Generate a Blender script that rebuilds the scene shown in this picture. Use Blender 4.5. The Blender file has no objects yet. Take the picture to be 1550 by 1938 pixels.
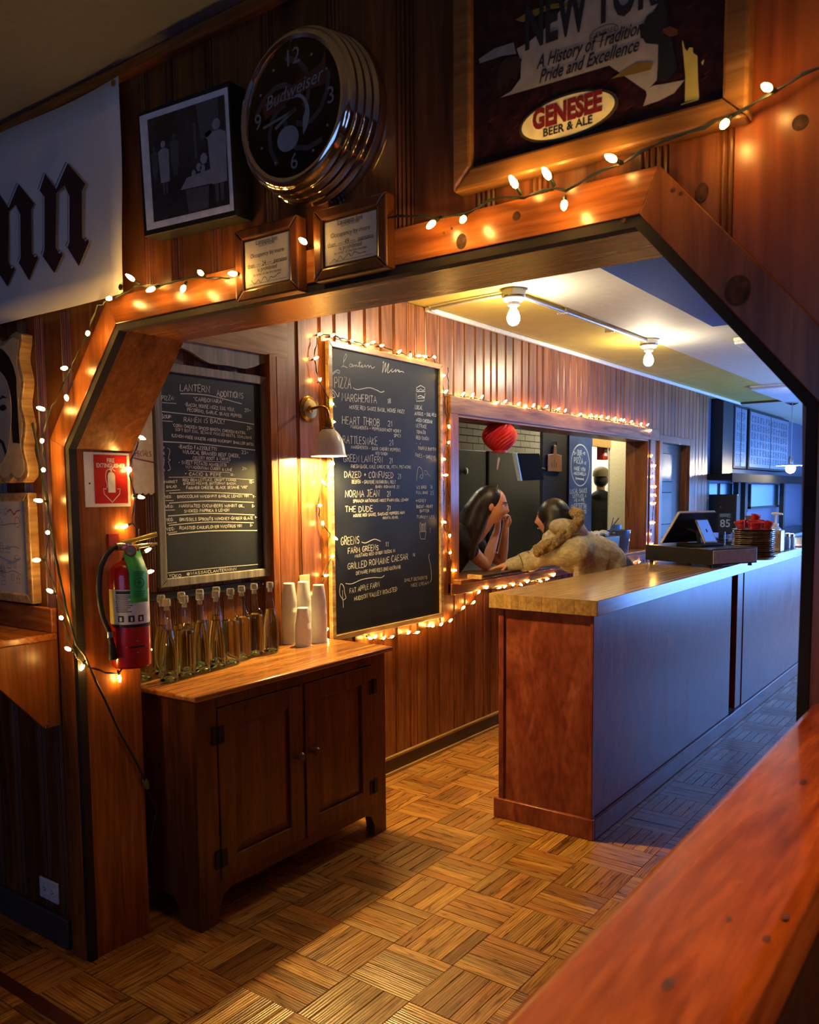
import bpy, bmesh, math, random
from mathutils import Vector, Matrix, noise as mnoise
random.seed(7)
SC = bpy.context.scene
COL = SC.collection
PI = math.pi
# ------------------------------------------------------------------ camera
IMG_W, IMG_H = 1550, 1938
FPX, CXP, CYP = 1585.34, 775.0, 1073.65
EYE = Vector((0.0, 0.0, 1.56))
_yaw, _pit, _rol = math.radians(36.184), math.radians(4.990), math.radians(0.454)
_f = Vector((-math.sin(_yaw)*math.cos(_pit), math.cos(_yaw)*math.cos(_pit), -math.sin(_pit)))
_r = Vector((math.cos(_yaw), math.sin(_yaw), 0))
_d = _f.cross(_r)
CAM_R = _r*math.cos(_rol) + _d*math.sin(_rol)
CAM_D = _d*math.cos(_rol) - _r*math.sin(_rol)
CAM_F = _f
cd = bpy.data.cameras.new('camera'); cam = bpy.data.objects.new('camera', cd); COL.objects.link(cam)
cd.sensor_fit = 'VERTICAL'; cd.sensor_height = 36.0; cd.sensor_width = 36.0*IMG_W/IMG_H
cd.lens = FPX/IMG_H*36.0
cd.shift_y = (CYP-IMG_H/2)/IMG_H
cd.clip_start = 0.02
cam.matrix_world = Matrix(((CAM_R.x, -CAM_D.x, -CAM_F.x, EYE.x), (CAM_R.y, -CAM_D.y, -CAM_F.y, EYE.y), (CAM_R.z, -CAM_D.z, -CAM_F.z, EYE.z), (0, 0, 0, 1)))
cd.dof.use_dof = True; cd.dof.focus_distance = 4.2; cd.dof.aperture_fstop = 8.5
SC.camera = cam
def project(p):
    q = Vector(p)-EYE; z = q.dot(CAM_F)
    if z < 0.05: return None
    return (CXP+FPX*q.dot(CAM_R)/z, CYP+FPX*q.dot(CAM_D)/z, z)
# ------------------------------------------------------------------ world, exposure, daylight at the windows
w = bpy.data.worlds.new('world'); SC.world = w; w.use_nodes = True
wb = w.node_tree.nodes['Background']; wb.inputs[0].default_value = (0.32, 0.5, 1.0, 1); wb.inputs[1].default_value = 0.4
vs = SC.view_settings
SC.display_settings.display_device = 'sRGB'
vs.view_transform = 'Standard'; vs.look = 'None'; vs.exposure = 0.0; vs.gamma = 1.0; vs.use_curve_mapping = False
try:
    SC.cycles.use_denoising = True
    SC.cycles.max_bounces = 8; SC.cycles.transparent_max_bounces = 12
    SC.cycles.sample_clamp_indirect = 6.0
except Exception: pass
def daylight(name, loc, rot, sx, sy, power, col):
    l = bpy.data.lights.new(name, 'AREA'); l.shape = 'RECTANGLE'; l.size = sx; l.size_y = sy; l.energy = power; l.color = col
    o = bpy.data.objects.new(name, l); COL.objects.link(o); o.location = loc; o.rotation_euler = rot
    return o
# daylight entering by the window in the far end wall, the side window of the bar room, and the window behind the viewer
daylight('daylight_far_window', (-1.1, 15.93, 1.45), (math.radians(-90), 0, 0), 2.1, 1.9, 48, (0.14, 0.36, 1.0))
daylight('daylight_side_window', (0.03, 11.0, 1.15), (0, math.radians(90), 0), 1.5, 7.0, 420, (0.14, 0.36, 1.0))
daylight('daylight_front_window', (-1.2, -3.4, 1.6), (math.radians(90), 0, 0), 2.6, 1.5, 14, (0.2, 0.42, 1.0))
daylight('daylight_front_side_window', (2.44, -.6, 1.6), (0, math.radians(90), 0), 1.3, 1.6, 9, (0.3, 0.5, 1.0))
# ------------------------------------------------------------------ mesh helper
class M:
    def __init__(s): s.v = []; s.f = []; s.m = []; s.uv = {}
    def add(s, vs, fs, mi=0):
        o = len(s.v); s.v += [tuple(p) for p in vs]
        for f in fs: s.f.append(tuple(i+o for i in f)); s.m.append(mi)
        return s
    def box(s, x0, x1, y0, y1, z0, z1, mi=0):
        return s.add([(x0,y0,z0),(x1,y0,z0),(x1,y1,z0),(x0,y1,z0),(x0,y0,z1),(x1,y0,z1),(x1,y1,z1),(x0,y1,z1)],
                     [(0,3,2,1),(4,5,6,7),(0,1,5,4),(1,2,6,5),(2,3,7,6),(3,0,4,7)], mi)
    def obox(s, c, ax, ay, az, hx, hy, hz, mi=0):
        c, ax, ay, az = Vector(c), Vector(ax), Vector(ay), Vector(az)
        pts = []
        for k in (-1, 1):
            for (i, j) in ((-1,-1),(1,-1),(1,1),(-1,1)): pts.append(c+ax*hx*i+ay*hy*j+az*hz*k)
        return s.add(pts, [(0,3,2,1),(4,5,6,7),(0,1,5,4),(1,2,6,5),(2,3,7,6),(3,0,4,7)], mi)
    def prism(s, poly, fn0, fn1, mi=0):
        """poly: list of 2-D points; fn0/fn1 map one to the 3-D start and end positions"""
        n = len(poly)
        a = [fn0(p) for p in poly]; b = [fn1(p) for p in poly]
        return s.add(a+b, [tuple(range(n-1, -1, -1)), tuple(range(n, 2*n))]+[(i, (i+1) % n, n+(i+1) % n, n+i) for i in range(n)], mi)
    def tube(s, path, r, n=8, caps=True, mi=0, closed=False):
        P = [Vector(p) for p in path]; k = len(P)
        rr = r if isinstance(r, (list, tuple)) else [r]*k
        up = None; rings = []
        for i in range(k):
            if closed: t = P[(i+1) % k]-P[i-1]
            else: t = P[min(i+1, k-1)]-P[max(i-1, 0)]
            if t.length < 1e-9: t = Vector((0,0,1))
            t.normalize()
            if up is None:
                up = t.orthogonal().normalized()
            else:
                up = (up-t*up.dot(t))
                up = up.normalized() if up.length > 1e-6 else t.orthogonal().normalized()
            b = t.cross(up)
            rings.append([P[i]+(up*math.cos(2*PI*j/n)+b*math.sin(2*PI*j/n))*rr[i] for j in range(n)])
        vs = [p for g in rings for p in g]; fs = []
        for i in range(k if closed else k-1):
            i2 = (i+1) % k
            for j in range(n): fs.append((i*n+j, i*n+(j+1) % n, i2*n+(j+1) % n, i2*n+j))
        if caps and not closed:
            fs.append(tuple(range(n-1, -1, -1))); fs.append(tuple(range((k-1)*n, k*n)))
        return s.add(vs, fs, mi)
    def lathe(s, prof, o=(0,0,0), ax=(0,0,1), n=24, mi=0, ell=(1, 1), xdir=None, caps=True):
        """prof: (radius, height) pairs turned about axis ax at o"""
        o = Vector(o); az = Vector(ax).normalized()
        axx = (Vector(xdir)-az*Vector(xdir).dot(az)).normalized() if xdir is not None else (Vector((1,0,0)) if abs(az.z) > .99 else az.orthogonal().normalized())
        ay = az.cross(axx); vs = []; fs = []
        for (r, h) in prof:
            for j in range(n):
                a = 2*PI*j/n
                vs.append(o+az*h+axx*(r*math.cos(a)*ell[0])+ay*(r*math.sin(a)*ell[1]))
        for i in range(len(prof)-1):
            for j in range(n): fs.append((i*n+j, i*n+(j+1) % n, (i+1)*n+(j+1) % n, (i+1)*n+j))
        if caps and prof[0][0] > 1e-5: fs.append(tuple(range(n-1, -1, -1)))
        if caps and prof[-1][0] > 1e-5: fs.append(tuple(range((len(prof)-1)*n, len(prof)*n)))
        return s.add(vs, fs, mi)
    def ball(s, c, rx, ry=None, rz=None, n=14, k=8, mi=0, rot=None):
        ry = rx if ry is None else ry; rz = rx if rz is None else rz
        vs = []; fs = []; c = Vector(c)
        for i in range(k+1):
            th = PI*i/k
            for j in range(n):
                a = 2*PI*j/n
                p = Vector((rx*math.sin(th)*math.cos(a), ry*math.sin(th)*math.sin(a), rz*math.cos(th)))
                if rot is not None: p = rot @ p
                vs.append(c+p)
        for i in range(k):
            for j in range(n): fs.append((i*n+j, (i+1)*n+j, (i+1)*n+(j+1) % n, i*n+(j+1) % n))
        return s.add(vs, fs, mi)
    def ribbon(s, pts, wdt, fr, mi=0):
        """flat stroke along 2-D points; fr maps (u,v) to 3-D"""
        k = len(pts)
        L = []; Rr = []
        for i in range(k):
            a = pts[max(i-1, 0)]; b = pts[min(i+1, k-1)]
            tx, ty = b[0]-a[0], b[1]-a[1]; l = math.hypot(tx, ty) or 1
            nx, ny = -ty/l*wdt/2, tx/l*wdt/2
            L.append(fr((pts[i][0]+nx, pts[i][1]+ny))); Rr.append(fr((pts[i][0]-nx, pts[i][1]-ny)))
        return s.add(L+Rr, [(i, k+i, k+i+1, i+1) for i in range(k-1)], mi)
    def poly(s, pts, mi=0): return s.add(pts, [tuple(range(len(pts)))], mi)
    def mesh(s, name, mats, smooth=True, off=None):
        me = bpy.data.meshes.new(name)
        vs = s.v if off is None else [(p[0]-off[0], p[1]-off[1], p[2]-off[2]) for p in s.v]
        me.from_pydata(vs, [], s.f)
        bm = bmesh.new(); bm.from_mesh(me)
        bmesh.ops.remove_doubles(bm, verts=bm.verts, dist=1e-6)
        bmesh.ops.recalc_face_normals(bm, faces=bm.faces)
        bm.to_mesh(me); bm.free()
        for m in (mats if isinstance(mats, (list, tuple)) else [mats]): me.materials.append(m)
        if len(me.polygons) == len(s.m):
            me.polygons.foreach_set('material_index', s.m)
        if smooth:
            me.polygons.foreach_set('use_smooth', [True]*len(me.polygons))
            me.set_sharp_from_angle(angle=math.radians(38))
        me.update()
        return me
def obj(name, m, mats, parent=None, label=None, cat=None, group=None, kind=None, smooth=True, bevel=0, sub=0):
    """one mesh object; world coordinates when it has no parent or its parent is an un-turned Empty from thing()"""
    off = parent.get('_o') if parent is not None else None
    me = m if isinstance(m, bpy.types.Mesh) else m.mesh(name, mats, smooth, off)
    o = bpy.data.objects.new(name, me); COL.objects.link(o)
    if parent is not None:
        o.parent = parent
        if off is not None: o['_o'] = tuple(off)
    tag(o, label, cat, group, kind)
    if bevel:
        b = o.modifiers.new('bevel', 'BEVEL'); b.width = bevel; b.segments = 2; b.limit_method = 'ANGLE'; b.angle_limit = math.radians(50)
    if sub:
        b = o.modifiers.new('subsurf', 'SUBSURF'); b.levels = sub; b.render_levels = sub
    return o
def tag(o, label=None, cat=None, group=None, kind=None):
    if label: o['label'] = label
    if cat: o['category'] = cat
    if group: o['group'] = group
    if kind: o['kind'] = kind
    return o
def thing(name, label, cat, loc=(0,0,0), rotz=0, group=None, local=False):
    o = bpy.data.objects.new(name, None); COL.objects.link(o); o.location = loc; o.rotation_euler = (0, 0, rotz)
    o.empty_display_size = 0.05
    if not local: o['_o'] = tuple(loc)
    return tag(o, label, cat, group)
def copy_tree(o, parent=None):
    c = o.copy(); COL.objects.link(c)
    if parent is not None: c.parent = parent
    for ch in list(o.children): copy_tree(ch, c)
    return c
def inst(name, me, parent, loc, rot=None, scale=None):
    o = bpy.data.objects.new(name, me); COL.objects.link(o); o.parent = parent
    off = parent.get('_o') or (0, 0, 0)
    o.location = Vector(loc)-Vector(off)
    if rot is not None:
        if isinstance(rot, (tuple, list)): o.rotation_euler = rot
        else: o.rotation_mode = 'QUATERNION'; o.rotation_quaternion = rot
    if scale is not None: o.scale = scale
    return o
# ------------------------------------------------------------------ materials
class NT:
    def __init__(s, name):
        s.mat = bpy.data.materials.new(name); s.mat.use_nodes = True; s.t = s.mat.node_tree; s.n = s.t.nodes; s.l = s.t.links
        s.b = s.n['Principled BSDF']; s.out = s.n['Material Output']
    def new(s, typ, **kw):
        nd = s.n.new(typ)
        for k, v in kw.items():
            if k.startswith('i_'): nd.inputs[k[2:]].default_value = v
            else: setattr(nd, k, v)
        return nd
    def link(s, a, b): s.l.new(a, b)
    def math(s, op, a, b=None):
        nd = s.new('ShaderNodeMath', operation=op)
        for i, x in enumerate((a, b)):
            if x is None: continue
            if isinstance(x, (int, float)): nd.inputs[i].default_value = x
            else: s.link(x, nd.inputs[i])
        return nd.outputs[0]
    def ramp(s, fac, stops):
        nd = s.new('ShaderNodeValToRGB'); cr = nd.color_ramp
        while len(cr.elements) < len(stops): cr.elements.new(0.5)
        for e, (p, c) in zip(cr.elements, stops): e.position = p; e.color = (*c, 1) if len(c) == 3 else c
        s.link(fac, nd.inputs[0]); return nd.outputs[0]
    def mix(s, fac, a, b, blend='MIX'):
        nd = s.new('ShaderNodeMix', data_type='RGBA', blend_type=blend)
        for idx, x in ((0, fac), (6, a), (7, b)):
            if isinstance(x, (int, float)): nd.inputs[idx].default_value = x
            elif isinstance(x, tuple): nd.inputs[idx].default_value = (*x, 1) if len(x) == 3 else x
            else: s.link(x, nd.inputs[idx])
        return nd.outputs[2]
def bset(nt, **kw):
    for k, v in kw.items():
        nt.b.inputs[k].default_value = v
def plain(name, col, rough=.5, metal=0, bump=0, bscale=40, var=0.12, coat=0, spec=.5):
    nt = NT(name); b = nt.b
    tc = nt.new('ShaderNodeTexCoord')
    nz = nt.new('ShaderNodeTexNoise', i_Scale=bscale, i_Detail=4.0); nt.link(tc.outputs['Object'], nz.inputs['Vector'])
    c = nt.ramp(nz.outputs['Fac'], [(0.3, tuple(x*(1-var) for x in col)), (0.7, tuple(min(1, x*(1+var)) for x in col))])
    nt.link(c, b.inputs['Base Color'])
    bset(nt, Roughness=rough, Metallic=metal)
    b.inputs['Coat Weight'].default_value = coat; b.inputs['Specular IOR Level'].default_value = spec
    if bump:
        bp = nt.new('ShaderNodeBump', i_Strength=bump, i_Distance=0.002); nt.link(nz.outputs['Fac'], bp.inputs['Height']); nt.link(bp.outputs[0], b.inputs['Normal'])
    return nt.mat
def emit(name, col, st):
    nt = NT(name); bset(nt, Roughness=.3)
    nt.b.inputs['Base Color'].default_value = (*col, 1)
    nt.b.inputs['Emission Color'].default_value = (*col, 1); nt.b.inputs['Emission Strength'].default_value = st
    return nt.mat
def wood(name, lo, mid, hi, axis='z', rough=.33, scale=1.0, knots=0.0, var=.35, coat=.0, stretch=.07, bump=.15):
    nt = NT(name); b = nt.b
    tc = nt.new('ShaderNodeTexCoord'); oi = nt.new('ShaderNodeObjectInfo')
    sc = [1.0, 1.0, 1.0]; sc['xyz'.index(axis)] = stretch
    mp = nt.new('ShaderNodeMapping'); mp.inputs['Scale'].default_value = [k*scale for k in sc]
    nt.link(tc.outputs['Object'], mp.inputs['Vector'])
    off = nt.new('ShaderNodeVectorMath', operation='SCALE'); off.inputs[0].default_value = (17.3, 11.9, 23.7); nt.link(oi.outputs['Random'], off.inputs['Scale'])
    ad = nt.new('ShaderNodeVectorMath', operation='ADD'); nt.link(mp.outputs[0], ad.inputs[0]); nt.link(off.outputs[0], ad.inputs[1])
    n1 = nt.new('ShaderNodeTexNoise', i_Scale=14.0, i_Detail=5.0, i_Distortion=1.6); nt.link(ad.outputs[0], n1.inputs['Vector'])
    n2 = nt.new('ShaderNodeTexNoise', i_Scale=90.0, i_Detail=3.0); nt.link(ad.outputs[0], n2.inputs['Vector'])
    n3 = nt.new('ShaderNodeTexNoise', i_Scale=1.7, i_Detail=2.0); nt.link(tc.outputs['Object'], n3.inputs['Vector'])
    c = nt.ramp(n1.outputs['Fac'], [(.28, lo), (.5, mid), (.72, hi)])
    f2 = nt.ramp(n2.outputs['Fac'], [(.35, (.62, .58, .55)), (.65, (1.12, 1.12, 1.12))])
    c = nt.mix(.75, c, f2, 'MULTIPLY')
    br = nt.math('ADD', nt.math('MULTIPLY', oi.outputs['Random'], var), 1-var/2)
    br = nt.math('MULTIPLY', br, nt.math('ADD', nt.math('MULTIPLY', n3.outputs['Fac'], .5), .75))
    cb = nt.new('ShaderNodeCombineColor'); [nt.link(br, cb.inputs[i]) for i in range(3)]
    c = nt.mix(1.0, c, cb.outputs[0], 'MULTIPLY')
    if knots:
        m2 = nt.new('ShaderNodeMapping'); s2 = [1.0]*3; s2['xyz'.index(axis)] = .55; m2.inputs['Scale'].default_value = s2
        nt.link(tc.outputs['Object'], m2.inputs['Vector'])
        a2 = nt.new('ShaderNodeVectorMath', operation='ADD'); nt.link(m2.outputs[0], a2.inputs[0]); nt.link(off.outputs[0], a2.inputs[1])
        vo = nt.new('ShaderNodeTexVoronoi', i_Scale=knots); nt.link(a2.outputs[0], vo.inputs['Vector'])
        k = nt.ramp(vo.outputs['Distance'], [(.05, (.16, .1, .06)), (.085, (.45, .36, .3)), (.13, (1, 1, 1))])
        c = nt.mix(.9, c, k, 'MULTIPLY')
    nt.link(c, b.inputs['Base Color'])
    rg = nt.math('ADD', nt.math('MULTIPLY', n1.outputs['Fac'], .16), rough-.08); nt.link(rg, b.inputs['Roughness'])
    b.inputs['Coat Weight'].default_value = coat; b.inputs['Coat Roughness'].default_value = .12
    if bump:
        bp = nt.new('ShaderNodeBump', i_Strength=bump, i_Distance=0.003); nt.link(n1.outputs['Fac'], bp.inputs['Height']); nt.link(bp.outputs[0], b.inputs['Normal'])
    return nt.mat
def parquet_mat():
    nt = NT('oak_parquet'); b = nt.b
    uv = nt.new('ShaderNodeUVMap'); uv.uv_map = 'UVMap'; oi = nt.new('ShaderNodeObjectInfo'); ge = nt.new('ShaderNodeNewGeometry')
    rnd = nt.math('FRACT', nt.math('ADD', nt.math('MULTIPLY', oi.outputs['Random'], 7.31), nt.math('MULTIPLY', ge.outputs['Random Per Island'], 5.77)))
    off = nt.new('ShaderNodeVectorMath', operation='SCALE'); off.inputs[0].default_value = (31.0, 17.0, 43.0); nt.link(rnd, off.inputs['Scale'])
    ad = nt.new('ShaderNodeVectorMath', operation='ADD'); nt.link(uv.outputs[0], ad.inputs[0]); nt.link(off.outputs[0], ad.inputs[1])
    mp = nt.new('ShaderNodeMapping'); mp.inputs['Scale'].default_value = (2.6, 26.0, 1); nt.link(ad.outputs[0], mp.inputs['Vector'])
    n1 = nt.new('ShaderNodeTexNoise', i_Scale=2.0, i_Detail=4.0, i_Distortion=1.3); nt.link(mp.outputs[0], n1.inputs['Vector'])
    wv = nt.new('ShaderNodeTexWave', i_Scale=1.1, i_Distortion=5.0, i_Detail=2.0); wv.bands_direction = 'Y'; nt.link(mp.outputs[0], wv.inputs['Vector'])
    c = nt.ramp(n1.outputs['Fac'], [(.27, (.11, .045, .01)), (.47, (.34, .165, .04)), (.75, (.55, .30, .08))])
    g = nt.ramp(wv.outputs['Fac'], [(.0, (.35, .28, .2)), (.22, (.85, .82, .8)), (.5, (1.08, 1.08, 1.08))])
    c = nt.mix(.75, c, g, 'MULTIPLY')
    t = nt.ramp(rnd, [(0, (.42, .36, .32)), (.18, (1.0, .74, .55)), (.45, (.8, .82, .8)), (.75, (1.35, 1.25, 1.05)), (1, (.6, .5, .42))])
    c = nt.mix(.9, c, t, 'MULTIPLY'); nt.link(c, b.inputs['Base Color'])
    rg = nt.math('ADD', nt.math('MULTIPLY', n1.outputs['Fac'], .2), .2); nt.link(rg, b.inputs['Roughness'])
    bp = nt.new('ShaderNodeBump', i_Strength=.25, i_Distance=0.002); nt.link(wv.outputs['Fac'], bp.inputs['Height']); nt.link(bp.outputs[0], b.inputs['Normal'])
    return nt.mat
def glass(name, col=(1, 1, 1), rough=.0, ior=1.45):
    nt = NT(name); nt.n.remove(nt.b)
    g = nt.new('ShaderNodeBsdfGlass', i_Roughness=rough, i_IOR=ior); g.inputs['Color'].default_value = (*col, 1)
    nt.link(g.outputs[0], nt.out.inputs[0]); return nt.mat
PINE = wood('stained_pine', (.15, .042, .01), (.29, .09, .019), (.4, .145, .034), 'z', .3, 1, knots=2.4)
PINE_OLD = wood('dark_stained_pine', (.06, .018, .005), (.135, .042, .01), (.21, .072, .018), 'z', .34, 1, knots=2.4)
PINE_X = wood('stained_pine_horizontal', (.15, .042, .01), (.29, .09, .019), (.4, .14, .033), 'x', .26, 1, knots=2.0)
PINE_Y = wood('stained_pine_lengthwise', (.15, .05, .013), (.27, .1, .026), (.38, .155, .042), 'y', .3, 1, knots=1.8)
PINE_RED = wood('red_stained_pine', (.22, .034, .006), (.47, .1, .015), (.6, .155, .026), 'y', .27, 1.3, knots=2.2, var=0, stretch=.1)
PINE_MENU = wood('honey_pine', (.12, .036, .01), (.23, .076, .02), (.33, .12, .034), 'z', .32, 1.1, knots=2.6, var=.38)
PINE_PALE = wood('pale_pine', (.3, .17, .07), (.42, .26, .11), (.5, .33, .15), 'y', .28, 1, var=.2)
PINE_RED.node_tree.nodes['Principled BSDF'].inputs['Specular IOR Level'].default_value = .22
DARKWOOD = wood('dark_wood', (.02, .01, .006), (.04, .02, .012), (.06, .03, .018), 'x', .35, 1)
CABW = wood('cabinet_pine', (.055, .017, .005), (.11, .034, .009), (.165, .054, .014), 'z', .35, 1, knots=1.6, var=.25)
CABTOP = wood('cabinet_top_pine', (.2, .07, .016), (.34, .13, .03), (.45, .2, .05), 'y', .22, 1, knots=1.5, var=0)
MAPLE = wood('maple_butcher_block', (.35, .2, .075), (.42, .25, .09), (.47, .29, .11), 'y', .2, .6, var=.4, coat=.3)
CHERRY = wood('cherry_plywood', (.13, .022, .01), (.22, .045, .02), (.32, .085, .035), 'z', .32, .55, var=.3, stretch=.4)
GREYWOOD = wood('grey_barn_wood', (.1, .085, .075), (.17, .15, .13), (.25, .22, .2), 'z', .6, 1)
BLACK = plain('black_plastic', (.012, .012, .013), .5, spec=.3)
BLACKSTRIP = plain('dark_strip', (.012, .007, .004), .8)
CEIL = plain('ceiling_paint', (.5, .48, .42), .75, bump=.15, bscale=25, var=.05)
CEILY = plain('yellow_ceiling', (.46, .35, .065), .55, bump=.15, bscale=9, var=.1)  # yellower strip of ceiling along the left wall
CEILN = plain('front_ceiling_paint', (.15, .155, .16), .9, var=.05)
SLATE = plain('chalkboard_slate', (.009, .011, .015), .5, bscale=5, var=.35, spec=.22)
CHALK = plain('chalk', (.55, .55, .53), .95, var=.2, bscale=400)
WHITE = plain('white_paint', (.72, .72, .7), .5)
CREAM = plain('cream_paint', (.66, .6, .42), .6)
CHROME = plain('chrome', (.85, .83, .78), .07, 1, var=.02)
STEEL = plain('brushed_steel', (.5, .5, .52), .25, 1, var=.06)
BRASS = plain('aged_brass', (.42, .27, .09), .28, 1)
BLACKMETAL = plain('black_iron', (.015, .014, .013), .45, .6)
CORD = plain('dark_green_wire', (.012, .02, .012), .45)
BULB = emit('warm_mini_bulb', (1.0, .52, .11), 160)
LAMP = emit('white_lamp_bulb', (1.0, .84, .56), 480)
SCONCE = emit('warm_sconce_bulb', (1.0, .67, .2), 5400)
# ================================================================== STRUCTURE
# ---- floor: concrete-dark base with single oak slats laid in basket-weave tiles
FP, FX0, FY0 = 0.2437, -1.461, 2.465
m = M().box(-4.3, 2.5, -3.5, 16, -.06, -.0065)
floor = obj('floor', m, plain('floor_joint', (.02, .011, .005), .6), kind='structure', smooth=False)
OAK = parquet_mat()
NS = 5; SLW = FP/NS
def slat_geo(cx, cy, along_x, out):
    l, wd = FP/2-.0004, SLW/2-.0006
    hx, hy = (l, wd) if along_x else (wd, l)
    o = len(out['v'])
    z1 = 0.0
    e = .0009
    out['v'] += [(cx-hx, cy-hy, -.0064), (cx+hx, cy-hy, -.0064), (cx+hx, cy+hy, -.0064), (cx-hx, cy+hy, -.0064),
                 (cx-hx+e, cy-hy+e, z1), (cx+hx-e, cy-hy+e, z1), (cx+hx-e, cy+hy-e, z1), (cx-hx+e, cy+hy-e, z1)]
    u = [(0, 0), (2*l, 0), (2*l, 2*wd), (0, 2*wd)]
    if not along_x: u = [(0, 0), (0, 2*wd), (2*l, 2*wd), (2*l, 0)]
    for f in ((4,5,6,7), (0,1,5,4), (1,2,6,5), (2,3,7,6), (3,0,4,7)):
        out['f'].append(tuple(i+o for i in f)); out['uv'] += [u[i % 4] for i in f]
def slat_mesh(name, out):
    me = bpy.data.meshes.new(name); me.from_pydata(out['v'], [], out['f'])
    uvl = me.uv_layers.new(name='UVMap'); uvl.data.foreach_set('uv', [c for p in out['uv'] for c in p])
    me.materials.append(OAK); me.update(); return me
cand = []; rest = {'v': [], 'f': [], 'uv': []}
for ix in range(-11, 16):
    for iy in range(-23, 55):
        tx, ty = FX0+ix*FP, FY0+iy*FP
        if tx < -4.25 or tx+FP > 2.5 or ty+FP > 15.9 or ty < -3.4: continue
        ax = (ix+iy) % 2 != 0
        for k in range(NS):
            c = (tx+FP/2, ty+(k+.5)*SLW) if ax else (tx+(k+.5)*SLW, ty+FP/2)
            q = project((c[0], c[1], 0)); vis = False
            if q and -60 < q[0] < 1610 and 1240 < q[1] < 2010:
                vis = True
                if q[0] > 930+(1938-q[1])*1.03: vis = False          # below the rail
                if -2.8 < c[0] < -2.33 and 1.85 < c[1] < 3.05: vis = False
                if -2.02 < c[0] < -1.5 and c[1] > 3.42: vis = False
                if c[0] < -2.79: vis = False
                if q[0] < 270 and c[1] > 1.77: vis = False
            cand.append((q[2] if vis else 1e3+abs(c[1]), c, ax))
cand.sort(key=lambda t: t[0])
one = {'v': [], 'f': [], 'uv': []}; slat_geo(0, 0, True, one); SLAT = slat_mesh('parquet_slat', one)
for i, (dd, c, ax) in enumerate(cand):
    if i < 300:
        inst('parquet_slat', SLAT, floor, (c[0], c[1], random.uniform(-.0006, .0006)), (0, 0, (0 if ax else PI/2)+(PI if random.random() < .5 else 0)))
    else: slat_geo(c[0], c[1], ax, rest)
tag(inst('parquet_slats_beyond', slat_mesh('parquet_slats_beyond', rest), floor, (0, 0, 0)), kind='stuff')
# a dark red strip set across the floor in front of the partition
obj('trim_1', M().box(-4.2, 2.4, 1.285, 1.328, -.006, .0015), plain('maroon_strip', (.06, .008, .006), .45), kind='structure')
# ---- front room shell
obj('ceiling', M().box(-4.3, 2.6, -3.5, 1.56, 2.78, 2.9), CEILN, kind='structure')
obj('wall_left', M().box(-4.3, -4.2, -3.5, 1.56, 0, 2.8), PINE, kind='structure')
obj('wall_right', M().box(2.5, 2.6, -3.5, -1.4, 0, 2.8).box(2.5, 2.6, .2, 1.56, 0, 2.8).box(2.5, 2.6, -1.4, .2, 0, .95).box(2.5, 2.6, -1.4, .2, 2.25, 2.8), PINE, kind='structure')
wr_ = obj('window_4', M().box(2.52, 2.58, -1.4, .2, .95, 1.01).box(2.52, 2.58, -1.4, .2, 2.19, 2.25), WHITE, kind='structure', smooth=False)
for y in (-1.4, -.63, .14): obj('mullion', M().box(2.52, 2.58, y, y+.06, 1.01, 2.19), WHITE, wr_, smooth=False)
wb_ = M()
wb_.box(-4.3, 2.6, -3.6, -3.5, 0, .8).box(-4.3, 2.6, -3.6, -3.5, 2.4, 2.8).box(-4.3, -2.6, -3.6, -3.5, .8, 2.4).box(.2, 2.6, -3.6, -3.5, .8, 2.4)
obj('wall_back', wb_, PINE, kind='structure')
# ---- partition with the wide cut-corner opening
OP = [(-2.465, 0), (-2.465, 1.713), (-2.177, 2.051), (-.598, 2.051), (-.295, 1.70), (-.295, 0)]
def offset(poly, wd):
    """open polyline offset to its left-hand (outer) side, mitred"""
    out = []; n = len(poly)
    for i in range(n):
        a = Vector(poly[i])-Vector(poly[i-1]) if i > 0 else None
        b = Vector(poly[i+1])-Vector(poly[i]) if i < n-1 else None
        na = Vector((-a.y, a.x)).normalized() if a is not None else None
        nb = Vector((-b.y, b.x)).normalized() if b is not None else None
        if na is None: nn = nb*wd
        elif nb is None: nn = na*wd
        else:
            mid = (na+nb).normalized(); nn = mid*(wd/mid.dot(na))
        out.append((poly[i][0]+nn.x, poly[i][1]+nn.y))
    return out
YC = 1.528                                   # front face of the casing
YB = 1.546                                   # face of the boards
def xz(y): return lambda p: (p[0], y, p[1])
OPo = offset(OP, .02)
core = M()
for poly in ([(-4.2, 0), OPo[0], OPo[1], (-4.2, OPo[1][1])], [(-4.2, OPo[1][1]), OPo[1], OPo[2], (-4.2, OPo[2][1])],
             [(-4.2, OPo[2][1]), OPo[2], OPo[3], (2.5, OPo[3][1]), (2.5, 2.78), (-4.2, 2.78)],
             [OPo[3], OPo[4], (2.5, OPo[4][1]), (2.5, OPo[3][1])], [OPo[4], OPo[5], (2.5, 0), (2.5, OPo[4][1])]):
    core.prism(poly, xz(1.57), xz(1.765))
front = obj('wall_front', core, DARKWOOD, kind='structure', smooth=False)
def opening_z(x):
    """height of the opening's casing line at x"""
    pts = offset(OP, .045)
    if x <= pts[1][0] or x >= pts[4][0]: return 0
    for i in (1, 2, 3):
        if pts[i][0] <= x <= pts[i+1][0]:
            t = (x-pts[i][0])/(pts[i+1][0]-pts[i][0]); return pts[i][1]+t*(pts[i+1][1]-pts[i][1])
    return 0
def profile(wd, kind):
    if kind == 2: e = [(0, -.009), (.002, -.003), (.006, -.0005), (.010, -.003), (.012, -.007), (.014, -.003), (.018, -.0005), (.022, -.003), (.0235, -.006), (.0265, 0)]
    else: e = [(.0004, -.009), (.002, -.003), (.006, -.0006), (.009, -.003), (.0105, -.0065), (.0125, 0)]
    return e+[(wd-u, d) for u, d in reversed(e)]
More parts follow.
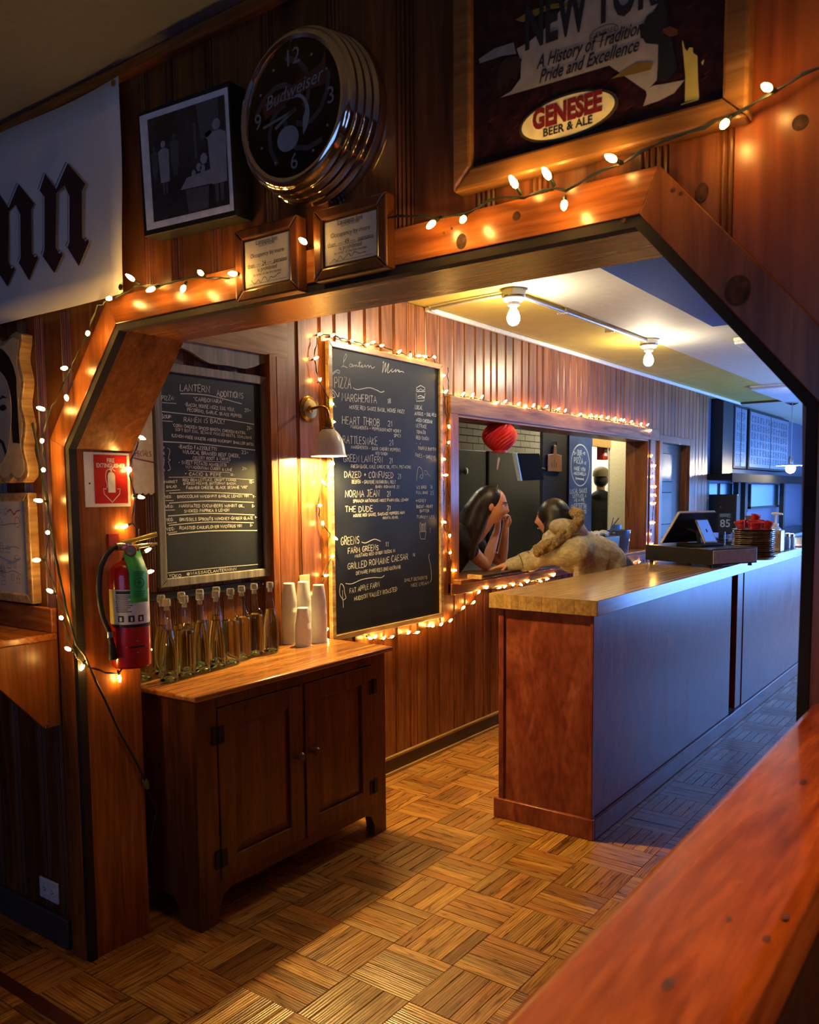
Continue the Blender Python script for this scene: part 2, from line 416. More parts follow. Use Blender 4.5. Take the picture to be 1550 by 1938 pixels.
def board(name, u0, u1, zlo, zhi, place, mat, parent, kind=1, jig=.0015):
    """one moulded board; zlo may be a function of u; place(u, depth, z) gives the position"""
    pr = profile(u1-u0, kind); n = len(pr); dj = random.uniform(-jig, 0)
    zf = zlo if callable(zlo) else (lambda u: zlo)
    if callable(zlo):                          # extra columns where the cut runs slanted
        pass
    mm = M()
    vs = [place(u0+u, d+dj, zf(u0+u)) for u, d in pr]+[place(u0+u, d+dj, zhi) for u, d in pr]
    mm.add(vs, [(i, i+1, n+i+1, n+i) for i in range(n-1)])
    return obj(name, mm, mat, parent)
pl_front = lambda u, d, z: (u, YB-d, z)
# board joints measured along the partition
J = [-4.2, -4.0, -3.78, -3.6, -3.4, -3.21, -3.05, -2.9, -2.73, -2.625, -2.475, -2.235, -2.04, -1.92, -1.76, -1.55, -1.335, -1.135, -.93, -.80, -.57, -.43]
for a, b in zip(J[:-1], J[1:]):
    cuts = [a]
    mid = (a+b)/2
    zl = (lambda u: opening_z(u)) if b > -2.56 else 0
    if a < -2.55 < b: zl = 0
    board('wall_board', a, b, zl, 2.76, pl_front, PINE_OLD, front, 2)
# the smooth wide panels right of the poster
for a, b in ((-.43, .42), (.42, 1.3), (1.3, 2.5)):
    mm = M(); us = [a+.001, -.31, -.26, b-.001] if a < -.3 else [a+.001, b-.001]
    vs = []
    for u in us: vs.append((u, YB-.001, opening_z(u) if u < -.27 else 0))
    for u in us: vs.append((u, YB-.001, 2.76))
    n = len(us); mm.add(vs, [(i, i+1, n+i+1, n+i) for i in range(n-1)])
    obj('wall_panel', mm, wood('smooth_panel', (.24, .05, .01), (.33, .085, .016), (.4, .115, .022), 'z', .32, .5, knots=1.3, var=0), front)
# casing boards round the opening, mitred, with a narrow dark strip along the inner edge
O0, O1, OB = offset(OP, .004), offset(OP, .094), offset(OP, .016)
Oin = offset(OP, -.004)
for i, nm in enumerate(('trim_2', 'trim_3', 'trim_4', 'trim_5', 'trim_6')):
    g = M().prism([OB[i], OB[i+1], O1[i+1], O1[i]], xz(YC), xz(1.572))
    long = 'x' if i == 2 else 'z'
    c = obj(nm, g, PINE_X if i == 2 else PINE, kind='structure', smooth=False, bevel=.0015)
    b = M().prism([Oin[i], Oin[i+1], OB[i+1], OB[i]], xz(YC+.004), xz(1.56))
    obj('inner_strip', b, BLACKSTRIP, c, smooth=False)  # narrow dark strip between casing and lining
# lining boards across the thickness of the partition
Ol = offset(OP, .022)
for i in range(5):
    g = M().prism([OP[i], OP[i+1], Ol[i+1], Ol[i]], xz(1.555), xz(1.772))
    obj('trim_%d' % (7+i), g, PINE_X if i == 2 else PINE, kind='structure', smooth=False)
# dark knots in the casing and the wall panels
KNOT = plain('knot_brown', (.06, .022, .008), .6, bscale=90, var=.6, spec=.2)
def knot(x, z, rx, rz, y, par, tilt=0):
    obj('knot', M().prism([(x+rx*math.cos(a)*math.cos(tilt)-rz*math.sin(a)*math.sin(tilt), z+rx*math.cos(a)*math.sin(tilt)+rz*math.sin(a)*math.cos(tilt)) for a in [i*PI/9 for i in range(18)]], xz(y-.0006), xz(y+.001)), KNOT, par, smooth=False)
ky = YC
for kx, kz, rx, rz, yy in ((-.4135, 1.905, .022, .026, YC), (-.976, 2.087, .013, .016, YC), (-.845, 2.113, .009, .009, YC), (-.483, 2.088, .011, .016, YB-.001), (-.325, 2.165, .013, .013, YB-.001), (-1.02, 2.112, .003, .003, YC), (-1.0, 2.118, .003, .003, YC), (-.53, 2.096, .004, .004, YC), (-.515, 2.087, .004, .004, YC), (-.62, 2.062, .004, .004, YC)):
    knot(kx, kz, rx, rz, yy, front)
obj('trim_12', M().box(-4.2, 2.5, 1.525, 1.56, 2.742, 2.78), PINE_X, kind='structure', bevel=.006)
bb = M().box(-4.2, -2.59, 1.53, 1.556, 0, .105)
obj('baseboard_front', bb, plain('grey_baseboard', (.05, .045, .045), .5), kind='structure', bevel=.004)
# ---- bar room: left wall with the pass-through, door and panelled recess
XW = -2.80
pl_left = lambda u, d, z: (XW+d, u, z)
wl = M()
def wallbox(y0, y1, z0, z1, x0=-2.985, x1=XW-.014): wl.box(x0, x1, y0, y1, z0, z1)
PT = (4.312, 7.535, 1.04, 2.04)                # pass-through clear opening
DR = (7.875, 8.68, 0, 2.03)                    # doorway
wallbox(1.77, 4.312, 0, .86); wallbox(2.80, 4.312, .86, 2.64); wallbox(1.77, 2.80, 2.20, 2.64); wallbox(1.77, 2.80, .86, 2.20, -2.985, -2.88)
wallbox(4.312, 7.535, 0, 1.0); wallbox(4.312, 7.535, 2.04, 2.64); wallbox(7.535, 7.875, 0, 2.64); wallbox(7.875, 8.68, 2.03, 2.64); wallbox(8.68, 9.35, 0, 2.64)
wl.box(-3.12, -2.94, 9.35, 9.36, 0, 2.64)
left = obj('wall_left.001', wl, DARKWOOD, kind='structure', smooth=False)
def run(y0, y1, spans, wmin, wmax, mat, par=left, kind=1, place=pl_left, seed=3):
    rr = random.Random(seed); y = y0
    while y < y1-1e-4:
        wd = rr.uniform(wmin, wmax)
        e = y+wd
        if y1-e < wmin*.7: e = y1
        for (a, b) in spans: board('wall_board', y, e, a, b, place, mat, par, kind)
        y = e
run(3.10, 4.29, [(.02, 2.615)], .07, .135, PINE_MENU, seed=5)
run(4.29, 7.56, [(.02, 1.0), (2.07, 2.615)], .075, .135, PINE_MENU, seed=6)
run(7.56, 7.86, [(.02, 2.615)], .09, .12, PINE_MENU, seed=7)
run(7.86, 8.70, [(2.06, 2.615)], .085, .12, PINE_MENU, seed=8)
run(8.70, 9.35, [(.02, 2.615)], .1, .13, PINE_MENU, seed=9)
# recessed boards behind the small chalkboard and the plain boards beside it
run(1.77, 2.77, [(.02, 2.2)], .1, .17, PINE_OLD, kind=2, place=lambda u, d, z: (-2.845+d, u, z), seed=4)
hd = M().box(-2.86, -2.80, 1.77, 2.88, 2.195, 2.62)
obj('trim_13', hd, PINE_PALE, kind='structure', smooth=False)  # header plank in paler wood, the ceiling's reflection put into its colour
# scalloped valance below the header
sc_ = [(1.77, 2.2), (2.78, 2.2)]+[(2.78-i*.0505, 2.135+.022*math.cos(i*PI/5)+.01*math.cos(i*PI/2.5)) for i in range(21)]
obj('trim_14', M().prism([(a, b) for a, b in sc_], lambda p: (-2.815, p[0], p[1]), lambda p: (-2.833, p[0], p[1])), GREYWOOD, kind='structure', smooth=False)
st = M().box(-2.86, -2.793, 2.752, 2.795, .02, 2.2)
obj('trim_15', st, PINE, kind='structure', bevel=.003)
board('wall_board', 2.795, 2.94, .02, 2.62, pl_left, PINE_MENU, left, 1)
board('wall_board', 2.94, 3.10, .02, 2.62, pl_left, PINE_MENU, left, 1)
# baseboard: dark band with a light cap and a shoe mould
b1 = M().box(-2.80, -2.785, 2.9, 7.84, 0, .088); b1.box(-2.80, -2.785, 8.72, 9.35, 0, .088)
bl = obj('baseboard_left', b1, DARKWOOD, kind='structure', smooth=False)
obj('baseboard_cap', M().box(-2.80, -2.780, 2.9, 7.84, .088, .1), PINE_PALE, bl)
obj('shoe_mould', M().box(-2.785, -2.770, 2.9, 7.84, 0, .016), PINE_PALE, bl)
# pass-through: face trim, reveal boards and sill
P0 = (4.225, 7.79, .955, 2.145)
fr = obj('window_1', M().box(-2.81, -2.778, P0[0], P0[1], 2.04, P0[3]), PINE_Y, kind='structure', bevel=.004, smooth=False)
obj('side_casing', M().box(-2.81, -2.78, P0[0], PT[0], P0[2], 2.04), PINE, fr, bevel=.003)
obj('side_casing', M().box(-2.81, -2.78, 7.56, 7.68, P0[2], 2.04), PINE_MENU, fr, bevel=.003)
obj('apron', M().box(-2.81, -2.775, P0[0], 7.6, .945, 1.015), PINE_Y, fr, bevel=.003)
obj('reveal', M().box(-3.0, -2.79, PT[0]+.0005, PT[0]+.02, 1.0405, 2.0395), PINE, fr, smooth=False)
obj('reveal', M().box(-3.0, -2.79, PT[1]-.02, PT[1]-.0005, 1.0405, 2.0395), PINE, fr, smooth=False)
obj('reveal', M().box(-3.0, -2.79, PT[0]+.02, PT[1]-.02, 2.024, 2.0395), PINE_Y, fr, smooth=False)
obj('sill', M().box(-3.06, -2.72, 4.245, 7.56, 1.012, 1.04), PINE_Y, fr, bevel=.004)
# door in the left wall beyond the pass-through
dr = obj('door_1', M().box(-2.90, -2.865, DR[0], DR[1], .01, DR[3]), DARKWOOD, kind='structure', smooth=False, bevel=.002)
for (z0, z1) in ((.12, .62), (.74, 1.12), (1.24, 1.56), (1.66, 1.94)):
    obj('door_panel', M().box(-2.868, -2.853, DR[0]+.1, DR[1]-.3, z0, z1), DARKWOOD, dr, bevel=.01)
kn = M().lathe([(.0, 0), (.026, .0), (.026, .008), (.011, .012), (.011, .035), (.026, .045), (.03, .06), (.02, .074), (0, .078)], (-2.865, DR[0]+.06, 1.0), (1, 0, 0), 16)
obj('door_knob', kn, BRASS, dr)
dc = obj('trim_16', M().box(-2.81, -2.778, 7.795, DR[0], 0, 2.10), PINE_MENU, kind='structure', bevel=.003)
obj('trim_17', M().box(-2.81, -2.778, DR[1], 8.755, 0, 2.10), PINE_MENU, kind='structure', bevel=.003)
obj('trim_18', M().box(-2.81, -2.778, DR[0], DR[1], 2.03, 2.10), PINE_MENU, kind='structure', bevel=.003)
obj('trim_19', M().box(-2.90, -2.81, DR[1]-.02, DR[1], 0, 2.03), PINE, kind='structure')
# ceilings of the bar room
CZ = 2.62
ce = M().box(-2.16, 2.5, 1.76, 16, CZ, CZ+.1)
obj('ceiling.001', ce, CEIL, kind='structure')
obj('ceiling.002', M().box(-3.1, -2.16, 1.76, 10.5, CZ, CZ+.1), CEILY, kind='structure')
obj('ceiling.003', M().box(-3.1, -2.16, 10.5, 16, CZ, CZ+.1), CEIL, kind='structure')
obj('trim_20', M().box(-2.80, -2.772, 3.99, 10.56, 2.592, 2.62), WHITE, kind='structure', bevel=.006)
obj('trim_21', M().box(-2.80, -2.3, 10.5, 10.535, 2.597, 2.62), DARKWOOD, kind='structure')
obj('wall_right.001', M().box(.05, .15, 1.76, 7.5, 0, 2.64).box(.05, .15, 14.5, 16, 0, 2.64).box(.05, .15, 7.5, 14.5, 0, .4).box(.05, .15, 7.5, 14.5, 1.9, 2.64), PINE, kind='structure')
obj('wall_far', M().box(-3.1, -2.25, 16, 16.1, 0, 2.64).box(1.8, 2.5, 16, 16.1, 0, 2.64).box(-2.25, 1.8, 16, 16.1, 0, .45).box(-2.25, 1.8, 16, 16.1, 2.52, 2.64), PINE, kind='structure')
wf = obj('window_2', M().box(-2.25, 1.8, 15.96, 16.02, .45, .52).box(-2.25, 1.8, 15.96, 16.02, 2.45, 2.52), WHITE, kind='structure', smooth=False)
for x in (-2.25, -.93, .4, 1.73): obj('mullion', M().box(x, x+.07, 15.96, 16.02, .52, 2.45), WHITE, wf, smooth=False)
ws = obj('window_3', M().box(.06, .14, 7.5, 14.5, .4, .46).box(.06, .14, 7.5, 14.5, 1.84, 1.9), WHITE, kind='structure', smooth=False)
for y in (7.5, 9.2, 10.95, 12.7, 14.43): obj('mullion', M().box(.07, .13, y, y+.07, .46, 1.84), WHITE, ws, smooth=False)
# ---- kitchen behind the pass-through
kb = M()
kb.box(-6.1, -2.985, 1.9, 2.0, 0, 2.9).box(-6.1, -3.1, 10.9, 11, 0, 2.9).box(-6.1, -6.0, 2, 11, 0, 2.9)
obj('wall_kitchen', kb, plain('kitchen_white_wall', (.7, .68, .6), .6), kind='structure')
obj('floor.001', M().box(-6.1, -2.985, 1.9, 11, -.06, 0), plain('kitchen_red_floor', (.12, .04, .03), .5), kind='structure')
obj('ceiling.004', M().box(-6.1, -3.1, 1.9, 11, 2.8, 2.9), plain('kitchen_ceiling', (.4, .36, .28), .7), kind='structure')
# tiled wall behind the cold store, white brick tiles with dark joints
tw = obj('wall_kitchen.001', M().box(-4.62, -4.512, 5.2, 7.5, 0, 2.6).box(-4.62, -4.512, 7.5, 8.95, 0, 2.6), plain('dark_grout', (.05, .045, .04), .8), kind='structure')
TILE = plain('glazed_white_tile', (.74, .72, .62), .15, var=.05)
tm = M().box(-.012, 0, -.106, .106, -.032, .032).mesh('wall_tile', TILE, False)
for r in range(6):
    z = 2.03+r*.072
    y = 6.7+(.11 if r % 2 else 0)
    while y < 8.85:
        inst('wall_tile', tm, tw, (-4.5, y, z)); y += .22
# ================================================================== HELPERS FOR PLACED THINGS
def at(px, py, ax, val):
    """point of the plane axis = val seen in direction (px, py) of the calibrated view"""
    d = CAM_F+CAM_R*((px-CXP)/FPX)+CAM_D*((py-CYP)/FPX); i = 'xyz'.index(ax)
    return EYE+d*((val-EYE[i])/d[i])
def frame_xz(y): return lambda p: (p[0], y, p[1])
def frame_yz(x): return lambda p: (x, p[0], p[1])
def lettering(s, size, org, u, v, mat, parent, align='CENTER', shear=0, bold=0, wscale=1.0, name='lettering', spacing=1.0):
    cu = bpy.data.curves.new(name, 'FONT'); cu.body = s; cu.size = size; cu.align_x = align; cu.align_y = 'CENTER'
    cu.shear = shear; cu.offset = bold; cu.space_character = spacing; cu.resolution_u = 3; cu.materials.append(mat)
    o = bpy.data.objects.new(name, cu); COL.objects.link(o); o.parent = parent
    off = Vector(parent.get('_o') or (0, 0, 0)) if parent is not None else Vector((0, 0, 0))
    u = Vector(u).normalized(); v = Vector(v); v = (v-u*v.dot(u)).normalized(); n = u.cross(v); p = Vector(org)-off
    o.matrix_local = Matrix(((u.x*wscale, v.x, n.x, p.x), (u.y*wscale, v.y, n.y, p.y), (u.z*wscale, v.z, n.z, p.z), (0, 0, 0, 1)))
    return o
XP, ZP, YP, YN = (1,0,0), (0,0,1), (0,1,0), (0,-1,0)
# single-stroke chalk capitals, each glyph in a 1-high box
G = {'A': (.62, [[(0,0),(.3,1),(.6,0)],[(.12,.38),(.5,.38)]]), 'B': (.55, [[(0,0),(0,1),(.35,.98),(.45,.78),(.35,.55),(0,.52)],[(.35,.55),(.52,.3),(.4,.03),(0,0)]]),
 'C': (.55, [[(.5,.85),(.3,1),(.08,.8),(0,.5),(.08,.15),(.3,0),(.5,.12)]]), 'D': (.58, [[(0,0),(0,1),(.3,.95),(.53,.65),(.53,.35),(.3,.05),(0,0)]]),
 'E': (.5, [[(.46,1),(0,1),(0,0),(.48,0)],[(0,.52),(.38,.52)]]), 'F': (.48, [[(.46,1),(0,1),(0,0)],[(0,.5),(.36,.5)]]),
 'G': (.6, [[(.52,.85),(.3,1),(.06,.8),(0,.45),(.1,.1),(.32,0),(.54,.15),(.54,.45),(.32,.45)]]), 'H': (.58, [[(0,0),(0,1)],[(.54,0),(.54,1)],[(0,.5),(.54,.5)]]),
 'I': (.12, [[(.05,0),(.05,1)]]), 'J': (.45, [[(.1,1),(.44,1)],[(.3,1),(.3,.2),(.18,0),(0,.15)]]), 'K': (.55, [[(0,0),(0,1)],[(.5,1),(0,.45),(.52,0)]]),
 'L': (.46, [[(0,1),(0,0),(.45,0)]]), 'M': (.74, [[(0,0),(.06,1),(.35,.35),(.62,1),(.7,0)]]), 'N': (.6, [[(0,0),(0,1),(.55,0),(.55,1)]]),
 'O': (.62, [[(.3,1),(.06,.8),(0,.5),(.06,.18),(.3,0),(.54,.18),(.6,.5),(.54,.8),(.3,1)]]), 'P': (.52, [[(0,0),(0,1),(.36,.97),(.48,.75),(.36,.5),(0,.47)]]),
 'Q': (.64, [[(.3,1),(.06,.8),(0,.5),(.06,.18),(.3,0),(.54,.18),(.6,.5),(.54,.8),(.3,1)],[(.36,.25),(.62,-.06)]]), 'R': (.55, [[(0,0),(0,1),(.36,.97),(.48,.75),(.36,.52),(0,.48)],[(.24,.5),(.52,0)]]),
 'S': (.52, [[(.48,.88),(.28,1),(.05,.85),(.06,.62),(.42,.42),(.5,.2),(.28,0),(.02,.12)]]), 'T': (.55, [[(0,1),(.54,1)],[(.27,1),(.27,0)]]), 'U': (.58, [[(0,1),(.02,.25),(.27,0),(.52,.25),(.54,1)]]),
 'V': (.6, [[(0,1),(.28,0),(.57,1)]]), 'W': (.8, [[(0,1),(.18,0),(.38,.75),(.58,0),(.77,1)]]), 'X': (.55, [[(0,0),(.53,1)],[(0,1),(.53,0)]]), 'Y': (.55, [[(0,1),(.26,.5),(.53,1)],[(.26,.5),(.26,0)]]),
 'Z': (.54, [[(0,1),(.5,1),(0,0),(.53,0)]]), '0': (.5, [[(.24,1),(0,.6),(.04,.2),(.24,0),(.45,.2),(.48,.6),(.24,1)]]), '1': (.22, [[(0,.8),(.15,1),(.15,0)]]),
 '2': (.5, [[(0,.8),(.2,1),(.44,.8),(.4,.5),(0,0),(.48,0)]]), '3': (.48, [[(0,.95),(.42,1),(.15,.58),(.42,.4),(.38,.08),(0,0)]]), '5': (.48, [[(.45,1),(.05,1),(.02,.58),(.35,.55),(.45,.25),(.25,0),(0,.08)]]),
 '6': (.48, [[(.4,1),(.08,.6),(0,.25),(.2,0),(.45,.2),(.35,.48),(.05,.4)]]), '8': (.48, [[(.24,.52),(.04,.75),(.24,1),(.44,.75),(.24,.52),(0,.22),(.24,0),(.48,.22),(.24,.52)]]),
 '9': (.46, [[(.42,.75),(.2,1),(0,.75),(.15,.5),(.42,.7),(.38,.3),(.2,0)]]), '4': (.5, [[(.35,0),(.35,1),(0,.35),(.48,.35)]]), '7': (.48, [[(0,1),(.46,1),(.15,0)]]),
 '-': (.4, [[(.05,.48),(.35,.48)]]), '+': (.45, [[(.05,.5),(.4,.5)],[(.22,.7),(.22,.3)]]), '&': (.58, [[(.5,.05),(.1,.75),(.2,1),(.36,.8),(0,.25),(.18,0),(.52,.4)]]), ',': (.18, [[(.1,.08),(.04,-.16)]]), '.': (.14, [[(.03,.0),(.09,.06)]]),
 ':': (.16, [[(.05,.2),(.1,.26)],[(.05,.66),(.1,.72)]]), '!': (.16, [[(.08,1),(.06,.3)],[(.05,.0),(.09,.06)]]), '/': (.4, [[(0,-.1),(.36,1)]]), '"': (.26, [[(.05,1),(.03,.78)],[(.18,1),(.16,.78)]]), '(': (.26, [[(.22,1.05),(.04,.7),(.04,.3),(.22,-.05)]]),
 ')': (.26, [[(.02,1.05),(.2,.7),(.2,.3),(.02,-.05)]]), '@': (.8, [[(.55,.6),(.35,.7),(.22,.45),(.35,.25),(.55,.4),(.56,.65),(.6,.28),(.75,.5),(.6,.85),(.3,.95),(.05,.6),(.1,.2),(.4,0),(.65,.08)]]), "'": (.12, [[(.06,1),(.04,.8)]]), '*': (.3, [[(.1,.4),(.2,.5)],[(.1,.5),(.2,.4)]])}
def chalk(m, s, x, z, h, fr, wdt, wide=None, slope=0, sx=1.0, rr=random.Random(1), align='l'):
    """write s from (x, z) upward on a board; fr maps board (u, z) to 3-D"""
    tot = sum((G[c][0]+.17) if c in G else .42 for c in s.upper())*h
    k = (wide/tot) if wide else sx
    if align == 'c': x -= tot*k/2
    cx = x
    for c in s.upper():
        if c not in G: cx += .42*h*k; continue
        gw, strokes = G[c]; hh = h*rr.uniform(.9, 1.08); dz = rr.uniform(-.06, .06)*h; sl = rr.uniform(-.03, .08)
        for st in strokes:
            pts = [(cx+(p[0]+sl*p[1])*h*k, z+slope*(cx-x)+dz+p[1]*hh) for p in st]
            m.ribbon(pts, wdt*rr.uniform(.8, 1.2), fr)
        cx += (gw+.17)*h*k
    return cx
def smooth(pts, n=6):
    """Catmull-Rom through 2-D points"""
    P = [pts[0]]+list(pts)+[pts[-1]]; out = []
    for i in range(1, len(P)-2):
        for j in range(n):
            t = j/n; a, b, c, d = P[i-1], P[i], P[i+1], P[i+2]
            out.append(tuple(.5*((2*b[k])+(-a[k]+c[k])*t+(2*a[k]-5*b[k]+4*c[k]-d[k])*t*t+(-a[k]+3*b[k]-3*c[k]+d[k])*t**3) for k in range(len(b))))
    out.append(tuple(pts[-1])); return out
# ================================================================== STRING LIGHTS
S1_WIRE_A=[(-0.225,1.505,2.244),(-0.292,1.505,2.228),(-0.336,1.505,2.217),(-0.394,1.505,2.197),(-0.424,1.505,2.19),(-0.471,1.505,2.182),(-0.535,1.505,2.175),(-0.58,1.505,2.168),(-0.617,1.505,2.153),(-0.651,1.505,2.151),(-0.727,1.505,2.133),(-0.77,1.505,2.141),(-0.817,1.505,2.137),(-0.859,1.505,2.147),(-0.897,1.505,2.146),(-0.946,1.505,2.135),(-1.014,1.505,2.138),(-1.096,1.505,2.155),(-1.149,1.505,2.163),(-1.28,1.505,2.144),(-1.387,1.505,2.142),(-1.537,1.505,2.128),(-1.64,1.505,2.117),(-1.797,1.505,2.137),(-1.87,1.505,2.138),(-1.956,1.505,2.138),(-2.048,1.505,2.151),(-2.073,1.505,2.145),(-2.232,1.505,2.123),(-2.255,1.505,2.098),(-2.294,1.505,2.047),(-2.332,1.505,2.015),(-2.418,1.505,1.928),(-2.46,1.505,1.878),(-2.515,1.505,1.831),(-2.547,1.505,1.776),(-2.571,1.505,1.74),(-2.559,1.505,1.663),(-2.559,1.505,1.587),(-2.545,1.505,1.527),(-2.552,1.505,1.441),(-2.585,1.505,1.354),(-2.54,1.505,1.287),(-2.493,1.505,1.186),(-2.464,1.505,1.094),(-2.423,1.505,1.047)]
S1_WIRE_B=[(-2.448,1.557,1.006),(-2.448,1.624,0.976),(-2.448,1.672,0.962),(-2.448,1.698,0.989),(-2.448,1.755,1.022),(-2.448,1.782,1.055),(-2.448,1.759,1.123),(-2.448,1.774,1.176),(-2.448,1.765,1.269),(-2.448,1.773,1.359),(-2.448,1.773,1.45),(-2.448,1.748,1.469),(-2.448,1.765,1.559),(-2.448,1.76,1.586),(-2.448,1.749,1.63),(-2.448,1.755,1.684),(-2.448,1.785,1.742),(-2.448,1.795,1.764)]
S1_BULBS_A=[(-0.37,1.505,2.219),(-0.436,1.505,2.177),(-0.638,1.505,2.17),(-0.73,1.505,2.104),(-0.768,1.505,2.172),(-0.84,1.505,2.172),(-0.958,1.505,2.122),(-1.038,1.505,2.127),(-1.407,1.505,2.16),(-1.652,1.505,2.123),(-1.775,1.505,2.145),(-1.847,1.505,2.113),(-1.985,1.505,2.132),(-2.075,1.505,2.179),(-2.179,1.505,2.135),(-2.291,1.505,2.048),(-2.424,1.505,1.958),(-2.417,1.505,1.866),(-2.566,1.505,1.844),(-2.567,1.505,1.74),(-2.566,1.505,1.648),(-2.606,1.505,1.549),(-2.558,1.505,1.445),(-2.634,1.505,1.352),(-2.562,1.505,1.254),(-2.502,1.505,1.17),(-2.472,1.505,1.071)]
S1_BULBS_B=[(-2.448,1.538,1.007),(-2.448,1.676,0.945),(-2.448,1.798,1.028),(-2.448,1.816,1.298),(-2.448,1.809,1.374),(-2.448,1.717,1.458),(-2.448,1.788,1.557),(-2.448,1.747,1.65),(-2.448,1.801,1.759)]
LEAD_A=[(-2.616,1.505,1.801),(-2.602,1.505,1.748),(-2.559,1.505,1.549),(-2.511,1.505,1.342),(-2.468,1.505,1.195),(-2.423,1.505,1.088)]
LEAD_B=[(-2.448,1.549,1.046),(-2.448,1.571,0.986),(-2.448,1.618,0.882),(-2.448,1.668,0.764),(-2.448,1.738,0.623),(-2.448,1.762,0.567),(-2.448,1.777,0.517),(-2.448,1.808,0.446),(-2.448,1.782,0.357),(-2.448,1.774,0.325)]
S2_BULBS=[(-2.768,3.082,0.892),(-2.768,3.056,0.97),(-2.768,3.038,1.073),(-2.768,3.088,1.163),(-2.768,3.136,1.254),(-2.768,3.159,1.343),(-2.768,3.068,1.422),(-2.768,3.049,1.509),(-2.768,3.076,1.622),(-2.768,3.149,1.717),(-2.768,3.154,1.918),(-2.768,3.148,2.009),(-2.768,3.065,2.115),(-2.768,3.041,2.214),(-2.768,3.07,2.331),(-2.768,3.164,2.34),(-2.768,3.312,2.335),(-2.768,3.43,2.33),(-2.768,3.477,2.348),(-2.768,3.554,2.342),(-2.768,3.71,2.332),(-2.768,3.81,2.322),(-2.768,3.89,2.332),(-2.768,3.947,2.336),(-2.768,4.045,2.343),(-2.768,4.134,2.248),(-2.768,4.158,2.159),(-2.768,4.193,1.958),(-2.768,4.19,1.865),(-2.768,4.133,1.764),(-2.768,4.157,1.671),(-2.768,4.138,1.394),(-2.768,4.195,1.309),(-2.768,4.2,1.208),(-2.768,4.251,1.098)]
S3_BULBS=[(-2.768,3.423,0.8),(-2.768,3.472,0.801),(-2.768,3.546,0.785),(-2.768,3.619,0.78),(-2.768,3.774,0.782),(-2.768,3.856,0.771),(-2.768,3.976,0.798),(-2.768,4.014,0.788),(-2.768,4.102,0.787),(-2.768,4.203,0.797),(-2.768,4.345,0.858),(-2.768,4.467,0.878),(-2.768,4.531,0.938),(-2.768,4.631,0.957),(-2.768,4.794,0.941),(-2.768,4.864,0.941),(-2.768,4.979,0.944),(-2.768,5.083,0.933),(-2.768,5.183,0.948),(-2.768,5.374,0.931),(-2.768,5.479,0.937),(-2.768,5.587,0.959)]
S4_BULBS=[(-2.768,4.161,2.159),(-2.768,4.351,2.162),(-2.768,4.46,2.167),(-2.768,4.567,2.164),(-2.768,4.754,2.143),(-2.768,4.859,2.159),(-2.768,5.045,2.16),(-2.768,5.138,2.147),(-2.768,5.256,2.166),(-2.768,5.447,2.172),(-2.768,5.641,2.17),(-2.768,5.755,2.168),(-2.768,6.012,2.159),(-2.768,6.206,2.164),(-2.768,6.307,2.165),(-2.768,6.41,2.17),(-2.768,6.545,2.171),(-2.768,6.686,2.174),(-2.768,6.816,2.172),(-2.768,6.88,2.172),(-2.768,7.049,2.169),(-2.768,7.276,2.165),(-2.768,7.445,2.167),(-2.768,7.514,2.118),(-2.768,7.552,1.891),(-2.768,7.634,1.801),(-2.768,7.615,1.705),(-2.768,7.661,1.609),(-2.768,7.665,1.533),(-2.768,7.651,1.455),(-2.768,7.636,1.276),(-2.768,7.567,1.174),(-2.768,7.591,1.082)]
def make_bulb_mesh():
    m = M()
    m.lathe([(.0, 0), (.0036, .0), (.0042, .004), (.0042, .016), (.003, .018)], n=8, mi=0)
    m.lathe([(.0036, .0175), (.0054, .021), (.0062, .028), (.005, .036), (.0022, .0425), (0, .0435)], n=8, mi=1)
    return m.mesh('bulb', [CORD, BULB])
BULBM = make_bulb_mesh()
def strand(pts, amp, seed, sub=5):
    rr = random.Random(seed); out = []
    for i in range(len(pts)-1):
        a, b = Vector(pts[i]), Vector(pts[i+1]); k = max(1, int((b-a).length/.02))
        for j in range(k):
            p = a.lerp(b, j/k)
            out.append(p+Vector((rr.uniform(-amp, amp), rr.uniform(-amp, amp), rr.uniform(-amp, amp))))
    out.append(Vector(pts[-1])); return out
def bulbs(root, pts, wall_n, seed, wire=None):
    rr = random.Random(seed); nrm = Vector(wall_n); g = M(); any_ = False
    for p in pts:
        p = Vector(p)
        base = None
        if wire:
            q = min(wire, key=lambda w_: (Vector(w_)-p).length)
            base = Vector(q)
            d = p-base
            if d.length < .012 or d.length > .11:
                base = None
        if base is None:
            d = (nrm*rr.uniform(.2, .7)+Vector((rr.uniform(-1, 1), rr.uniform(-1, 1), rr.uniform(-1, 1)))).normalized()
        d = d.normalized()
        q = d.to_track_quat('Z', 'Y')
        inst('bulb', BULBM, root, p-d*.03, q)
def string_lights(label, wires, sets, loc, seed, group=None):
    root = thing('string_lights', label, 'string lights', loc)
    g = M(); allw = []
    for wpts, amp in wires:
        s = strand(wpts, amp, seed); allw += s
        for ph in (0, PI):                                    # twisted pair
            path = []
            for i, p in enumerate(s):
                t = (s[min(i+1, len(s)-1)]-s[max(i-1, 0)]); t = t.normalized() if t.length else Vector((1,0,0))
                u = t.orthogonal().normalized(); b = t.cross(u); a = i*1.3+ph
                path.append(p+(u*math.cos(a)+b*math.sin(a))*.0017)
            g.tube(path, .0017, 5)
    obj('cord', g, CORD, root)
    for pts, n in sets: bulbs(root, pts, n, seed, allw)
    return root
S1_BULBS_A = [tuple(EYE+(Vector(p)-EYE)*(1.476/1.505)) for p in S1_BULBS_A]
mid = lambda L, n: [tuple(x) for x in L]
def off(pts, d): return [tuple(Vector(p)+Vector(d)) for p in pts]
S1_WIRE_A = [(p[0], 1.5375, p[2]) if -1.68 < p[0] < -1.16 else p for p in S1_WIRE_A]
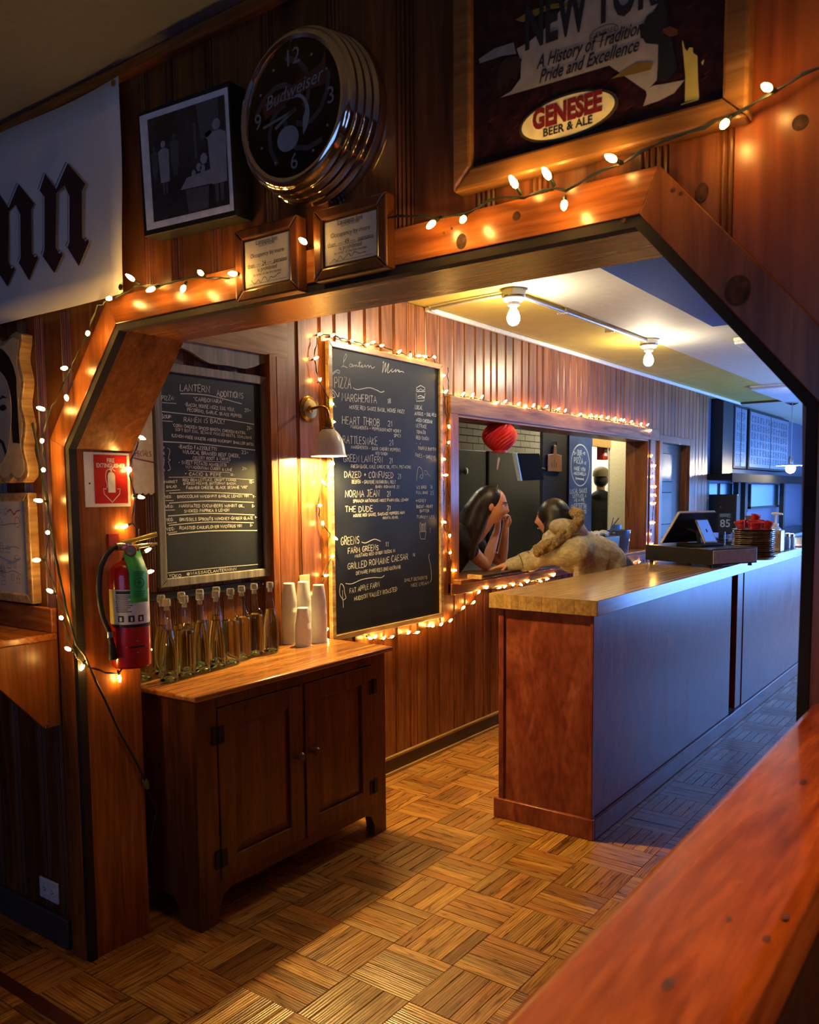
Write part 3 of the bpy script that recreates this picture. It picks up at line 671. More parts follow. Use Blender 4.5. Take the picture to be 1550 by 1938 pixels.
s1 = string_lights('mini light string draped over the cut-corner opening and down its left post', [(S1_WIRE_A, .0025), ([S1_WIRE_A[-1]]+S1_WIRE_B, .002)],
    [(S1_BULBS_A+[(-.13, 1.5, 2.31), (.05, 1.5, 2.3), (.25, 1.5, 2.33), (.46, 1.5, 2.3), (.7, 1.5, 2.33)], (0, -1, 0)), (S1_BULBS_B, (1, 0, 0))], (-2.46, 1.5, 1.2), 2)
g = M(); g.tube(strand([(-.225, 1.505, 2.244), (-.13, 1.505, 2.28), (.05, 1.505, 2.27), (.25, 1.505, 2.3), (.46, 1.505, 2.27), (.72, 1.505, 2.3)], .002, 5), .003, 6); obj('cord', g, CORD, s1)
lead = M(); lead.tube(strand(LEAD_A+LEAD_B[:6], .001, 3), .0042, 7); lead.tube(strand(LEAD_B[6:], .001, 4), .002, 6)
obj('lead', lead, CORD, s1)
pl = M().lathe([(0, 0), (.009, 0), (.011, .012), (.009, .03), (.005, .036), (0, .036)], LEAD_B[5], Vector(LEAD_B[6])-Vector(LEAD_B[5]), 10)
obj('plug', pl, plain('green_plug', (.14, .16, .03), .4), s1)
def ring_wire(B): return off(B, (-.02, 0, 0))
string_lights('mini light string running all round the frame of the tall menu chalkboard', [(off(S2_BULBS, (-.012, 0, 0)), .004), ([(-2.775, 4.19, 2.3)]+[(-2.775, 4.19+.012*math.sin(i*1.7), 2.25-i*.06) for i in range(20)], .004)], [(S2_BULBS, (1, 0, 0))], (-2.77, 3.6, 2.3), 5)
string_lights('mini light string swagged low across the wall under the menu board and serving sill', [(off(S3_BULBS+[(-2.768, 5.9, .985), (-2.768, 6.6, .96), (-2.768, 7.1, .945)], (-.01, 0, -.008)), .004)], [(S3_BULBS+[(-2.768, 5.86, .985), (-2.768, 6.02, .98), (-2.768, 6.3, .975), (-2.768, 6.6, .96), (-2.768, 6.8, .96), (-2.768, 7.098, .942), (-2.768, 7.291, .935)], (1, 0, 0))], (-2.77, 4.5, 1.0), 6)
string_lights('mini light string along the top and right side of the serving window', [(off(S4_BULBS, (-.012, 0, -.01)), .004)], [(S4_BULBS, (1, 0, 0))], (-2.77, 6, 2.16), 7)
# ================================================================== ON THE PARTITION
# ---- banner
PAPER = plain('banner_cloth', (.62, .62, .62), .8, var=.06, bscale=3)
INK = plain('maroon_ink', (.035, .012, .016), .6); INKK = plain('black_ink', (.012, .011, .012), .6)
bn = thing('banner', 'white banner with dark blackletter letters hung at upper left of partition', 'banner', (-2.9, 1.52, 2.44))
g = M(); cols, rows = 24, 8; vs = []
for i in range(cols+1):
    for j in range(rows+1):
        t = i/cols; x = -3.9+t*1.795; zt = 2.738-.006*math.sin(t*9); zb = 2.142+.003*math.sin(t*7)
        vs.append((x-(.018*(j/rows) if i == cols else 0), 1.517+.004*math.sin(t*16)+.003*math.sin(j*.9+t*5), zt+(zb-zt)*j/rows))
g.add(vs, [(i*(rows+1)+j, (i+1)*(rows+1)+j, (i+1)*(rows+1)+j+1, i*(rows+1)+j+1) for i in range(cols) for j in range(rows)])
o = obj('cloth', g, PAPER, bn); md = o.modifiers.new('solid', 'SOLIDIFY'); md.thickness = .002
n2 = [(170,655),(212,712),(255,615),(321,692),(308,718),(309,893),(322,908),(332,900),(334,912),(297,1001),(254,930),(262,912),(262,738),(242,697),(212,727),(209,930),(222,955),(233,948),(236,958),(205,1027),(161,963),(168,940),(168,740),(150,717)]
q = [at(x/1.987, y/1.987, 'y', 1.507) for x, y in n2]
base = [(p.x, p.z) for p in q]
dxn = at(297/1.987, 1001/1.987, 'y', 1.507).x-at(110/1.987, 1055/1.987, 'y', 1.507).x
for k, sh in enumerate((0, -dxn)):
    for lay, (ox, oz, mt) in enumerate(((-.013, .009, INKK), (-.0085, .006, PAPER), (0, 0, INK))):
        y = 1.5085-.0012*lay
        obj('blackletter_n', M().prism([(a+sh+ox, b+oz) for a, b in base], xz(y), xz(y+.0006)), mt, bn, smooth=False)
for z in (2.722, 2.16): obj('grommet', M().lathe([(.004, 0), (.009, 0), (.009, .003), (.004, .003)], (-2.125, 1.51, z), YN, 12), BRASS, bn)
# ---- box-framed black and white photograph
ph = thing('framed_photograph', 'black and white photograph of workers in a deep black frame, hung tilted', 'framed photo', (-1.86, 1.53, 2.45))
q = [at(x, y, 'y', 1.49) for x, y in ((260, 215), (433, 152), (447, 408), (273, 448))]       # outer front corners TL TR BR BL
qi = [at(x, y, 'y', 1.489) for x, y in ((263.5, 220.5), (430.5, 164.5), (443, 398), (278, 436.5))]
ctr = sum((Vector(p) for p in q), Vector())/4
obj('frame', M().prism([(p.x, p.z) for p in q], xz(1.4895), xz(1.545)), BLACK, ph, smooth=False, bevel=.002)
obj('mat_board', M().poly([tuple(p) for p in qi]), plain('mat_white', (.8, .8, .8), .6), ph, smooth=False)
def bil(u, v, y=1.4872):
    a = qi[0].lerp(qi[1], u); b = qi[3].lerp(qi[2], u); p = a.lerp(b, v); return (p.x, y, p.z)
PG = [plain('photo_dark', (.035, .037, .042), .3, bscale=12, var=.5), plain('photo_light', (.3, .31, .34), .35), plain('photo_mid', (.09, .095, .105), .35)]
g = M(); g.poly([bil(.1, .055), bil(.965, .055), bil(.965, .945), bil(.1, .945)], 0)
def fig(pts, mi, y=1.4866): g.poly([bil(u, v, y) for u, v in pts], mi)
fig([(.66,.06),(.9,.06),(.9,.34),(.7,.36)], 2)
def person_print(cx, top, h, wd, apron):
    fig([(cx+wd*.22*math.cos(a), top+h*.075+h*.07*math.sin(a)) for a in [i*PI/5 for i in range(10)]], 1 if apron else 2, 1.4862)
    fig([(cx-wd*.5, top+h*.2), (cx-wd*.2, top+h*.15), (cx+wd*.2, top+h*.15), (cx+wd*.5, top+h*.2), (cx+wd*.45, top+h*.5), (cx+wd*.42, top+h*.78), (cx-wd*.38, top+h*.78), (cx-wd*.45, top+h*.5)], 1 if apron else 2, 1.4864)
    fig([(cx-wd*.25, top+h*.78), (cx-wd*.03, top+h*.78), (cx-wd*.05, top+h), (cx-wd*.2, top+h)], 2, 1.4864)
    fig([(cx+wd*.03, top+h*.78), (cx+wd*.25, top+h*.78), (cx+wd*.2, top+h), (cx+wd*.05, top+h)], 2, 1.4864)
person_print(.27, .27, .46, .13, True); person_print(.16, .3, .3, .08, False); person_print(.4, .24, .36, .1, False); person_print(.87, .22, .68, .2, True)
fig([(.74,.32),(.8,.3),(.84,.36),(.76,.37)], 1); fig([(.44,.73),(.52,.64),(.78,.62),(.8,.74)], 1); fig([(.5,.74),(.76,.75),(.74,.93),(.52,.94)], 2)
for cx, cv, r in ((.6,.62,.025),(.66,.58,.03),(.72,.52,.04),(.7,.6,.03)): fig([(cx+r*math.cos(i*PI/4), cv+r*1.2*math.sin(i*PI/4)) for i in range(8)], 1, 1.486)
fig([(.62,.2),(.65,.2),(.65,.5),(.62,.5)], 2)
obj('print', g, PG, ph, smooth=False)
# ---- wall clock with stepped chrome rings
CC = Vector((-1.372, 1.545, 2.427))
ck = thing('wall_clock', 'round wall clock with stepped chrome rings and a black dial', 'clock', CC)
prof = [(.186, 0), (.186, .012)]
for i, r in enumerate((.186, .182, .178, .174)):
    h = .012+i*.022; prof += [(r+.003, h+.004), (r+.004, h+.009), (r+.003, h+.014), (r-.002, h+.018), (r-.005, h+.021)]
prof += [(.168, .102), (.164, .108), (.155, .111), (.147, .108), (.144, .1)]
obj('chrome_case', M().lathe(prof, CC, YN, 72, caps=False), CHROME, ck)
DIAL = plain('clock_dial', (.016, .015, .016), .25, var=.4, bscale=9)
obj('dial', M().lathe([(.146, .0995), (0, .0995)], CC, YN, 48), DIAL, ck)
CY_ = CC.y-.1005
def dial(u, v, k=0): return (CC.x+u, CY_-.0006*k, CC.z+v)
SILVER = plain('dial_silver', (.33, .33, .35), .4); DRED = plain('dial_red', (.1, .008, .01), .5); DGREY = plain('dial_grey', (.05, .05, .055), .5)
g = M()
for i in range(5):                                               # dark swirl of the dial
    a0 = i*1.25; pts = [((.03+.018*t)*math.cos(a0+t*.35), (.03+.018*t)*math.sin(a0+t*.35)) for t in range(6)]
    g.ribbon(pts, .012, lambda p: dial(p[0], p[1], 0))
obj('dial_swirl', g, DGREY, ck, smooth=False)
g = M().poly([dial(-.085, -.012+.05, 1), dial(-.01, .052, 1), dial(.085, .075, 1), dial(.1, .1, 1), dial(.1, .03, 1), dial(.01, .03, 1), dial(-.09, .0, 1), dial(-.1, .05, 1)])
obj('red_bow', g, DRED, ck, smooth=False)
lettering('Budweiser', .042, dial(0, .042, 2), (1, 0, .12), ZP, SILVER, ck, shear=.35)
for s, a in (('12', 0), ('3', 90), ('6', 180), ('9', 270)):
    lettering(s, .05, dial(.113*math.sin(math.radians(a)), .113*math.cos(math.radians(a)), 1), XP, ZP, plain('numeral_grey', (.3, .29, .27), .5), ck)
g = M()
for i in range(12):
    if i % 3: g.lathe([(.0, 0), (.003, 0), (.003, .001), (0, .001)], dial(.118*math.sin(i*PI/6), .118*math.cos(i*PI/6), 0), YN, 8)
obj('hour_dots', g, SILVER, ck)
cres = [(.055*math.cos(a), .055*math.sin(a)-.01) for a in [(-.9+i*.2) for i in range(13)]]+[(.01+.032*math.cos(a), .03*math.sin(a)+.003) for a in [(1.5-i*.2) for i in range(12)]]
obj('crescent_badge', M().poly([dial(x-.005, z-.008, 1) for x, z in cres]), SILVER, ck, smooth=False)
obj('round_badge', M().poly([dial(-.018+.034*math.cos(i*PI/9), -.058+.028*math.sin(i*PI/9), 1) for i in range(18)]), SILVER, ck, smooth=False)
HAND = plain('hand_metal', (.25, .24, .22), .4)
for nm, a, l, wd in (('minute_hand', 262, .105, .006), ('hour_hand', 246, .07, .007), ('second_hand', 274, .095, .0025)):
    u = Vector((math.sin(math.radians(a)), 0, math.cos(math.radians(a))))
    s = Vector((u.z, 0, -u.x)); c = Vector(dial(0, -.004, 4)) if nm != 'second_hand' else Vector(dial(0, .025, 5))
    obj(nm, M().obox(c+u*(l/2-.01), u, s, YP, l/2, wd/2, .0006), HAND, ck, smooth=False)
obj('lens', M().lathe([(.1455, .106), (.1, .1085), (0, .11)], CC, YN, 48), glass('clock_lens'), ck)
# ---- two framed occupancy certificates
def certificate(label, cs, num, glow):
    q = [at(x, y, 'y', 1.498) for x, y in cs]; x0 = (q[0].x+q[3].x)/2; x1 = (q[1].x+q[2].x)/2; z1 = (q[0].z+q[1].z)/2; z0 = (q[2].z+q[3].z)/2
    r = thing('framed_certificate', label, 'framed certificate', ((x0+x1)/2, 1.53, (z0+z1)/2))
    wd = .026
    for nm, a in (('rail', ((x0, z1), (x1, z1), (x1-wd, z1-wd), (x0+wd, z1-wd))), ('rail', ((x0, z0), (x0+wd, z0+wd), (x1-wd, z0+wd), (x1, z0))), ('stile', ((x0, z0), (x0, z1), (x0+wd, z1-wd), (x0+wd, z0+wd))), ('stile', ((x1, z0), (x1-wd, z0+wd), (x1-wd, z1-wd), (x1, z1)))):
        m = M(); m.prism(a, xz(1.496), xz(1.530)); obj(nm, m, CABW, r, smooth=False, bevel=.004)
    obj('gilt_slip', M().box(x0+wd-.004, x1-wd+.004, 1.504, 1.508, z0+wd-.004, z1-wd+.004), BRASS, r, smooth=False)
    i0, i1, j0, j1 = x0+wd+.006, x1-wd-.006, z0+wd+.006, z1-wd-.006
    obj('paper', M().box(i0, i1, 1.5025, 1.5045, j0, j1), plain('old_paper', (.5, .47, .38), .6, var=.05), r, smooth=False)
    cx = (i0+i1)/2; H = j1-j0
    for s, v, sz in (('Lantern Inn', .93, .017), ('LOCATION', .86, .011), ('Occupancy by more', .66, .015), ('than  — %s —  persons' % num, .46, .015), ('is prohibited', .34, .014), ('by order of the fire marshal', .24, .009)):
        lettering(s, sz, (cx, 1.5018, j0+H*v), XP, ZP, INKK, r, wscale=.95)
    g = M(); rr = random.Random(len(num)+int(num))
    pts = smooth([(i0+.02+k*.0085, j0+H*.1+rr.uniform(-.006, .009)) for k in range(int((i1-i0-.035)/.0085))], 4)
    g.ribbon(pts, .0014, xz(1.5018)); g.ribbon([(i0+.012, j0+H*.05), (i1-.012, j0+H*.055)], .0008, xz(1.5018))
    g.ribbon([(i0+.01, j0+H*.41), (i1-.01, j0+H*.42)], .0008, xz(1.5018))
    obj('signature', g, INKK, r, smooth=False)
    return r
certificate('framed occupancy certificate reading 24, lower left of the clock', ((445, 438), (563, 405), (565, 548), (446, 575)), '24', 0)
certificate('framed occupancy certificate reading 49, directly below the clock', ((590, 400), (732, 362), (732, 513), (597, 527)), '49', 1)
# ---- large framed beer poster
x0, x1, z0, z1 = -.985, -.400, 2.182, 2.72
po = thing('framed_poster', 'wide oak framed beer poster with a state map and cream oval badge', 'poster', (-.69, 1.53, 2.45))
OAKF = wood('oak_frame', (.14, .06, .018), (.24, .11, .03), (.33, .16, .05), 'x', .3, 1)
wd = .042
for nm, a in (('rail', ((x0, z1), (x1, z1), (x1-wd, z1-wd), (x0+wd, z1-wd))), ('rail', ((x0, z0), (x0+wd, z0+wd), (x1-wd, z0+wd), (x1, z0))), ('stile', ((x0, z0), (x0, z1), (x0+wd, z1-wd), (x0+wd, z0+wd))), ('stile', ((x1, z0), (x1-wd, z0+wd), (x1-wd, z1-wd), (x1, z1)))):
    obj(nm, M().prism(a, xz(1.508), xz(1.546)), OAKF, po, smooth=False, bevel=.006)
POSM = plain('poster_maroon', (.022, .006, .007), .28, var=.6, bscale=60)
obj('print', M().box(x0+wd-.003, x1-wd+.003, 1.524, 1.53, z0+wd-.003, z1-wd+.003), POSM, po, smooth=False)
def pp(L, k=1):
    y = 1.524-.0008*k; return [tuple(at(x, yy, 'y', y)) for x, yy in L]
def clip_z(pts): return [(p[0], p[1], min(p[2], z1-wd)) for p in pts]
g = M()
rr = random.Random(4)
for i in range(150):
    u, v = rr.uniform(x0+wd+.01, x1-wd-.02), rr.uniform(z0+wd+.01, 2.66)
    g.add([(u, 1.5237, v), (u+.012, 1.5237, v+.006), (u+.012, 1.5237, v+.0085), (u, 1.5237, v+.0025)], [(0, 1, 2, 3)])
obj('print_hatching', g, plain('poster_red', (.07, .012, .012), .4), po, smooth=False)
MAPG = plain('poster_map_grey', (.34, .31, .27), .35)
g = M()
g.poly(clip_z(pp([(947,185),(968,172),(985,148),(986,118),(978,92),(1000,80),(1048,40),(1092,-40),(1255,-40),(1250,0),(1236,22),(1226,38),(1211,52),(1212,72),(1246,80),(1245,125),(1243,152),(1232,163),(1222,172),(1153,124),(1060,152)])))
g.poly(pp([(1217,201),(1224,181),(1222,170),(1236,162),(1262,158),(1296,151),(1276,176),(1247,191)]))
obj('state_map', g, MAPG, po, smooth=False)
g = M(); g.poly(pp([(940,135),(955,112),(975,105),(988,112),(982,135),(978,150),(966,148),(962,165),(952,158),(948,175),(940,165)], 2)); obj('bison_head', g, plain('poster_brown', (.03, .014, .008), .4), po, smooth=False)
g = M(); g.poly(pp([(906,112),(935,92),(972,80),(977,102),(950,106),(908,120)], 2)); obj('waterfall', g, plain('poster_foam', (.2, .2, .21), .4), po, smooth=False)
g = M(); g.poly(pp([(975,38),(1000,22),(1040,8),(1098,0),(1096,10),(1040,18),(990,42)], 2)); GOLD = plain('poster_gold', (.2, .13, .02), .4); obj('gold_skyline', g, GOLD, po, smooth=False); g = M(); g.poly(pp([(1155,150),(1185,130),(1205,118),(1236,118),(1232,132),(1200,140),(1170,146)], 2)); obj('gold_island', g, GOLD, po, smooth=False)
g = M(); g.poly(pp([(1211,62),(1224,30),(1240,20),(1252,-10),(1262,20),(1270,70),(1282,130),(1262,155),(1245,152),(1246,84),(1222,82)], 2)); obj('dark_hills', g, plain('poster_dark_green', (.014, .016, .012), .4), po, smooth=False)
g = M(); g.poly(pp([(1254,55),(1268,50),(1283,56),(1282,66),(1268,70),(1255,62)], 3)); obj('red_barn', g, plain('poster_barn', (.12, .04, .015), .4), po, smooth=False)
g = M(); g.poly(pp([(1292,76),(1296,92),(1301,97),(1304,90),(1311,90),(1312,100),(1320,106),(1321,150),(1323,186),(1315,188),(1296,193),(1297,145),(1294,110),(1291,82)], 3)); g.poly(pp([(1327,118),(1333,112),(1330,124)], 3)); g.poly(pp([(1289,197),(1322,186),(1322,189),(1289,199)], 3))
obj('robed_statue', g, plain('poster_yellow', (.5, .42, .1), .4), po, smooth=False)
def pdir(a, b): return (b-a)
lettering('NEW YORK', .115, at(992, 58, 'y', 1.522), XP, ZP, INKK, po, align='LEFT', bold=.004, wscale=.49)
lettering('A History of Tradition,', .034, at(1114, 86, 'y', 1.522), XP, ZP, INKK, po, shear=.4, wscale=.68, bold=.0006)
lettering('Pride and Excellence', .034, at(1110, 117, 'y', 1.522), XP, ZP, INKK, po, shear=.4, wscale=.7, bold=.0006)
oc = at(1075, 218.5, 'y', 1.52); ol = at(985, 238, 'y', 1.52); orr = at(1165, 197, 'y', 1.52); rx = (orr.x-ol.x)/2+.004; rz = .041
oc = Vector(((orr.x+ol.x)/2, 1.52, oc.z))
def ell(a, b, y, n=40): return [(oc.x+a*math.cos(2*PI*i/n), y, oc.z+b*math.sin(2*PI*i/n)) for i in range(n)]
obj('badge_rim', M().prism([(p[0], p[2]) for p in ell(rx, rz, 0)], xz(1.5215), xz(1.524)), plain('badge_rim', (.06, .05, .03), .35), po, smooth=False)
obj('badge', M().prism([(p[0], p[2]) for p in ell(rx*.94, rz*.9, 0)], xz(1.5205), xz(1.5222)), plain('badge_cream', (.92, .82, .42), .4), po, smooth=False)
lettering('GENESEE', .05, (oc.x, 1.5198, oc.z+.008), XP, ZP, plain('badge_red', (.2, .015, .01), .4), po, bold=.0026, wscale=.72)
lettering('BEER & ALE', .021, (oc.x+.002, 1.5198, oc.z-.02), XP, ZP, INKK, po, bold=.0005, wscale=.98)
g = M(); c = at(1142, 62, 'y', 1.5215); g.ribbon([(c.x+.028*math.cos(i*PI/12), c.z+.013*math.sin(i*PI/12)+.0*i) for i in range(25)], .0012, xz(1.522)); obj('small_badge_ring', g, INKK, po, smooth=False)
lettering('GENESEE', .013, (c.x, 1.5215, c.z), XP, ZP, INKK, po)
# ---- scalloped wooden plaque with a face
pq = thing('portrait_plaque', 'scalloped wooden plaque bearing a dark haired face, cut by left picture edge', 'plaque', (-2.9, 1.53, 1.83))
X1, X0, ZT, ZB = -2.665, -3.015, 2.09, 1.615
edge = []
for i in range(13): edge.append((X0+(X1-X0)*i/12, ZB+.012*math.cos(i*PI/1.5)))
for i in range(1, 19): edge.append((X1+.01*math.sin(i*1.15)-.004, ZB+(ZT-ZB)*i/18))
for i in range(1, 12): edge.append((X1+(X0-X1)*i/12, ZT+.012*math.sin(i*1.3)))
for i in range(19): edge.append((X0-.01*math.sin(i*1.15), ZT+(ZB-ZT)*i/18))
obj('plaque_board', M().prism(edge, xz(1.505), xz(1.545)), PINE_PALE, pq, smooth=False, bevel=.008)
cxp, czp = (X0+X1)/2, (ZT+ZB)/2
inner = [(cxp+(a-cxp)*.9, czp+(b-czp)*.93) for a, b in edge]
def fl(pts, y): return M().prism(pts, xz(y), xz(y+.0007))
obj('print', fl(inner, 1.5035), plain('plaque_sand', (.62, .42, .2), .35), pq, smooth=False)
HAIRP = plain('print_black_hair', (.01, .01, .011), .3)
obj('print_hair', fl([(cxp+.145*math.cos(a)*(1 if math.sin(a) > 0 else .95), czp+.06+.155*math.sin(a)) for a in [i*PI/12 for i in range(13)]]+[(cxp-.19, czp-.02), (cxp+.185, czp-.02)][0:0]+[(cxp-.14, czp-.1), (cxp-.105, czp-.1), (cxp-.09, czp), (cxp+.09, czp), (cxp+.1, czp-.11), (cxp+.142, czp-.115)][::1], 1.5028), HAIRP, pq, smooth=False)
FACE = plain('print_face', (.33, .29, .24), .35, var=.3, bscale=8)
fc = [(cxp+.102*math.cos(a), czp+.02+(.12 if math.sin(a) > 0 else .2)*math.sin(a)) for a in [i*PI/14 for i in range(28)]]
obj('print_face', fl(fc, 1.5021), FACE, pq, smooth=False)
for sx in (-1, 1):
    obj('print_eye', fl([(cxp+sx*.05+.022*math.cos(i*PI/8), czp+.008+.01*math.sin(i*PI/8)) for i in range(16)], 1.5014), HAIRP, pq, smooth=False)
    obj('print_eyebrow', fl([(cxp+sx*.022, czp+.034), (cxp+sx*.05, czp+.05), (cxp+sx*.082, czp+.038), (cxp+sx*.05, czp+.04)], 1.5014), HAIRP, pq, smooth=False)
obj('print_moustache', fl([(cxp-.045, czp-.105), (cxp-.06, czp-.14), (cxp-.05, czp-.15), (cxp-.03, czp-.11), (cxp, czp-.1), (cxp+.03, czp-.11), (cxp+.05, czp-.15), (cxp+.06, czp-.14), (cxp+.045, czp-.105), (cxp, czp-.085)], 1.5014), HAIRP, pq, smooth=False)
obj('print_nose', fl([(cxp-.022, czp-.07), (cxp, czp-.08), (cxp+.022, czp-.07), (cxp+.01, czp-.062), (cxp-.01, czp-.062)], 1.5014), HAIRP, pq, smooth=False)
# ---- framed hand-drawn map under the plaque
mp_ = thing('framed_map', 'pale hand drawn map in a honey wood frame under the plaque', 'framed map', (-2.9, 1.53, 1.38))
x0, x1, z0, z1 = -3.15, -2.68, 1.2, 1.575; wd = .03
for nm, a in (('rail', ((x0, z1), (x1, z1), (x1-wd, z1-wd), (x0+wd, z1-wd))), ('rail', ((x0, z0), (x0+wd, z0+wd), (x1-wd, z0+wd), (x1, z0))), ('stile', ((x0, z0), (x0, z1), (x0+wd, z1-wd), (x0+wd, z0+wd))), ('stile', ((x1, z0), (x1-wd, z0+wd), (x1-wd, z1-wd), (x1, z1)))):
    obj(nm, M().prism(a, xz(1.512), xz(1.546)), PINE_PALE, mp_, smooth=False, bevel=.004)
obj('paper', M().box(x0+wd-.002, x1-wd+.002, 1.522, 1.526, z0+wd-.002, z1-wd+.002), plain('map_paper', (.66, .58, .46), .5, var=.05), mp_, smooth=False)
g = M(); rr = random.Random(9); F_ = xz(1.5212)
for i in range(34):
    u, v = rr.uniform(x0+.06, x1-.07), rr.uniform(z0+.05, z1-.06); a, b = rr.uniform(.012, .03), rr.uniform(.01, .022)
    g.ribbon([(u, v), (u+a, v), (u+a, v+b), (u, v+b), (u, v)], .0012, F_)
    if i % 2: g.ribbon([(u-.003, v+b), (u+a/2, v+b+.014), (u+a+.003, v+b)], .0012, F_)
for v in (z0+.1, z0+.19, z0+.27): g.ribbon(smooth([(x0+wd+.01+k*.05, v+rr.uniform(-.008, .008)) for k in range(8)]), .0014, F_)
obj('ink_drawing', g, INKK, mp_, smooth=False)
g = M(); g.ribbon(smooth([(x0+wd+.01+k*.05, z0+.145+.01*math.sin(k*1.9)) for k in range(8)]), .006, F_); obj('blue_river', g, plain('map_blue', (.3, .36, .5), .5), mp_, smooth=False)
g = M(); g.ribbon(smooth([(x1-.15+k*.02, z1-.065+.009*math.sin(k*2.2)) for k in range(5)]), .005, F_); g.ribbon([(x1-.09+.016*math.cos(i*PI/6), z1-.1+.018*math.sin(i*PI/6)) for i in range(13)], .002, F_); obj('red_title', g, plain('map_red', (.5, .08, .05), .5), mp_, smooth=False)
# ---- bracketed wall shelf
sh = thing('wall_shelf', 'stained pine wall shelf on a triangular bracket left of the opening', 'shelf', (-3.2, 1.44, 1.1))
obj('shelf_board', M().box(-3.9, -2.585, 1.33, 1.54, 1.085, 1.108), PINE_X, sh, bevel=.004)
obj('back_rail', M().box(-3.9, -2.588, 1.522, 1.544, 1.108, 1.192), PINE_X, sh, bevel=.004)
for x in (-2.612, -3.45):
    obj('bracket', M().prism([(1.338, 1.085), (1.338, .955), (1.485, .792), (1.544, .792), (1.544, 1.085)], lambda p: (x, p[0], p[1]), lambda p: (x+.02, p[0], p[1])), PINE, sh, smooth=False, bevel=.002)
obj('bolt', M().lathe([(0, 0), (.006, 0), (.006, .004), (.0, .006)], (-2.592, 1.487, .8), XP, 10), STEEL, sh)
# ---- duplex outlet lying on its side
ot = thing('wall_outlet', 'white duplex outlet plate low on the partition above the baseboard', 'outlet', (-2.71, 1.54, .18))
obj('cover_plate', M().box(-2.768, -2.652, 1.536, 1.545, .143, .218), WHITE, ot, bevel=.003)
for sx in (-1, 1):
    rcp = obj('receptacle', M().lathe([(0, 0), (.0165, 0), (.0165, .003), (0, .003)], (-2.71+sx*.024, 1.537, .18), YN, 20), WHITE, ot)
    g = M()
    for dz in (-.006, .006): g.box(-2.71+sx*.024-.004, -2.71+sx*.024+.004, 1.5335, 1.5345, .18+dz-.0012, .18+dz+.0012)
    g.lathe([(0, 0), (.0028, 0), (.0028, .0008), (0, .0008)], (-2.71+sx*.024+.009, 1.534, .18), YN, 10)
    obj('slots', g, BLACK, rcp)
# ---- fire extinguisher sign on the post
sg = thing('wall_sign', 'red and white sign with words FIRE EXTINGUISHER and a down arrow', 'sign', (-2.462, 1.67, 1.61))
XS = -2.4625
obj('sign_plate', M().box(-2.465, XS, 1.585, 1.756, 1.526, 1.705), plain('sign_white', (.75, .75, .74), .3, var=.02), sg, smooth=False)
RED = plain('sign_red', (.52, .02, .012), .3, var=.04)
fz = frame_yz
obj('red_field', M().box(XS, XS+.0006, 1.62, 1.746, 1.537, 1.698), RED, sg, smooth=False)
for s, z in (('FIRE', 1.679), ('EXTINGUISHER', 1.662)): lettering(s, .0195, (XS+.0012, 1.683, z), YP, ZP, WHITE, sg, bold=.0004, wscale=.82)
g = M(); F_ = fz(XS+.0011)
g.poly([F_(p) for p in [(1.670, 1.573), (1.698, 1.573), (1.698, 1.628), (1.694, 1.638), (1.688, 1.641), (1.680, 1.641), (1.674, 1.638), (1.670, 1.628)]])
g.ribbon(smooth([(1.684, 1.648), (1.672, 1.649), (1.664, 1.64), (1.662, 1.62), (1.667, 1.6), (1.665, 1.588)]), .0022, F_); g.ribbon([(1.676, 1.651), (1.692, 1.654)], .003, F_); g.ribbon([(1.684, 1.642), (1.684, 1.65)], .006, F_); g.ribbon([(1.69, 1.65), (1.7, 1.644)], .002, F_)
g.ribbon([(1.662, 1.585), (1.652, 1.586), (1.655, 1.568), (1.684, 1.541), (1.713, 1.568), (1.716, 1.586), (1.706, 1.585)], .003, F_)
obj('pictogram', g, WHITE, sg, smooth=False)
obj('screw', M().lathe([(0, 0), (.003, 0), (.003, .0015), (0, .002)], (XS, 1.602, 1.603), XP, 10), BLACK, sg)
# ---- fire extinguisher hung on the post
EX = Vector((-2.388, 1.685, .995))
ex = thing('fire_extinguisher', 'red fire extinguisher hung on the post below the red sign', 'fire extinguisher', EX)
R_ = .0635; XR = plain('extinguisher_red', (.42, .012, .01), .22, var=.03, coat=.4)
obj('cylinder', M().lathe([(0, 0), (R_-.006, 0), (R_, .006), (R_, .305), (R_-.004, .325), (R_-.016, .342), (R_-.036, .352), (.02, .357), (.02, .362), (0, .362)], EX, ZP, 36), XR, ex)
STK = [plain('sticker_white', (.68, .67, .62), .35), plain('sticker_yellow', (.62, .55, .2), .35)]
g = M(); n = 20
def arc(a0, a1, z0_, z1_, mi, r=R_+.0006, nn=14):
    vs = []; 
    for i in range(nn+1):
        a = math.radians(a0+(a1-a0)*i/nn); vs += [(EX.x+r*math.cos(a), EX.y+r*math.sin(a), EX.z+z0_), (EX.x+r*math.cos(a), EX.y+r*math.sin(a), EX.z+z1_)]
    g.add(vs, [(2*i, 2*i+2, 2*i+3, 2*i+1) for i in range(nn)], mi)
arc(-118, -82, .148, .262, 1); arc(-82, 40, .148, .262, 0); obj('label_sticker', g, STK, ex)
g = M(); arc(-76, -20, .248, .258, 0, R_+.0011, 8)
for k in range(9): arc(-78+(k % 3)*1.5, -26-(k*7) % 17, .241-k*.0065, .2435-k*.0065, 0, R_+.0011, 6)
for k, a in enumerate((-62, -32, -4)): arc(a-9, a+9, .156, .177, 0, R_+.0011, 4)
obj('label_print', g, INKK, ex)
g = M()
for k, a in enumerate((-62, -32, -4)): arc(a-4+(k % 2)*2, a+3, .159, .172, 0, R_+.0016, 3)
obj('pictogram_print', g, STK[0], ex)
g = M(); arc(-99, 95, .138, .147, 0, R_+.0015, 20); obj('black_band', g, BLACK, ex)
def arcpt(a, z, r=R_+.001): a = math.radians(a); return (EX.x+r*math.cos(a), EX.y+r*math.sin(a), EX.z+z)
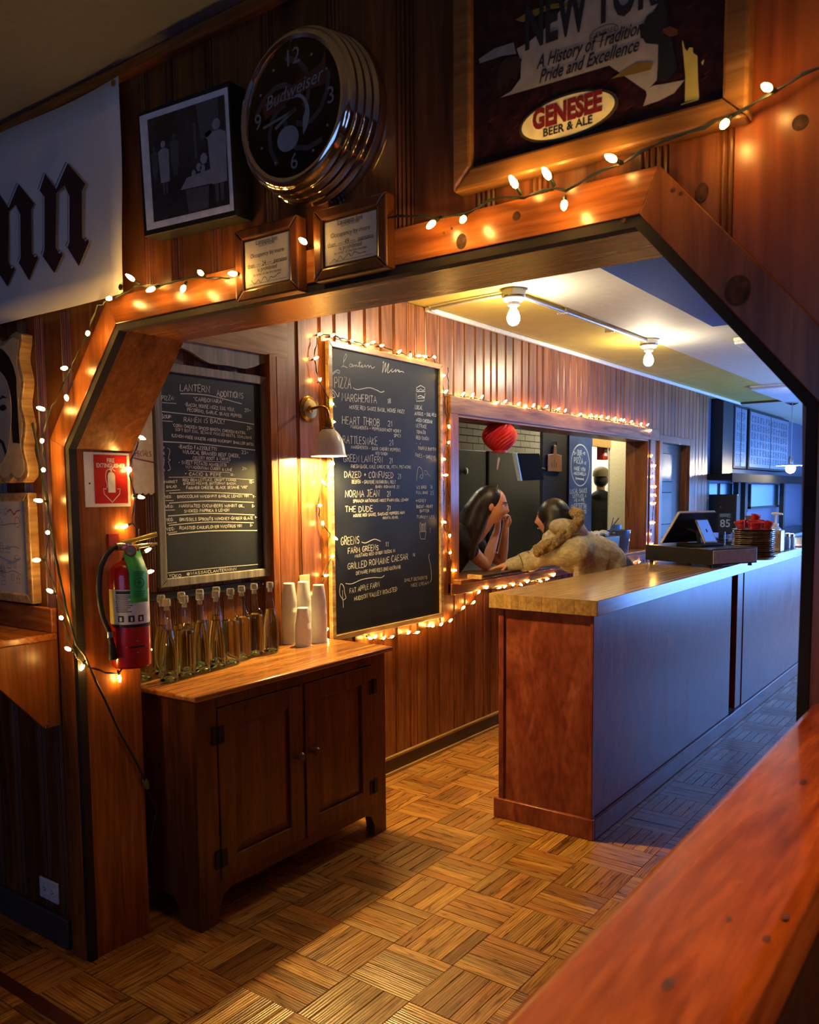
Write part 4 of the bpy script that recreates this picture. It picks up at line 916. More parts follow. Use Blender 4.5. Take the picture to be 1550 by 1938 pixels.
g = M(); g.poly([arcpt(-50, .073), arcpt(-18, .052), arcpt(14, .073), arcpt(-18, .094)]); obj('diamond_emblem', g, STK[0], ex, smooth=False)
g = M(); g.poly([arcpt(-45, .073, R_+.0016), arcpt(-18, .057, R_+.0022), arcpt(9, .073, R_+.0016), arcpt(-18, .089, R_+.0022)]); obj('emblem_red', g, XR, ex, smooth=False)
g = M(); g.poly([arcpt(-38, .07, R_+.003), arcpt(-18, .07, R_+.0035), arcpt(3, .07, R_+.003), arcpt(3, .076, R_+.003), arcpt(-18, .076, R_+.0035), arcpt(-38, .076, R_+.003)]); obj('emblem_bar', g, INKK, ex, smooth=False)
t = EX+Vector((0, 0, .36))
obj('neck', M().lathe([(.017, 0), (.017, .01), (.012, .012), (.012, .03), (.018, .034), (.018, .05), (0, .052)], t, ZP, 16), STEEL, ex)
cam_side = Vector((.35, -.5, 0)).normalized()
hd_ = Vector((.45, .89, 0)).normalized()                            # lever direction
ly = plain('yellow_lever', (.62, .5, .06), .4)
lv = M(); lv.tube([t+Vector((0,0,.052))-hd_*.02, t+Vector((0,0,.062))+hd_*.03, t+Vector((0,0,.078))+hd_*.095], [.007, .007, .0085], 8); obj('squeeze_lever', lv, ly, ex)
lv = M(); lv.tube([t+Vector((0,0,.034)), t+Vector((0,0,.04))+hd_*.04, t+Vector((0,0,.046))+hd_*.095], [.008, .007, .005], 8); obj('carry_handle', lv, STEEL, ex)
obj('pressure_gauge', M().lathe([(0, 0), (.019, 0), (.019, .012), (.015, .014), (.015, .012), (0, .012)], t+Vector((0,0,.028))+Vector((.03,-.01,0)), (.8, -.6, 0), 20), plain('gauge_red', (.4, .05, .04), .3), ex)
obj('gauge_dial', M().lathe([(.015, .0125), (0, .0125)], t+Vector((0,0,.028))+Vector((.03,-.01,0)), (.8, -.6, 0), 20), plain('gauge_face', (.5, .47, .4), .3), ex)
hs = smooth([tuple(t+Vector(v)) for v in ((0, -.01, .04), (.0, -.06, .035), (-.01, -.095, -.02), (-.012, -.105, -.1), (-.005, -.1, -.18), (.005, -.085, -.235), (.008, -.08, -.275))], 6)
obj('hose', M().tube(hs, .0095, 10), plain('black_rubber', (.014, .013, .012), .5), ex)
obj('hose_horn', M().tube([hs[-1], Vector(hs[-1])+Vector((.002, .002, -.05))], [.011, .014], 10), BLACK, ex)
obj('hose_clip', M().lathe([(.013, 0), (.013, .018), (.0105, .018), (.0105, 0)], Vector(hs[-5]), ZP, 12), STEEL, ex)
obj('hose_band', M().tube([t+Vector((0, -.01, .04)), t+Vector((0, -.045, .04))], .013, 10), STEEL, ex)
# green inspection tag curling over the shoulder
g = M(); vs = []
for i in range(9):
    u = i/8; rr_ = R_+.006+.006*math.sin(u*PI); zz = .385-.165*u-.02*u*(1-u); a = -14+4*u
    wdt = .030
    c = Vector((EX.x, EX.y, EX.z+zz)); n_ = Vector((math.cos(math.radians(a)), math.sin(math.radians(a)), 0)); s_ = Vector((-n_.y, n_.x, 0))
    rad = rr_ if u > .3 else .03+(rr_-.03)*(u/.3)
    vs += [tuple(c+n_*rad-s_*wdt), tuple(c+n_*rad+s_*wdt)]
g.add(vs, [(2*i, 2*i+1, 2*i+3, 2*i+2) for i in range(8)]); GT = plain('tag_green', (.02, .36, .06), .5)
tgo = obj('inspection_tag', g, GT, ex); md = tgo.modifiers.new('solid', 'SOLIDIFY'); md.thickness = .0008
a_ = math.radians(-11); n_ = Vector((math.cos(a_), math.sin(a_), 0)); s_ = Vector((-n_.y, n_.x, 0)); tc_ = Vector((EX.x, EX.y, EX.z))+n_*(R_+.0145)
def tf(p): return tuple(tc_+s_*p[0]+Vector((0, 0, p[1])))
g = M(); g.ribbon([(.016*math.cos(i*PI/8), .285+.016*math.sin(i*PI/8)) for i in range(17)], .0022, tf); g.ribbon([(-.007, .285), (.007, .285)], .003, tf); g.ribbon([(0, .277), (0, .293)], .003, tf)
for k, z in enumerate((.32, .314, .308, .256, .249, .242)): g.ribbon([(-.02+(k % 2)*.004, z), (.02-(k % 3)*.003, z)], .0018, tf)
obj('tag_print', g, plain('tag_ink', (.01, .1, .02), .6), tgo, smooth=False)
obj('wall_hook', M().box(-2.466, -2.455, 1.66, 1.70, 1.385, 1.435), plain('hook_red', (.3, .02, .012), .4), ex)
# ================================================================== SIDE OF THE BAR ROOM: CABINET, BOTTLES, BOARDS
def thin_glass(name, tint=(1, 1, 1), f0=1.5):
    nt = NT(name); nt.n.remove(nt.b)
    tr = nt.new('ShaderNodeBsdfTransparent'); tr.inputs[0].default_value = (*tint, 1)
    gl = nt.new('ShaderNodeBsdfGlossy', i_Roughness=.03); lw = nt.new('ShaderNodeLayerWeight', i_Blend=.5); mx = nt.new('ShaderNodeMixShader')
    nt.link(nt.math('ADD', nt.math('MULTIPLY', nt.math('POWER', lw.outputs['Facing'], 5.0), .9), .04), mx.inputs[0]); nt.link(tr.outputs[0], mx.inputs[1]); nt.link(gl.outputs[0], mx.inputs[2]); nt.link(mx.outputs[0], nt.out.inputs[0])
    return nt.mat
THIN = thin_glass('thin_glass')
for o in ck.children:
    if o.name.startswith('lens'): o.data.materials[0] = THIN
# ---- pine cabinet (local x runs along its front, local y into the wall)
W_, D_, HT = 1.115, .43, .868
cb = thing('sideboard_cabinet', 'pine cabinet with two panelled doors, bottles and cups on top', 'cabinet', (-2.305, 1.872, 0), math.radians(91.3), local=True)
g = M()
g.prism([(0, 0), (.085, 0), (.09, .055), (.115, .1), (.15, .115), (W_-.15, .115), (W_-.115, .1), (W_-.09, .055), (W_-.085, 0), (W_, 0), (W_, .846), (W_-.1, .846), (W_-.1, .155), (.1, .155), (.1, .846), (0, .846)], lambda p: (p[0], 0, p[1]), lambda p: (p[0], .022, p[1]))
g.box(.1, W_-.1, 0, .022, .80, .846); g.box(.548, .566, .002, .022, .155, .80)
obj('face_frame', g, CABW, cb, smooth=False, bevel=.002)
for x in (0, W_-.02):
    obj('side_panel', M().prism([(.02, 0), (.10, 0), (.11, .06), (.15, .1), (D_-.12, .1), (D_-.08, .06), (D_-.07, 0), (D_, 0), (D_, .846), (.02, .846)], lambda p: (x, p[0], p[1]), lambda p: (x+.02, p[0], p[1])), CABW, cb, smooth=False)
obj('back_panel', M().box(.02, W_-.02, D_-.012, D_, .1, .846), CABW, cb, smooth=False)
obj('bottom_panel', M().box(.02, W_-.02, .02, D_-.01, .115, .135), CABW, cb, smooth=False)
obj('cabinet_top', M().box(-.022, W_+.022, -.032, D_+.01, .846, .868), wood('cabinet_top_pine_boards', (.2, .07, .016), (.36, .14, .034), (.47, .21, .055), 'x', .2, 1, knots=1.5, var=0), cb, bevel=.006)
def cab_door(x0, x1, hx):
    z0, z1 = .158, .797; s = .075
    d = obj('door', M().box(x0, x0+s, -.006, .016, z0, z1).box(x1-s, x1, -.006, .016, z0, z1).box(x0+s, x1-s, -.006, .016, z0, z0+s).box(x0+s, x1-s, -.006, .016, z1-s, z1), CABW, cb, smooth=False, bevel=.003)
    m = M(); a0, a1, b0, b1 = x0+s, x1-s, z0+s, z1-s; e = .035
    m.add([(a0, .008, b0), (a1, .008, b0), (a1, .008, b1), (a0, .008, b1), (a0+e, -.002, b0+e), (a1-e, -.002, b0+e), (a1-e, -.002, b1-e), (a0+e, -.002, b1-e)], [(4,5,6,7), (0,1,5,4), (1,2,6,5), (2,3,7,6), (3,0,4,7)])
    obj('raised_panel', m, CABW, d, smooth=False)
    for z in (.24, .70):
        h = M(); h.tube([(hx, -.01, z-.03), (hx, -.01, z+.03)], .0055, 8); h.box(hx-.028, hx-.004, -.0085, -.0055, z-.032, z+.032); h.box(hx+.004, hx+.028, -.0085, -.0055, z-.032, z+.032)
        obj('hinge', h, BLACKMETAL, d)
    kx = x1-.035 if hx < x1-.2 else x0+.035
    obj('knob', M().lathe([(.011, 0), (.008, .008), (.008, .014), (.016, .02), (.018, .028), (.012, .035), (0, .037)], (kx, -.006, .515), YN, 16), CABW, d)
cab_door(.102, .547, .10); cab_door(.567, W_-.102, W_-.10)
# ---- bottles
GL = thin_glass('clear_glass', (.97, 1, .97)); WATER = glass('water', (.93, .97, .86), ior=1.33)
CAPM = plain('clear_stopper', (.75, .78, .76), .12); CAPM.node_tree.nodes['Principled BSDF'].inputs['Transmission Weight'].default_value = .8
def bottle_proto(kind):
    if kind == 'sloping': sil = [(.032, 0), (.036, .004), (.0365, .02), (.0355, .10), (.032, .145), (.024, .19), (.0165, .225), (.0135, .25), (.0135, .285)]
    else: sil = [(.033, 0), (.037, .004), (.0375, .03), (.0375, .155), (.036, .178), (.028, .20), (.017, .212), (.0135, .225), (.0130, .285)]
    inner = [(max(r-.003, .001), z) for r, z in sil[1:]]; inner[0] = (.030, .012)
    m = M().lathe(sil, n=20, caps=False)
    # close the base with its punt
    m.lathe([(.032 if kind == 'sloping' else .033, 0), (.026, .001), (.014, .014), (0, .02)], n=20, caps=False)
    cap = M().lathe([(.0095, .27), (.0098, .286), (.0155, .287), (.0165, .305), (.014, .313), (0, .314)], n=14)
    wt = [(r-.0007, z+.0006) for r, z in inner if z < .2]
    wm = M().lathe([(0, .026), (.0145, .021), (.0285, .0065), (.031, .0065)]+wt[1:]+[(wt[-1][0]-.001, wt[-1][1]+.004), (0, wt[-1][1]+.004)], n=20)
    return m.mesh('glass', GL), cap.mesh('stopper', CAPM), wm.mesh('water', WATER)
PROT = {k: bottle_proto(k) for k in ('sloping', 'shouldered')}
BL = [(-2.645, 1.915, 's'), (-2.548, 1.955, 's'), (-2.567, 2.052, 'h'), (-2.583, 2.140, 's'), (-2.592, 2.228, 's'), (-2.606, 2.318, 'h'), (-2.645, 2.414, 'h'), (-2.665, 2.505, 'h'), (-2.655, 2.589, 's'),
      (-2.665, 2.02, 's'), (-2.675, 2.125, 'h'), (-2.69, 2.23, 'h'), (-2.70, 2.325, 's')]
ORD = ['first', 'second', 'third', 'fourth', 'fifth', 'sixth', 'seventh', 'eighth', 'ninth']
for i, (x, y, k) in enumerate(BL):
    kn = 'sloping' if k == 's' else 'shouldered'
    if i < 9: lab = 'clear stoppered %s bottle, %s from the left in the front row on the cabinet' % (kn, ORD[i])
    else: lab = 'clear stoppered %s bottle, %s from the left in the back row on the cabinet' % (kn, ORD[i-9])
    r = thing('water_bottle', lab, 'bottle', (x, y, .868), group='water bottles on the cabinet', local=True); r.rotation_euler.z = random.uniform(0, 6)
    for nm, me in zip(('glass', 'stopper', 'water'), PROT[kn]): inst(nm, me, r, (0, 0, 0))
# ---- stacks of plastic cups
nt = NT('frosted_plastic'); nt.b.inputs['Base Color'].default_value = (.95, .94, .9, 1); bset(nt, Roughness=.4); nt.b.inputs['Transmission Weight'].default_value = .12
nt.b.inputs['Subsurface Weight'].default_value = .3; nt.b.inputs['Subsurface Radius'].default_value = (.03, .03, .03)
FROST = nt.mat
def cup_stack(x, y, n_low, tall, label):
    r = thing('cup_stack', label, 'cups', (x, y, .868), group='plastic cup stacks on the cabinet')
    z = .868; lowm = M()
    prof = []
    for k in range(n_low): prof += [(.0375, z+.004+k*.012-.868), (.0362, z+.0095+k*.012-.868)]
    zt = n_low*.012
    obj('cup', M().lathe([(.038, 0), (.0385, .003)]+prof+[(.035, zt+.02), (.0345, zt+.022)], (x, y, .868), ZP, 24), FROST, r)
    if tall:
        for k in range(4):
            obj('cup', M().lathe([(.0355, 0), (.0358, .004), (.026, .088), (.024, .09), (0, .09)], (x, y, .868+zt+.005+k*.011), ZP, 20), FROST, r)
    else:
        obj('cup', M().lathe([(.0355, 0), (.0358, .004), (.026, .088), (.024, .09), (0, .09)], (x, y, .868+zt+.003), ZP, 20), FROST, r)
cup_stack(-2.745, 2.80, 13, True, 'tall frosted plastic cup stack against the lamp wall, nearest the bottles')
cup_stack(-2.650, 2.79, 7, False, 'short frosted plastic cup stack at the front, below the sconce')
cup_stack(-2.735, 2.885, 13, True, 'tall frosted plastic cup stack behind the short one')
cup_stack(-2.657, 2.907, 12, True, 'frosted plastic cup stack nearest the tall menu chalkboard')
obj('switch_plate', M().box(-2.80, -2.793, 2.925, 2.995, 1.06, 1.175), plain('ivory_plate', (.6, .5, .28), .4), label='ivory switch plate on the lamp wall behind the plastic cups', cat='switch plate', bevel=.003)
# ---- black rail (knife strip) under the small board
kr = thing('black_rail', 'narrow black rail screwed to wall between small chalkboard and bottles', 'rail', (-2.835, 2.4, 1.15))
obj('bar', M().box(-2.842, -2.825, 2.06, 2.725, 1.135, 1.168), BLACK, kr, bevel=.003)
for y in (2.075, 2.71): obj('screw', M().lathe([(0, 0), (.005, 0), (.005, .002), (0, .003)], (-2.825, y, 1.152), XP, 10), STEEL, kr)
# ---- ribbed white sheet on the recess wall
pw = thing('pleated_sheet', 'pleated white paper sheet hanging beside the small chalkboard', 'paper', (-2.83, 2.03, 1.75))
a, b = at(243, 900, 'x', -2.835), at(294, 935, 'x', -2.835); y0, y1, zb = a.y, b.y, b.z; zt = 1.99; g = M(); vs = []
for i in range(29):
    yy = y0+(y1-y0)*i/28; vs += [(-2.838+(.006 if i % 2 else 0), yy, zb+.004*math.sin(i)), (-2.838+(.006 if i % 2 else 0), yy, zt)]
g.add(vs, [(2*i, 2*i+2, 2*i+3, 2*i+1) for i in range(28)]); obj('sheet', g, plain('white_paper', (.85, .84, .8), .7), pw, smooth=False)
g = M(); g.ribbon([(y0, zb+.145), (y1, zb+.125)], .005, frame_yz(-2.831)); chalk(g, 'SPECIALS', y0+.02, zb+.15, .022, frame_yz(-2.831), .003, wide=.09); obj('red_print', g, plain('red_print', (.3, .03, .03), .6), pw, smooth=False)
# ---- small chalkboard
def framed_board(name, label, y0, y1, z0, z1, x, wd, mat, dep=.024):
    r = thing(name, label, 'chalkboard', (x, (y0+y1)/2, (z0+z1)/2))
    f0 = lambda p: (x, p[0], p[1]); f1 = lambda p: (x+dep, p[0], p[1])
    for nm, a in (('rail', ((y0, z1), (y1, z1), (y1-wd, z1-wd), (y0+wd, z1-wd))), ('rail', ((y0, z0), (y0+wd, z0+wd), (y1-wd, z0+wd), (y1, z0))), ('stile', ((y0, z0), (y0, z1), (y0+wd, z1-wd), (y0+wd, z0+wd))), ('stile', ((y1, z0), (y1-wd, z0+wd), (y1-wd, z1-wd), (y1, z1)))):
        obj(nm, M().prism(a, f0, f1), mat, r, smooth=False, bevel=.003)
    obj('slate', M().box(x, x+.01, y0+wd-.003, y1-wd+.003, z0+wd-.003, z1-wd+.003), SLATE, r, smooth=False)
    return r
XB = -2.838
q = [at(*p, 'x', XB+.02) for p in ((310, 683), (505, 715), (505, 1088), (304, 1116))]
cb1 = framed_board('chalkboard', 'chalkboard headed LANTERN ADDITIONS in a grey barn wood frame', q[3].y-.002, q[1].y, (q[2].z+q[3].z)/2, (q[0].z+q[1].z)/2, XB, .036, GREYWOOD)
class Board:
    def __init__(s, xs, ox, oy, sc): s.xs = xs; s.ox, s.oy, s.sc = ox, oy, sc; s.m = M(); s.fr = frame_yz(xs)
    def p(s, x, y): q = at(s.ox+x/s.sc, s.oy+y/s.sc, 'x', s.xs); return (q.y, q.z)
    def t(s, txt, x0, x1, y0, y1, h, wdt=.0028):
        a, b = s.p(x0, y0), s.p(x1, y1); hz = s.p(x0, y0-h)[1]-a[1]
        chalk(s.m, txt, a[0], a[1], hz, s.fr, wdt, wide=b[0]-a[0], slope=(b[1]-a[1])/(b[0]-a[0]))
    def line(s, pts, wdt=.0026, sm=True):
        L = [s.p(*p) for p in pts]; s.m.ribbon(smooth(L) if sm and len(L) > 2 else L, wdt, s.fr)
A = Board(XB+.0112, 300, 690, 7.381)
T = A.t
T('LANTERN', 300, 730, 360, 395, 95, .0042); T('ADDITIONS', 815, 1195, 440, 480, 85, .0042); A.line([(305, 405), (700, 430), (1165, 550)], .004)
T('PIZZA:', 45, 235, 495, 500, 65); A.line([(50, 530), (250, 545)])
T('"CARBONARA"', 490, 915, 505, 545, 55, .0034); T('-BACON, HOUSE MOZZ, EGG YOLK,', 365, 1075, 580, 655, 50); T('PECORINO, GARLIC, BLACK PEPPER', 405, 1170, 650, 745, 48); T('21-', 1200, 1300, 660, 665, 50, .0034)
A.line([(40, 655), (700, 730), (1335, 835)], .0034); T('SOUP:', 45, 195, 750, 755, 50, .0034); A.line([(45, 785), (200, 795)])
T('RAMEN IS BACK!', 355, 930, 800, 830, 68, .0032); T('"CORN CHICKEN SPICED BROTH, CHICKEN KATSU,', 195, 1225, 865, 975, 42); T('SOFT BOY EGG, SESAME PICKLED BEETS, SCALLIONS', 235, 1305, 925, 1040, 40, .0022); T('(LEMON-FREE UNLESS ASKED W/CRISPY SHALLOT BITS)', 185, 1330, 1010, 1135, 40); T('21-', 1235, 1310, 910, 915, 48, .0034)
A.line([(45, 1075), (600, 1110), (1350, 1195)], .004)
T('-BAKED FAZZOLETTI:', 275, 830, 1170, 1205, 50, .0034); T('W/LOCAL BRAISED BEEF CHEEK,', 340, 1145, 1240, 1300, 48, .0032); T('CELERY ROOT & CHIVES', 480, 1010, 1325, 1345, 45, .003); A.line([(375, 1335), (985, 1365)]); T('23-', 1160, 1265, 1245, 1250, 45, .0034)
T('- SWEET POTATO AGNOLOTTI', 280, 955, 1385, 1430, 45, .003); T('W/VADOUVAN CURRY & LIME', 380, 1035, 1450, 1490, 42, .003); A.line([(420, 1480), (1000, 1510)]); T('21-', 1170, 1245, 1470, 1475, 45)
T('- CACIO & PEPE', 365, 885, 1545, 1560, 45, .0034); T('18-', 1005, 1070, 1555, 1560, 40)
for k, c in enumerate('PASTA'): T(c, 62, 92, 1190+k*75, 1190+k*75, 48)
A.line([(125, 1165), (158, 1200), (140, 1310), (165, 1330), (140, 1360), (165, 1460), (125, 1480)])
A.line([(140, 1575), (700, 1575), (1330, 1610)])
A.oy = 900
T('MARKET', 85, 270, 105, 100, 35); T('SALAD', 110, 260, 172, 168, 35); A.line([(105, 215), (300, 200)])
T('RED GEM LETTUCE, CRISPY FARRO,', 340, 1095, 80, 78, 38, .003); T('SMOKED PECANS, BUTTERNUT BACON,', 345, 1095, 128, 125, 34); T('FARMER CHEESE, BLACK SESAME "VIN"', 390, 1250, 190, 180, 40, .0032); T('15-', 1270, 1340, 110, 108, 45, .0034)
A.line([(150, 245), (700, 235), (1310, 265)], .0034); T('VEG:', 95, 190, 318, 312, 38); T('BROCCOLINI W/CONFIT GARLIC LEMON VIN', 265, 1265, 312, 302, 38, .003); T('9-', 1315, 1365, 310, 310, 35)
A.line([(95, 350), (210, 350)]); A.line([(150, 385), (700, 355), (1330, 375)], .0034)
T('VEG:', 95, 220, 450, 445, 36); T('MARINATED CUCUMBERS W/MINT OIL,', 290, 1205, 445, 440, 42, .003); T('SMOKED PAPRIKA & LEMON', 360, 995, 515, 500, 40, .003); T('8-', 1305, 1350, 445, 445, 42); A.line([(95, 485), (225, 480)])
A.line([(135, 565), (700, 530), (1340, 550)], .0038)
T('VEG:', 110, 215, 640, 635, 42); T('BRUSSELS SPROUTS W/HONEY-GINGER GLAZE', 295, 1325, 635, 610, 42, .003); T('9-', 1345, 1385, 600, 600, 35); A.line([(120, 668), (255, 655)])
A.line([(145, 695), (700, 650), (1330, 660)], .0036)
T('VEG:', 110, 235, 770, 765, 42); T('ROASTED CAULIFLOWER W/CITRUS VIN', 295, 1170, 755, 720, 42, .003); T('8-', 1280, 1320, 715, 712, 40); A.line([(120, 805), (260, 785)])
A.line([(140, 825), (700, 775), (1380, 768)], .0042)
A.line([(130, 1360), (700, 1300), (1390, 1240)], .003); A.line([(130, 1455), (700, 1400), (1060, 1370)], .0022)
T('YOKO', 145, 325, 1425, 1415, 45); T('@WASSAICLANTERNINN', 395, 1095, 1395, 1320, 40)
obj('chalk_writing', A.m, CHALK, cb1, smooth=False)
# ---- tall menu chalkboard
XM = -2.797
q = [at(*p, 'x', XM+.02) for p in ((618, 639), (837, 693.3), (838, 1172), (634.5, 1209))]
cb2 = framed_board('menu_board', 'tall chalkboard headed Lantern Menu, ringed by mini lights', q[0].y+.008, q[1].y, (q[2].z+q[3].z)/2, (q[0].z+q[1].z)/2, XM, .028, PINE_PALE)
B = Board(XM+.0112, 620, 660, 7.045); T = B.t; cv = B.line
cv([(205, 190), (250, 110), (245, 70), (215, 130), (205, 230), (180, 245), (210, 232), (265, 255)], .0042)
cv([(335, 215), (300, 205), (290, 235), (320, 240), (335, 210), (340, 240), (365, 215), (372, 240), (385, 215), (400, 238), (415, 225), (430, 165), (425, 240), (445, 235), (465, 215), (455, 245), (490, 235), (500, 215), (510, 245), (530, 225), (545, 220), (550, 250), (575, 225), (590, 260), (630, 240)], .0036)
cv([(405, 190), (450, 185)], .0032)
cv([(735, 190), (750, 175), (730, 290), (735, 310), (775, 185), (770, 315), (815, 195), (800, 320), (840, 290), (870, 265), (850, 285), (865, 310), (900, 285), (910, 270), (905, 310), (935, 280), (945, 305), (955, 285), (955, 310), (985, 300), (1020, 318)], .0038)
T('PIZZA', 95, 325, 522, 528, 140, .0046); cv([(340, 520), (400, 545), (550, 520), (650, 550), (710, 580), (755, 565)], .0042)
cv([(35, 375), (70, 320), (130, 285), (160, 300), (150, 330), (115, 310), (60, 350)], .004); cv([(62, 540), (100, 580), (140, 640), (155, 580)], .005); cv([(50, 620), (75, 590), (100, 640), (60, 655)], .004)
MG = .0040
T('MARGHERITA', 190, 665, 697, 728, 105, MG); T('18', 800, 850, 728, 730, 70, .0034); T('HOUSE RED SAUCE BASIL, HOUSE MOZZ', 290, 1030, 800, 862, 52, .003)
T('HEART THROB', 195, 705, 1003, 1032, 105, MG); T('21', 805, 870, 1030, 1032, 75, .0034); T('MARGHERITA + PEPPERONI HOT HONEY', 310, 985, 1060, 1122, 45, .003); T('SPICY', 885, 985, 1178, 1182, 40, .0026)
T('RATTLESNAKE', 208, 675, 1262, 1285, 105, MG); T('21', 820, 885, 1285, 1288, 75, .0034); T('MARGHERITA + SOUR CHERRY PEPPERS', 315, 975, 1330, 1375, 45, .003); T('RED ONION', 640, 805, 1415, 1420, 42, .0026)
T('GREEN LANTERN', 212, 745, 1503, 1520, 90, MG); T('21', 825, 875, 1522, 1524, 65, .0034); T('FRESH BASIL, KALE GARLIC OIL, FETA, PISTACHIO', 315, 1115, 1590, 1598, 46, .003)
B.oy = 880; B.sc = 6.92
T('DAZED + CONFUSED', 222, 870, 165, 172, 85, MG); T('21', 920, 970, 182, 184, 72, .0034); T('BEEFER + GRUYERE MUSHROOM, MELT', 320, 895, 243, 243, 46, .003); T('BABY ROMAINE 23', 630, 945, 300, 302, 36, .0026)
T('NORMA JEAN', 232, 690, 425, 415, 92, MG); T('21', 780, 830, 412, 412, 70, .0034); T('SPINACH ARTICHOKE MOZZ PARM EGG, LEMON', 335, 1062, 492, 472, 38, .0032)
T('THE DUDE', 232, 605, 616, 612, 78, MG); T('21', 780, 830, 592, 592, 60, .0034); T('HOUSE RED SAUCE, SAUSAGE PEPPERS HAM', 340, 1012, 682, 640, 38, .0034); T('RICOTTA, FENNEL', 725, 930, 710, 700, 30, .0026)
T('GREENS', 175, 425, 1052, 1025, 105, MG); cv([(445, 1010), (500, 1020), (600, 975), (650, 980), (695, 1000)], .0036)
T('FARM GREENS', 268, 675, 1160, 1110, 72, MG); T('11', 760, 805, 1070, 1068, 65, .003); T('MUSTARD RED ONION SEEDS 14', 360, 890, 1212, 1140, 42, .0026)
T('GRILLED ROMAINE CAESAR', 265, 1060, 1372, 1235, 85, .0036); T('14', 1115, 1150, 1200, 1195, 45, .003); T("DE'MARE PYRENEES BREADCRUMB", 375, 960, 1440, 1355, 46, .0026)
cv([(235, 1552), (320, 1555), (450, 1500), (600, 1475), (700, 1475), (745, 1445)], .0034)
T('FAT APPLE FARM', 290, 685, 1682, 1590, 65, .003); T('HUDSON VALLEY ROASTED', 350, 915, 1780, 1650, 58, .0028)
cv([(205, 1870), (200, 1770), (160, 1690), (170, 1560), (210, 1590), (225, 1680), (240, 1740), (205, 1770)], .0032); cv([(200, 1770), (195, 1640)], .0022)
T('DAILY DESSERTS', 1010, 1310, 1530, 1490, 42, .002); T('NICE CREAM', 1095, 1330, 1600, 1560, 42, .002); cv([(1335, 1165), (1325, 1210), (1350, 1330), (1360, 1470), (1345, 1540)], .003)
cv([(1165, 205), (1180, 60), (1200, 25), (1235, 60), (1250, 130), (1235, 180), (1210, 150), (1240, 120)], .0026); cv([(1260, 80), (1290, 75), (1310, 110), (1280, 130), (1265, 95)], .0018); cv([(1310, 120), (1350, 150)], .0018)
T('1/2 BIRD', 1165, 1300, 312, 310, 42, .0026); T('18', 1345, 1378, 312, 312, 50, .0026); T('FULL BIRD', 1160, 1318, 380, 378, 36, .0024); T('25', 1345, 1395, 390, 390, 52, .0026)
T('+HONEY', 1150, 1295, 488, 486, 40, .0028); T('BISCUIT + HONEY', 1165, 1380, 565, 560, 38, .003); T('BUTTER', 1210, 1335, 620, 617, 36, .0026); T('TURKEY LEG', 1165, 1405, 700, 695, 36, .0024)
cv([(1205, 875), (1290, 870)], .002); cv([(1205, 875), (1220, 970), (1275, 970), (1290, 870)], .0026, False)
for k in range(4): cv([(1212+k*20, 870), (1208+k*20, 780+(k % 2)*20), (1222+k*20, 760+(k % 3)*12), (1226+k*20, 868)], .002)
T('1', 1335, 1355, 890, 890, 60, .0024)
B.oy = 660; B.sc = 7.045
cv([(1185, 570), (1185, 520), (1240, 490), (1295, 520), (1300, 570), (1185, 570)], .0036, False); cv([(1190, 540), (1215, 555), (1240, 535), (1270, 555), (1295, 540)], .0026); cv([(1180, 590), (1185, 700), (1285, 695), (1300, 590)], .003, False); cv([(1200, 640), (1240, 625), (1290, 650)], .0042); cv([(1200, 660), (1290, 655)], .0032)
T('LOCAL', 1165, 1270, 805, 812, 55, .0026); T('ANGUS + BIG RED', 1160, 1455, 885, 905, 45, .003); T('AGED CHEDDAR', 1180, 1400, 970, 1000, 46, .0028); T('LETTUCE', 1180, 1325, 1045, 1065, 45, .0026); T('TOMATO', 1185, 1310, 1130, 1140, 46, .0026); T('RED ONION', 1180, 1355, 1205, 1225, 46, .0026); T('* *', 1175, 1250, 1280, 1285, 40, .006)
T('TRUFFLE BUTTER', 1205, 1450, 1345, 1365, 42, .0026); T('FRIES + GREENS', 1170, 1440, 1440, 1478, 44, .0026)
obj('chalk_writing', B.m, CHALK, cb2, smooth=False)
# ---- brass wall sconce
SX, SY = -2.672, 3.012
sc = thing('wall_sconce', 'brass wall sconce with white bell shade lighting the wall beside menu', 'wall lamp', (-2.8, SY, 1.97))
obj('backplate', M().lathe([(.06, 0), (.062, .003), (.058, .007), (.05, .009), (.046, .013), (.018, .016), (.014, .026), (0, .028)], (-2.797, SY, 1.972), XP, 32), BRASS, sc)
arm = smooth([(-2.772, SY, 1.972), (-2.73, SY, 1.977), (-2.70, SY, 1.975), (-2.68, SY, 1.962), (SX, SY, 1.94), (SX, SY, 1.9)], 6)
obj('arm', M().tube(arm, .007, 10), BRASS, sc)
obj('socket', M().lathe([(.012, .04), (.02, .03), (.022, .0), (.028, -.004), (.028, -.012)], (SX, SY, 1.88), ZP, 20), BRASS, sc)
shp = [(.026, 1.87), (.036, 1.862), (.052, 1.845), (.066, 1.82), (.075, 1.79), (.079, 1.76), (.083, 1.745), (.0845, 1.742), (.082, 1.7435), (.0775, 1.76), (.0735, 1.79), (.0645, 1.818), (.051, 1.842), (.036, 1.858), (.024, 1.866)]
obj('shade', M().lathe([(r, z) for r, z in shp], (SX, SY, 0), ZP, 40), plain('white_enamel', (.74, .73, .7), .25, coat=.3, var=.02), sc)
obj('bulb', M().lathe([(.012, 1.86), (.013, 1.83), (.02, 1.8), (.024, 1.775), (.02, 1.757), (.01, 1.75), (0, 1.748)], (SX, SY, 0), ZP, 16), SCONCE, sc)
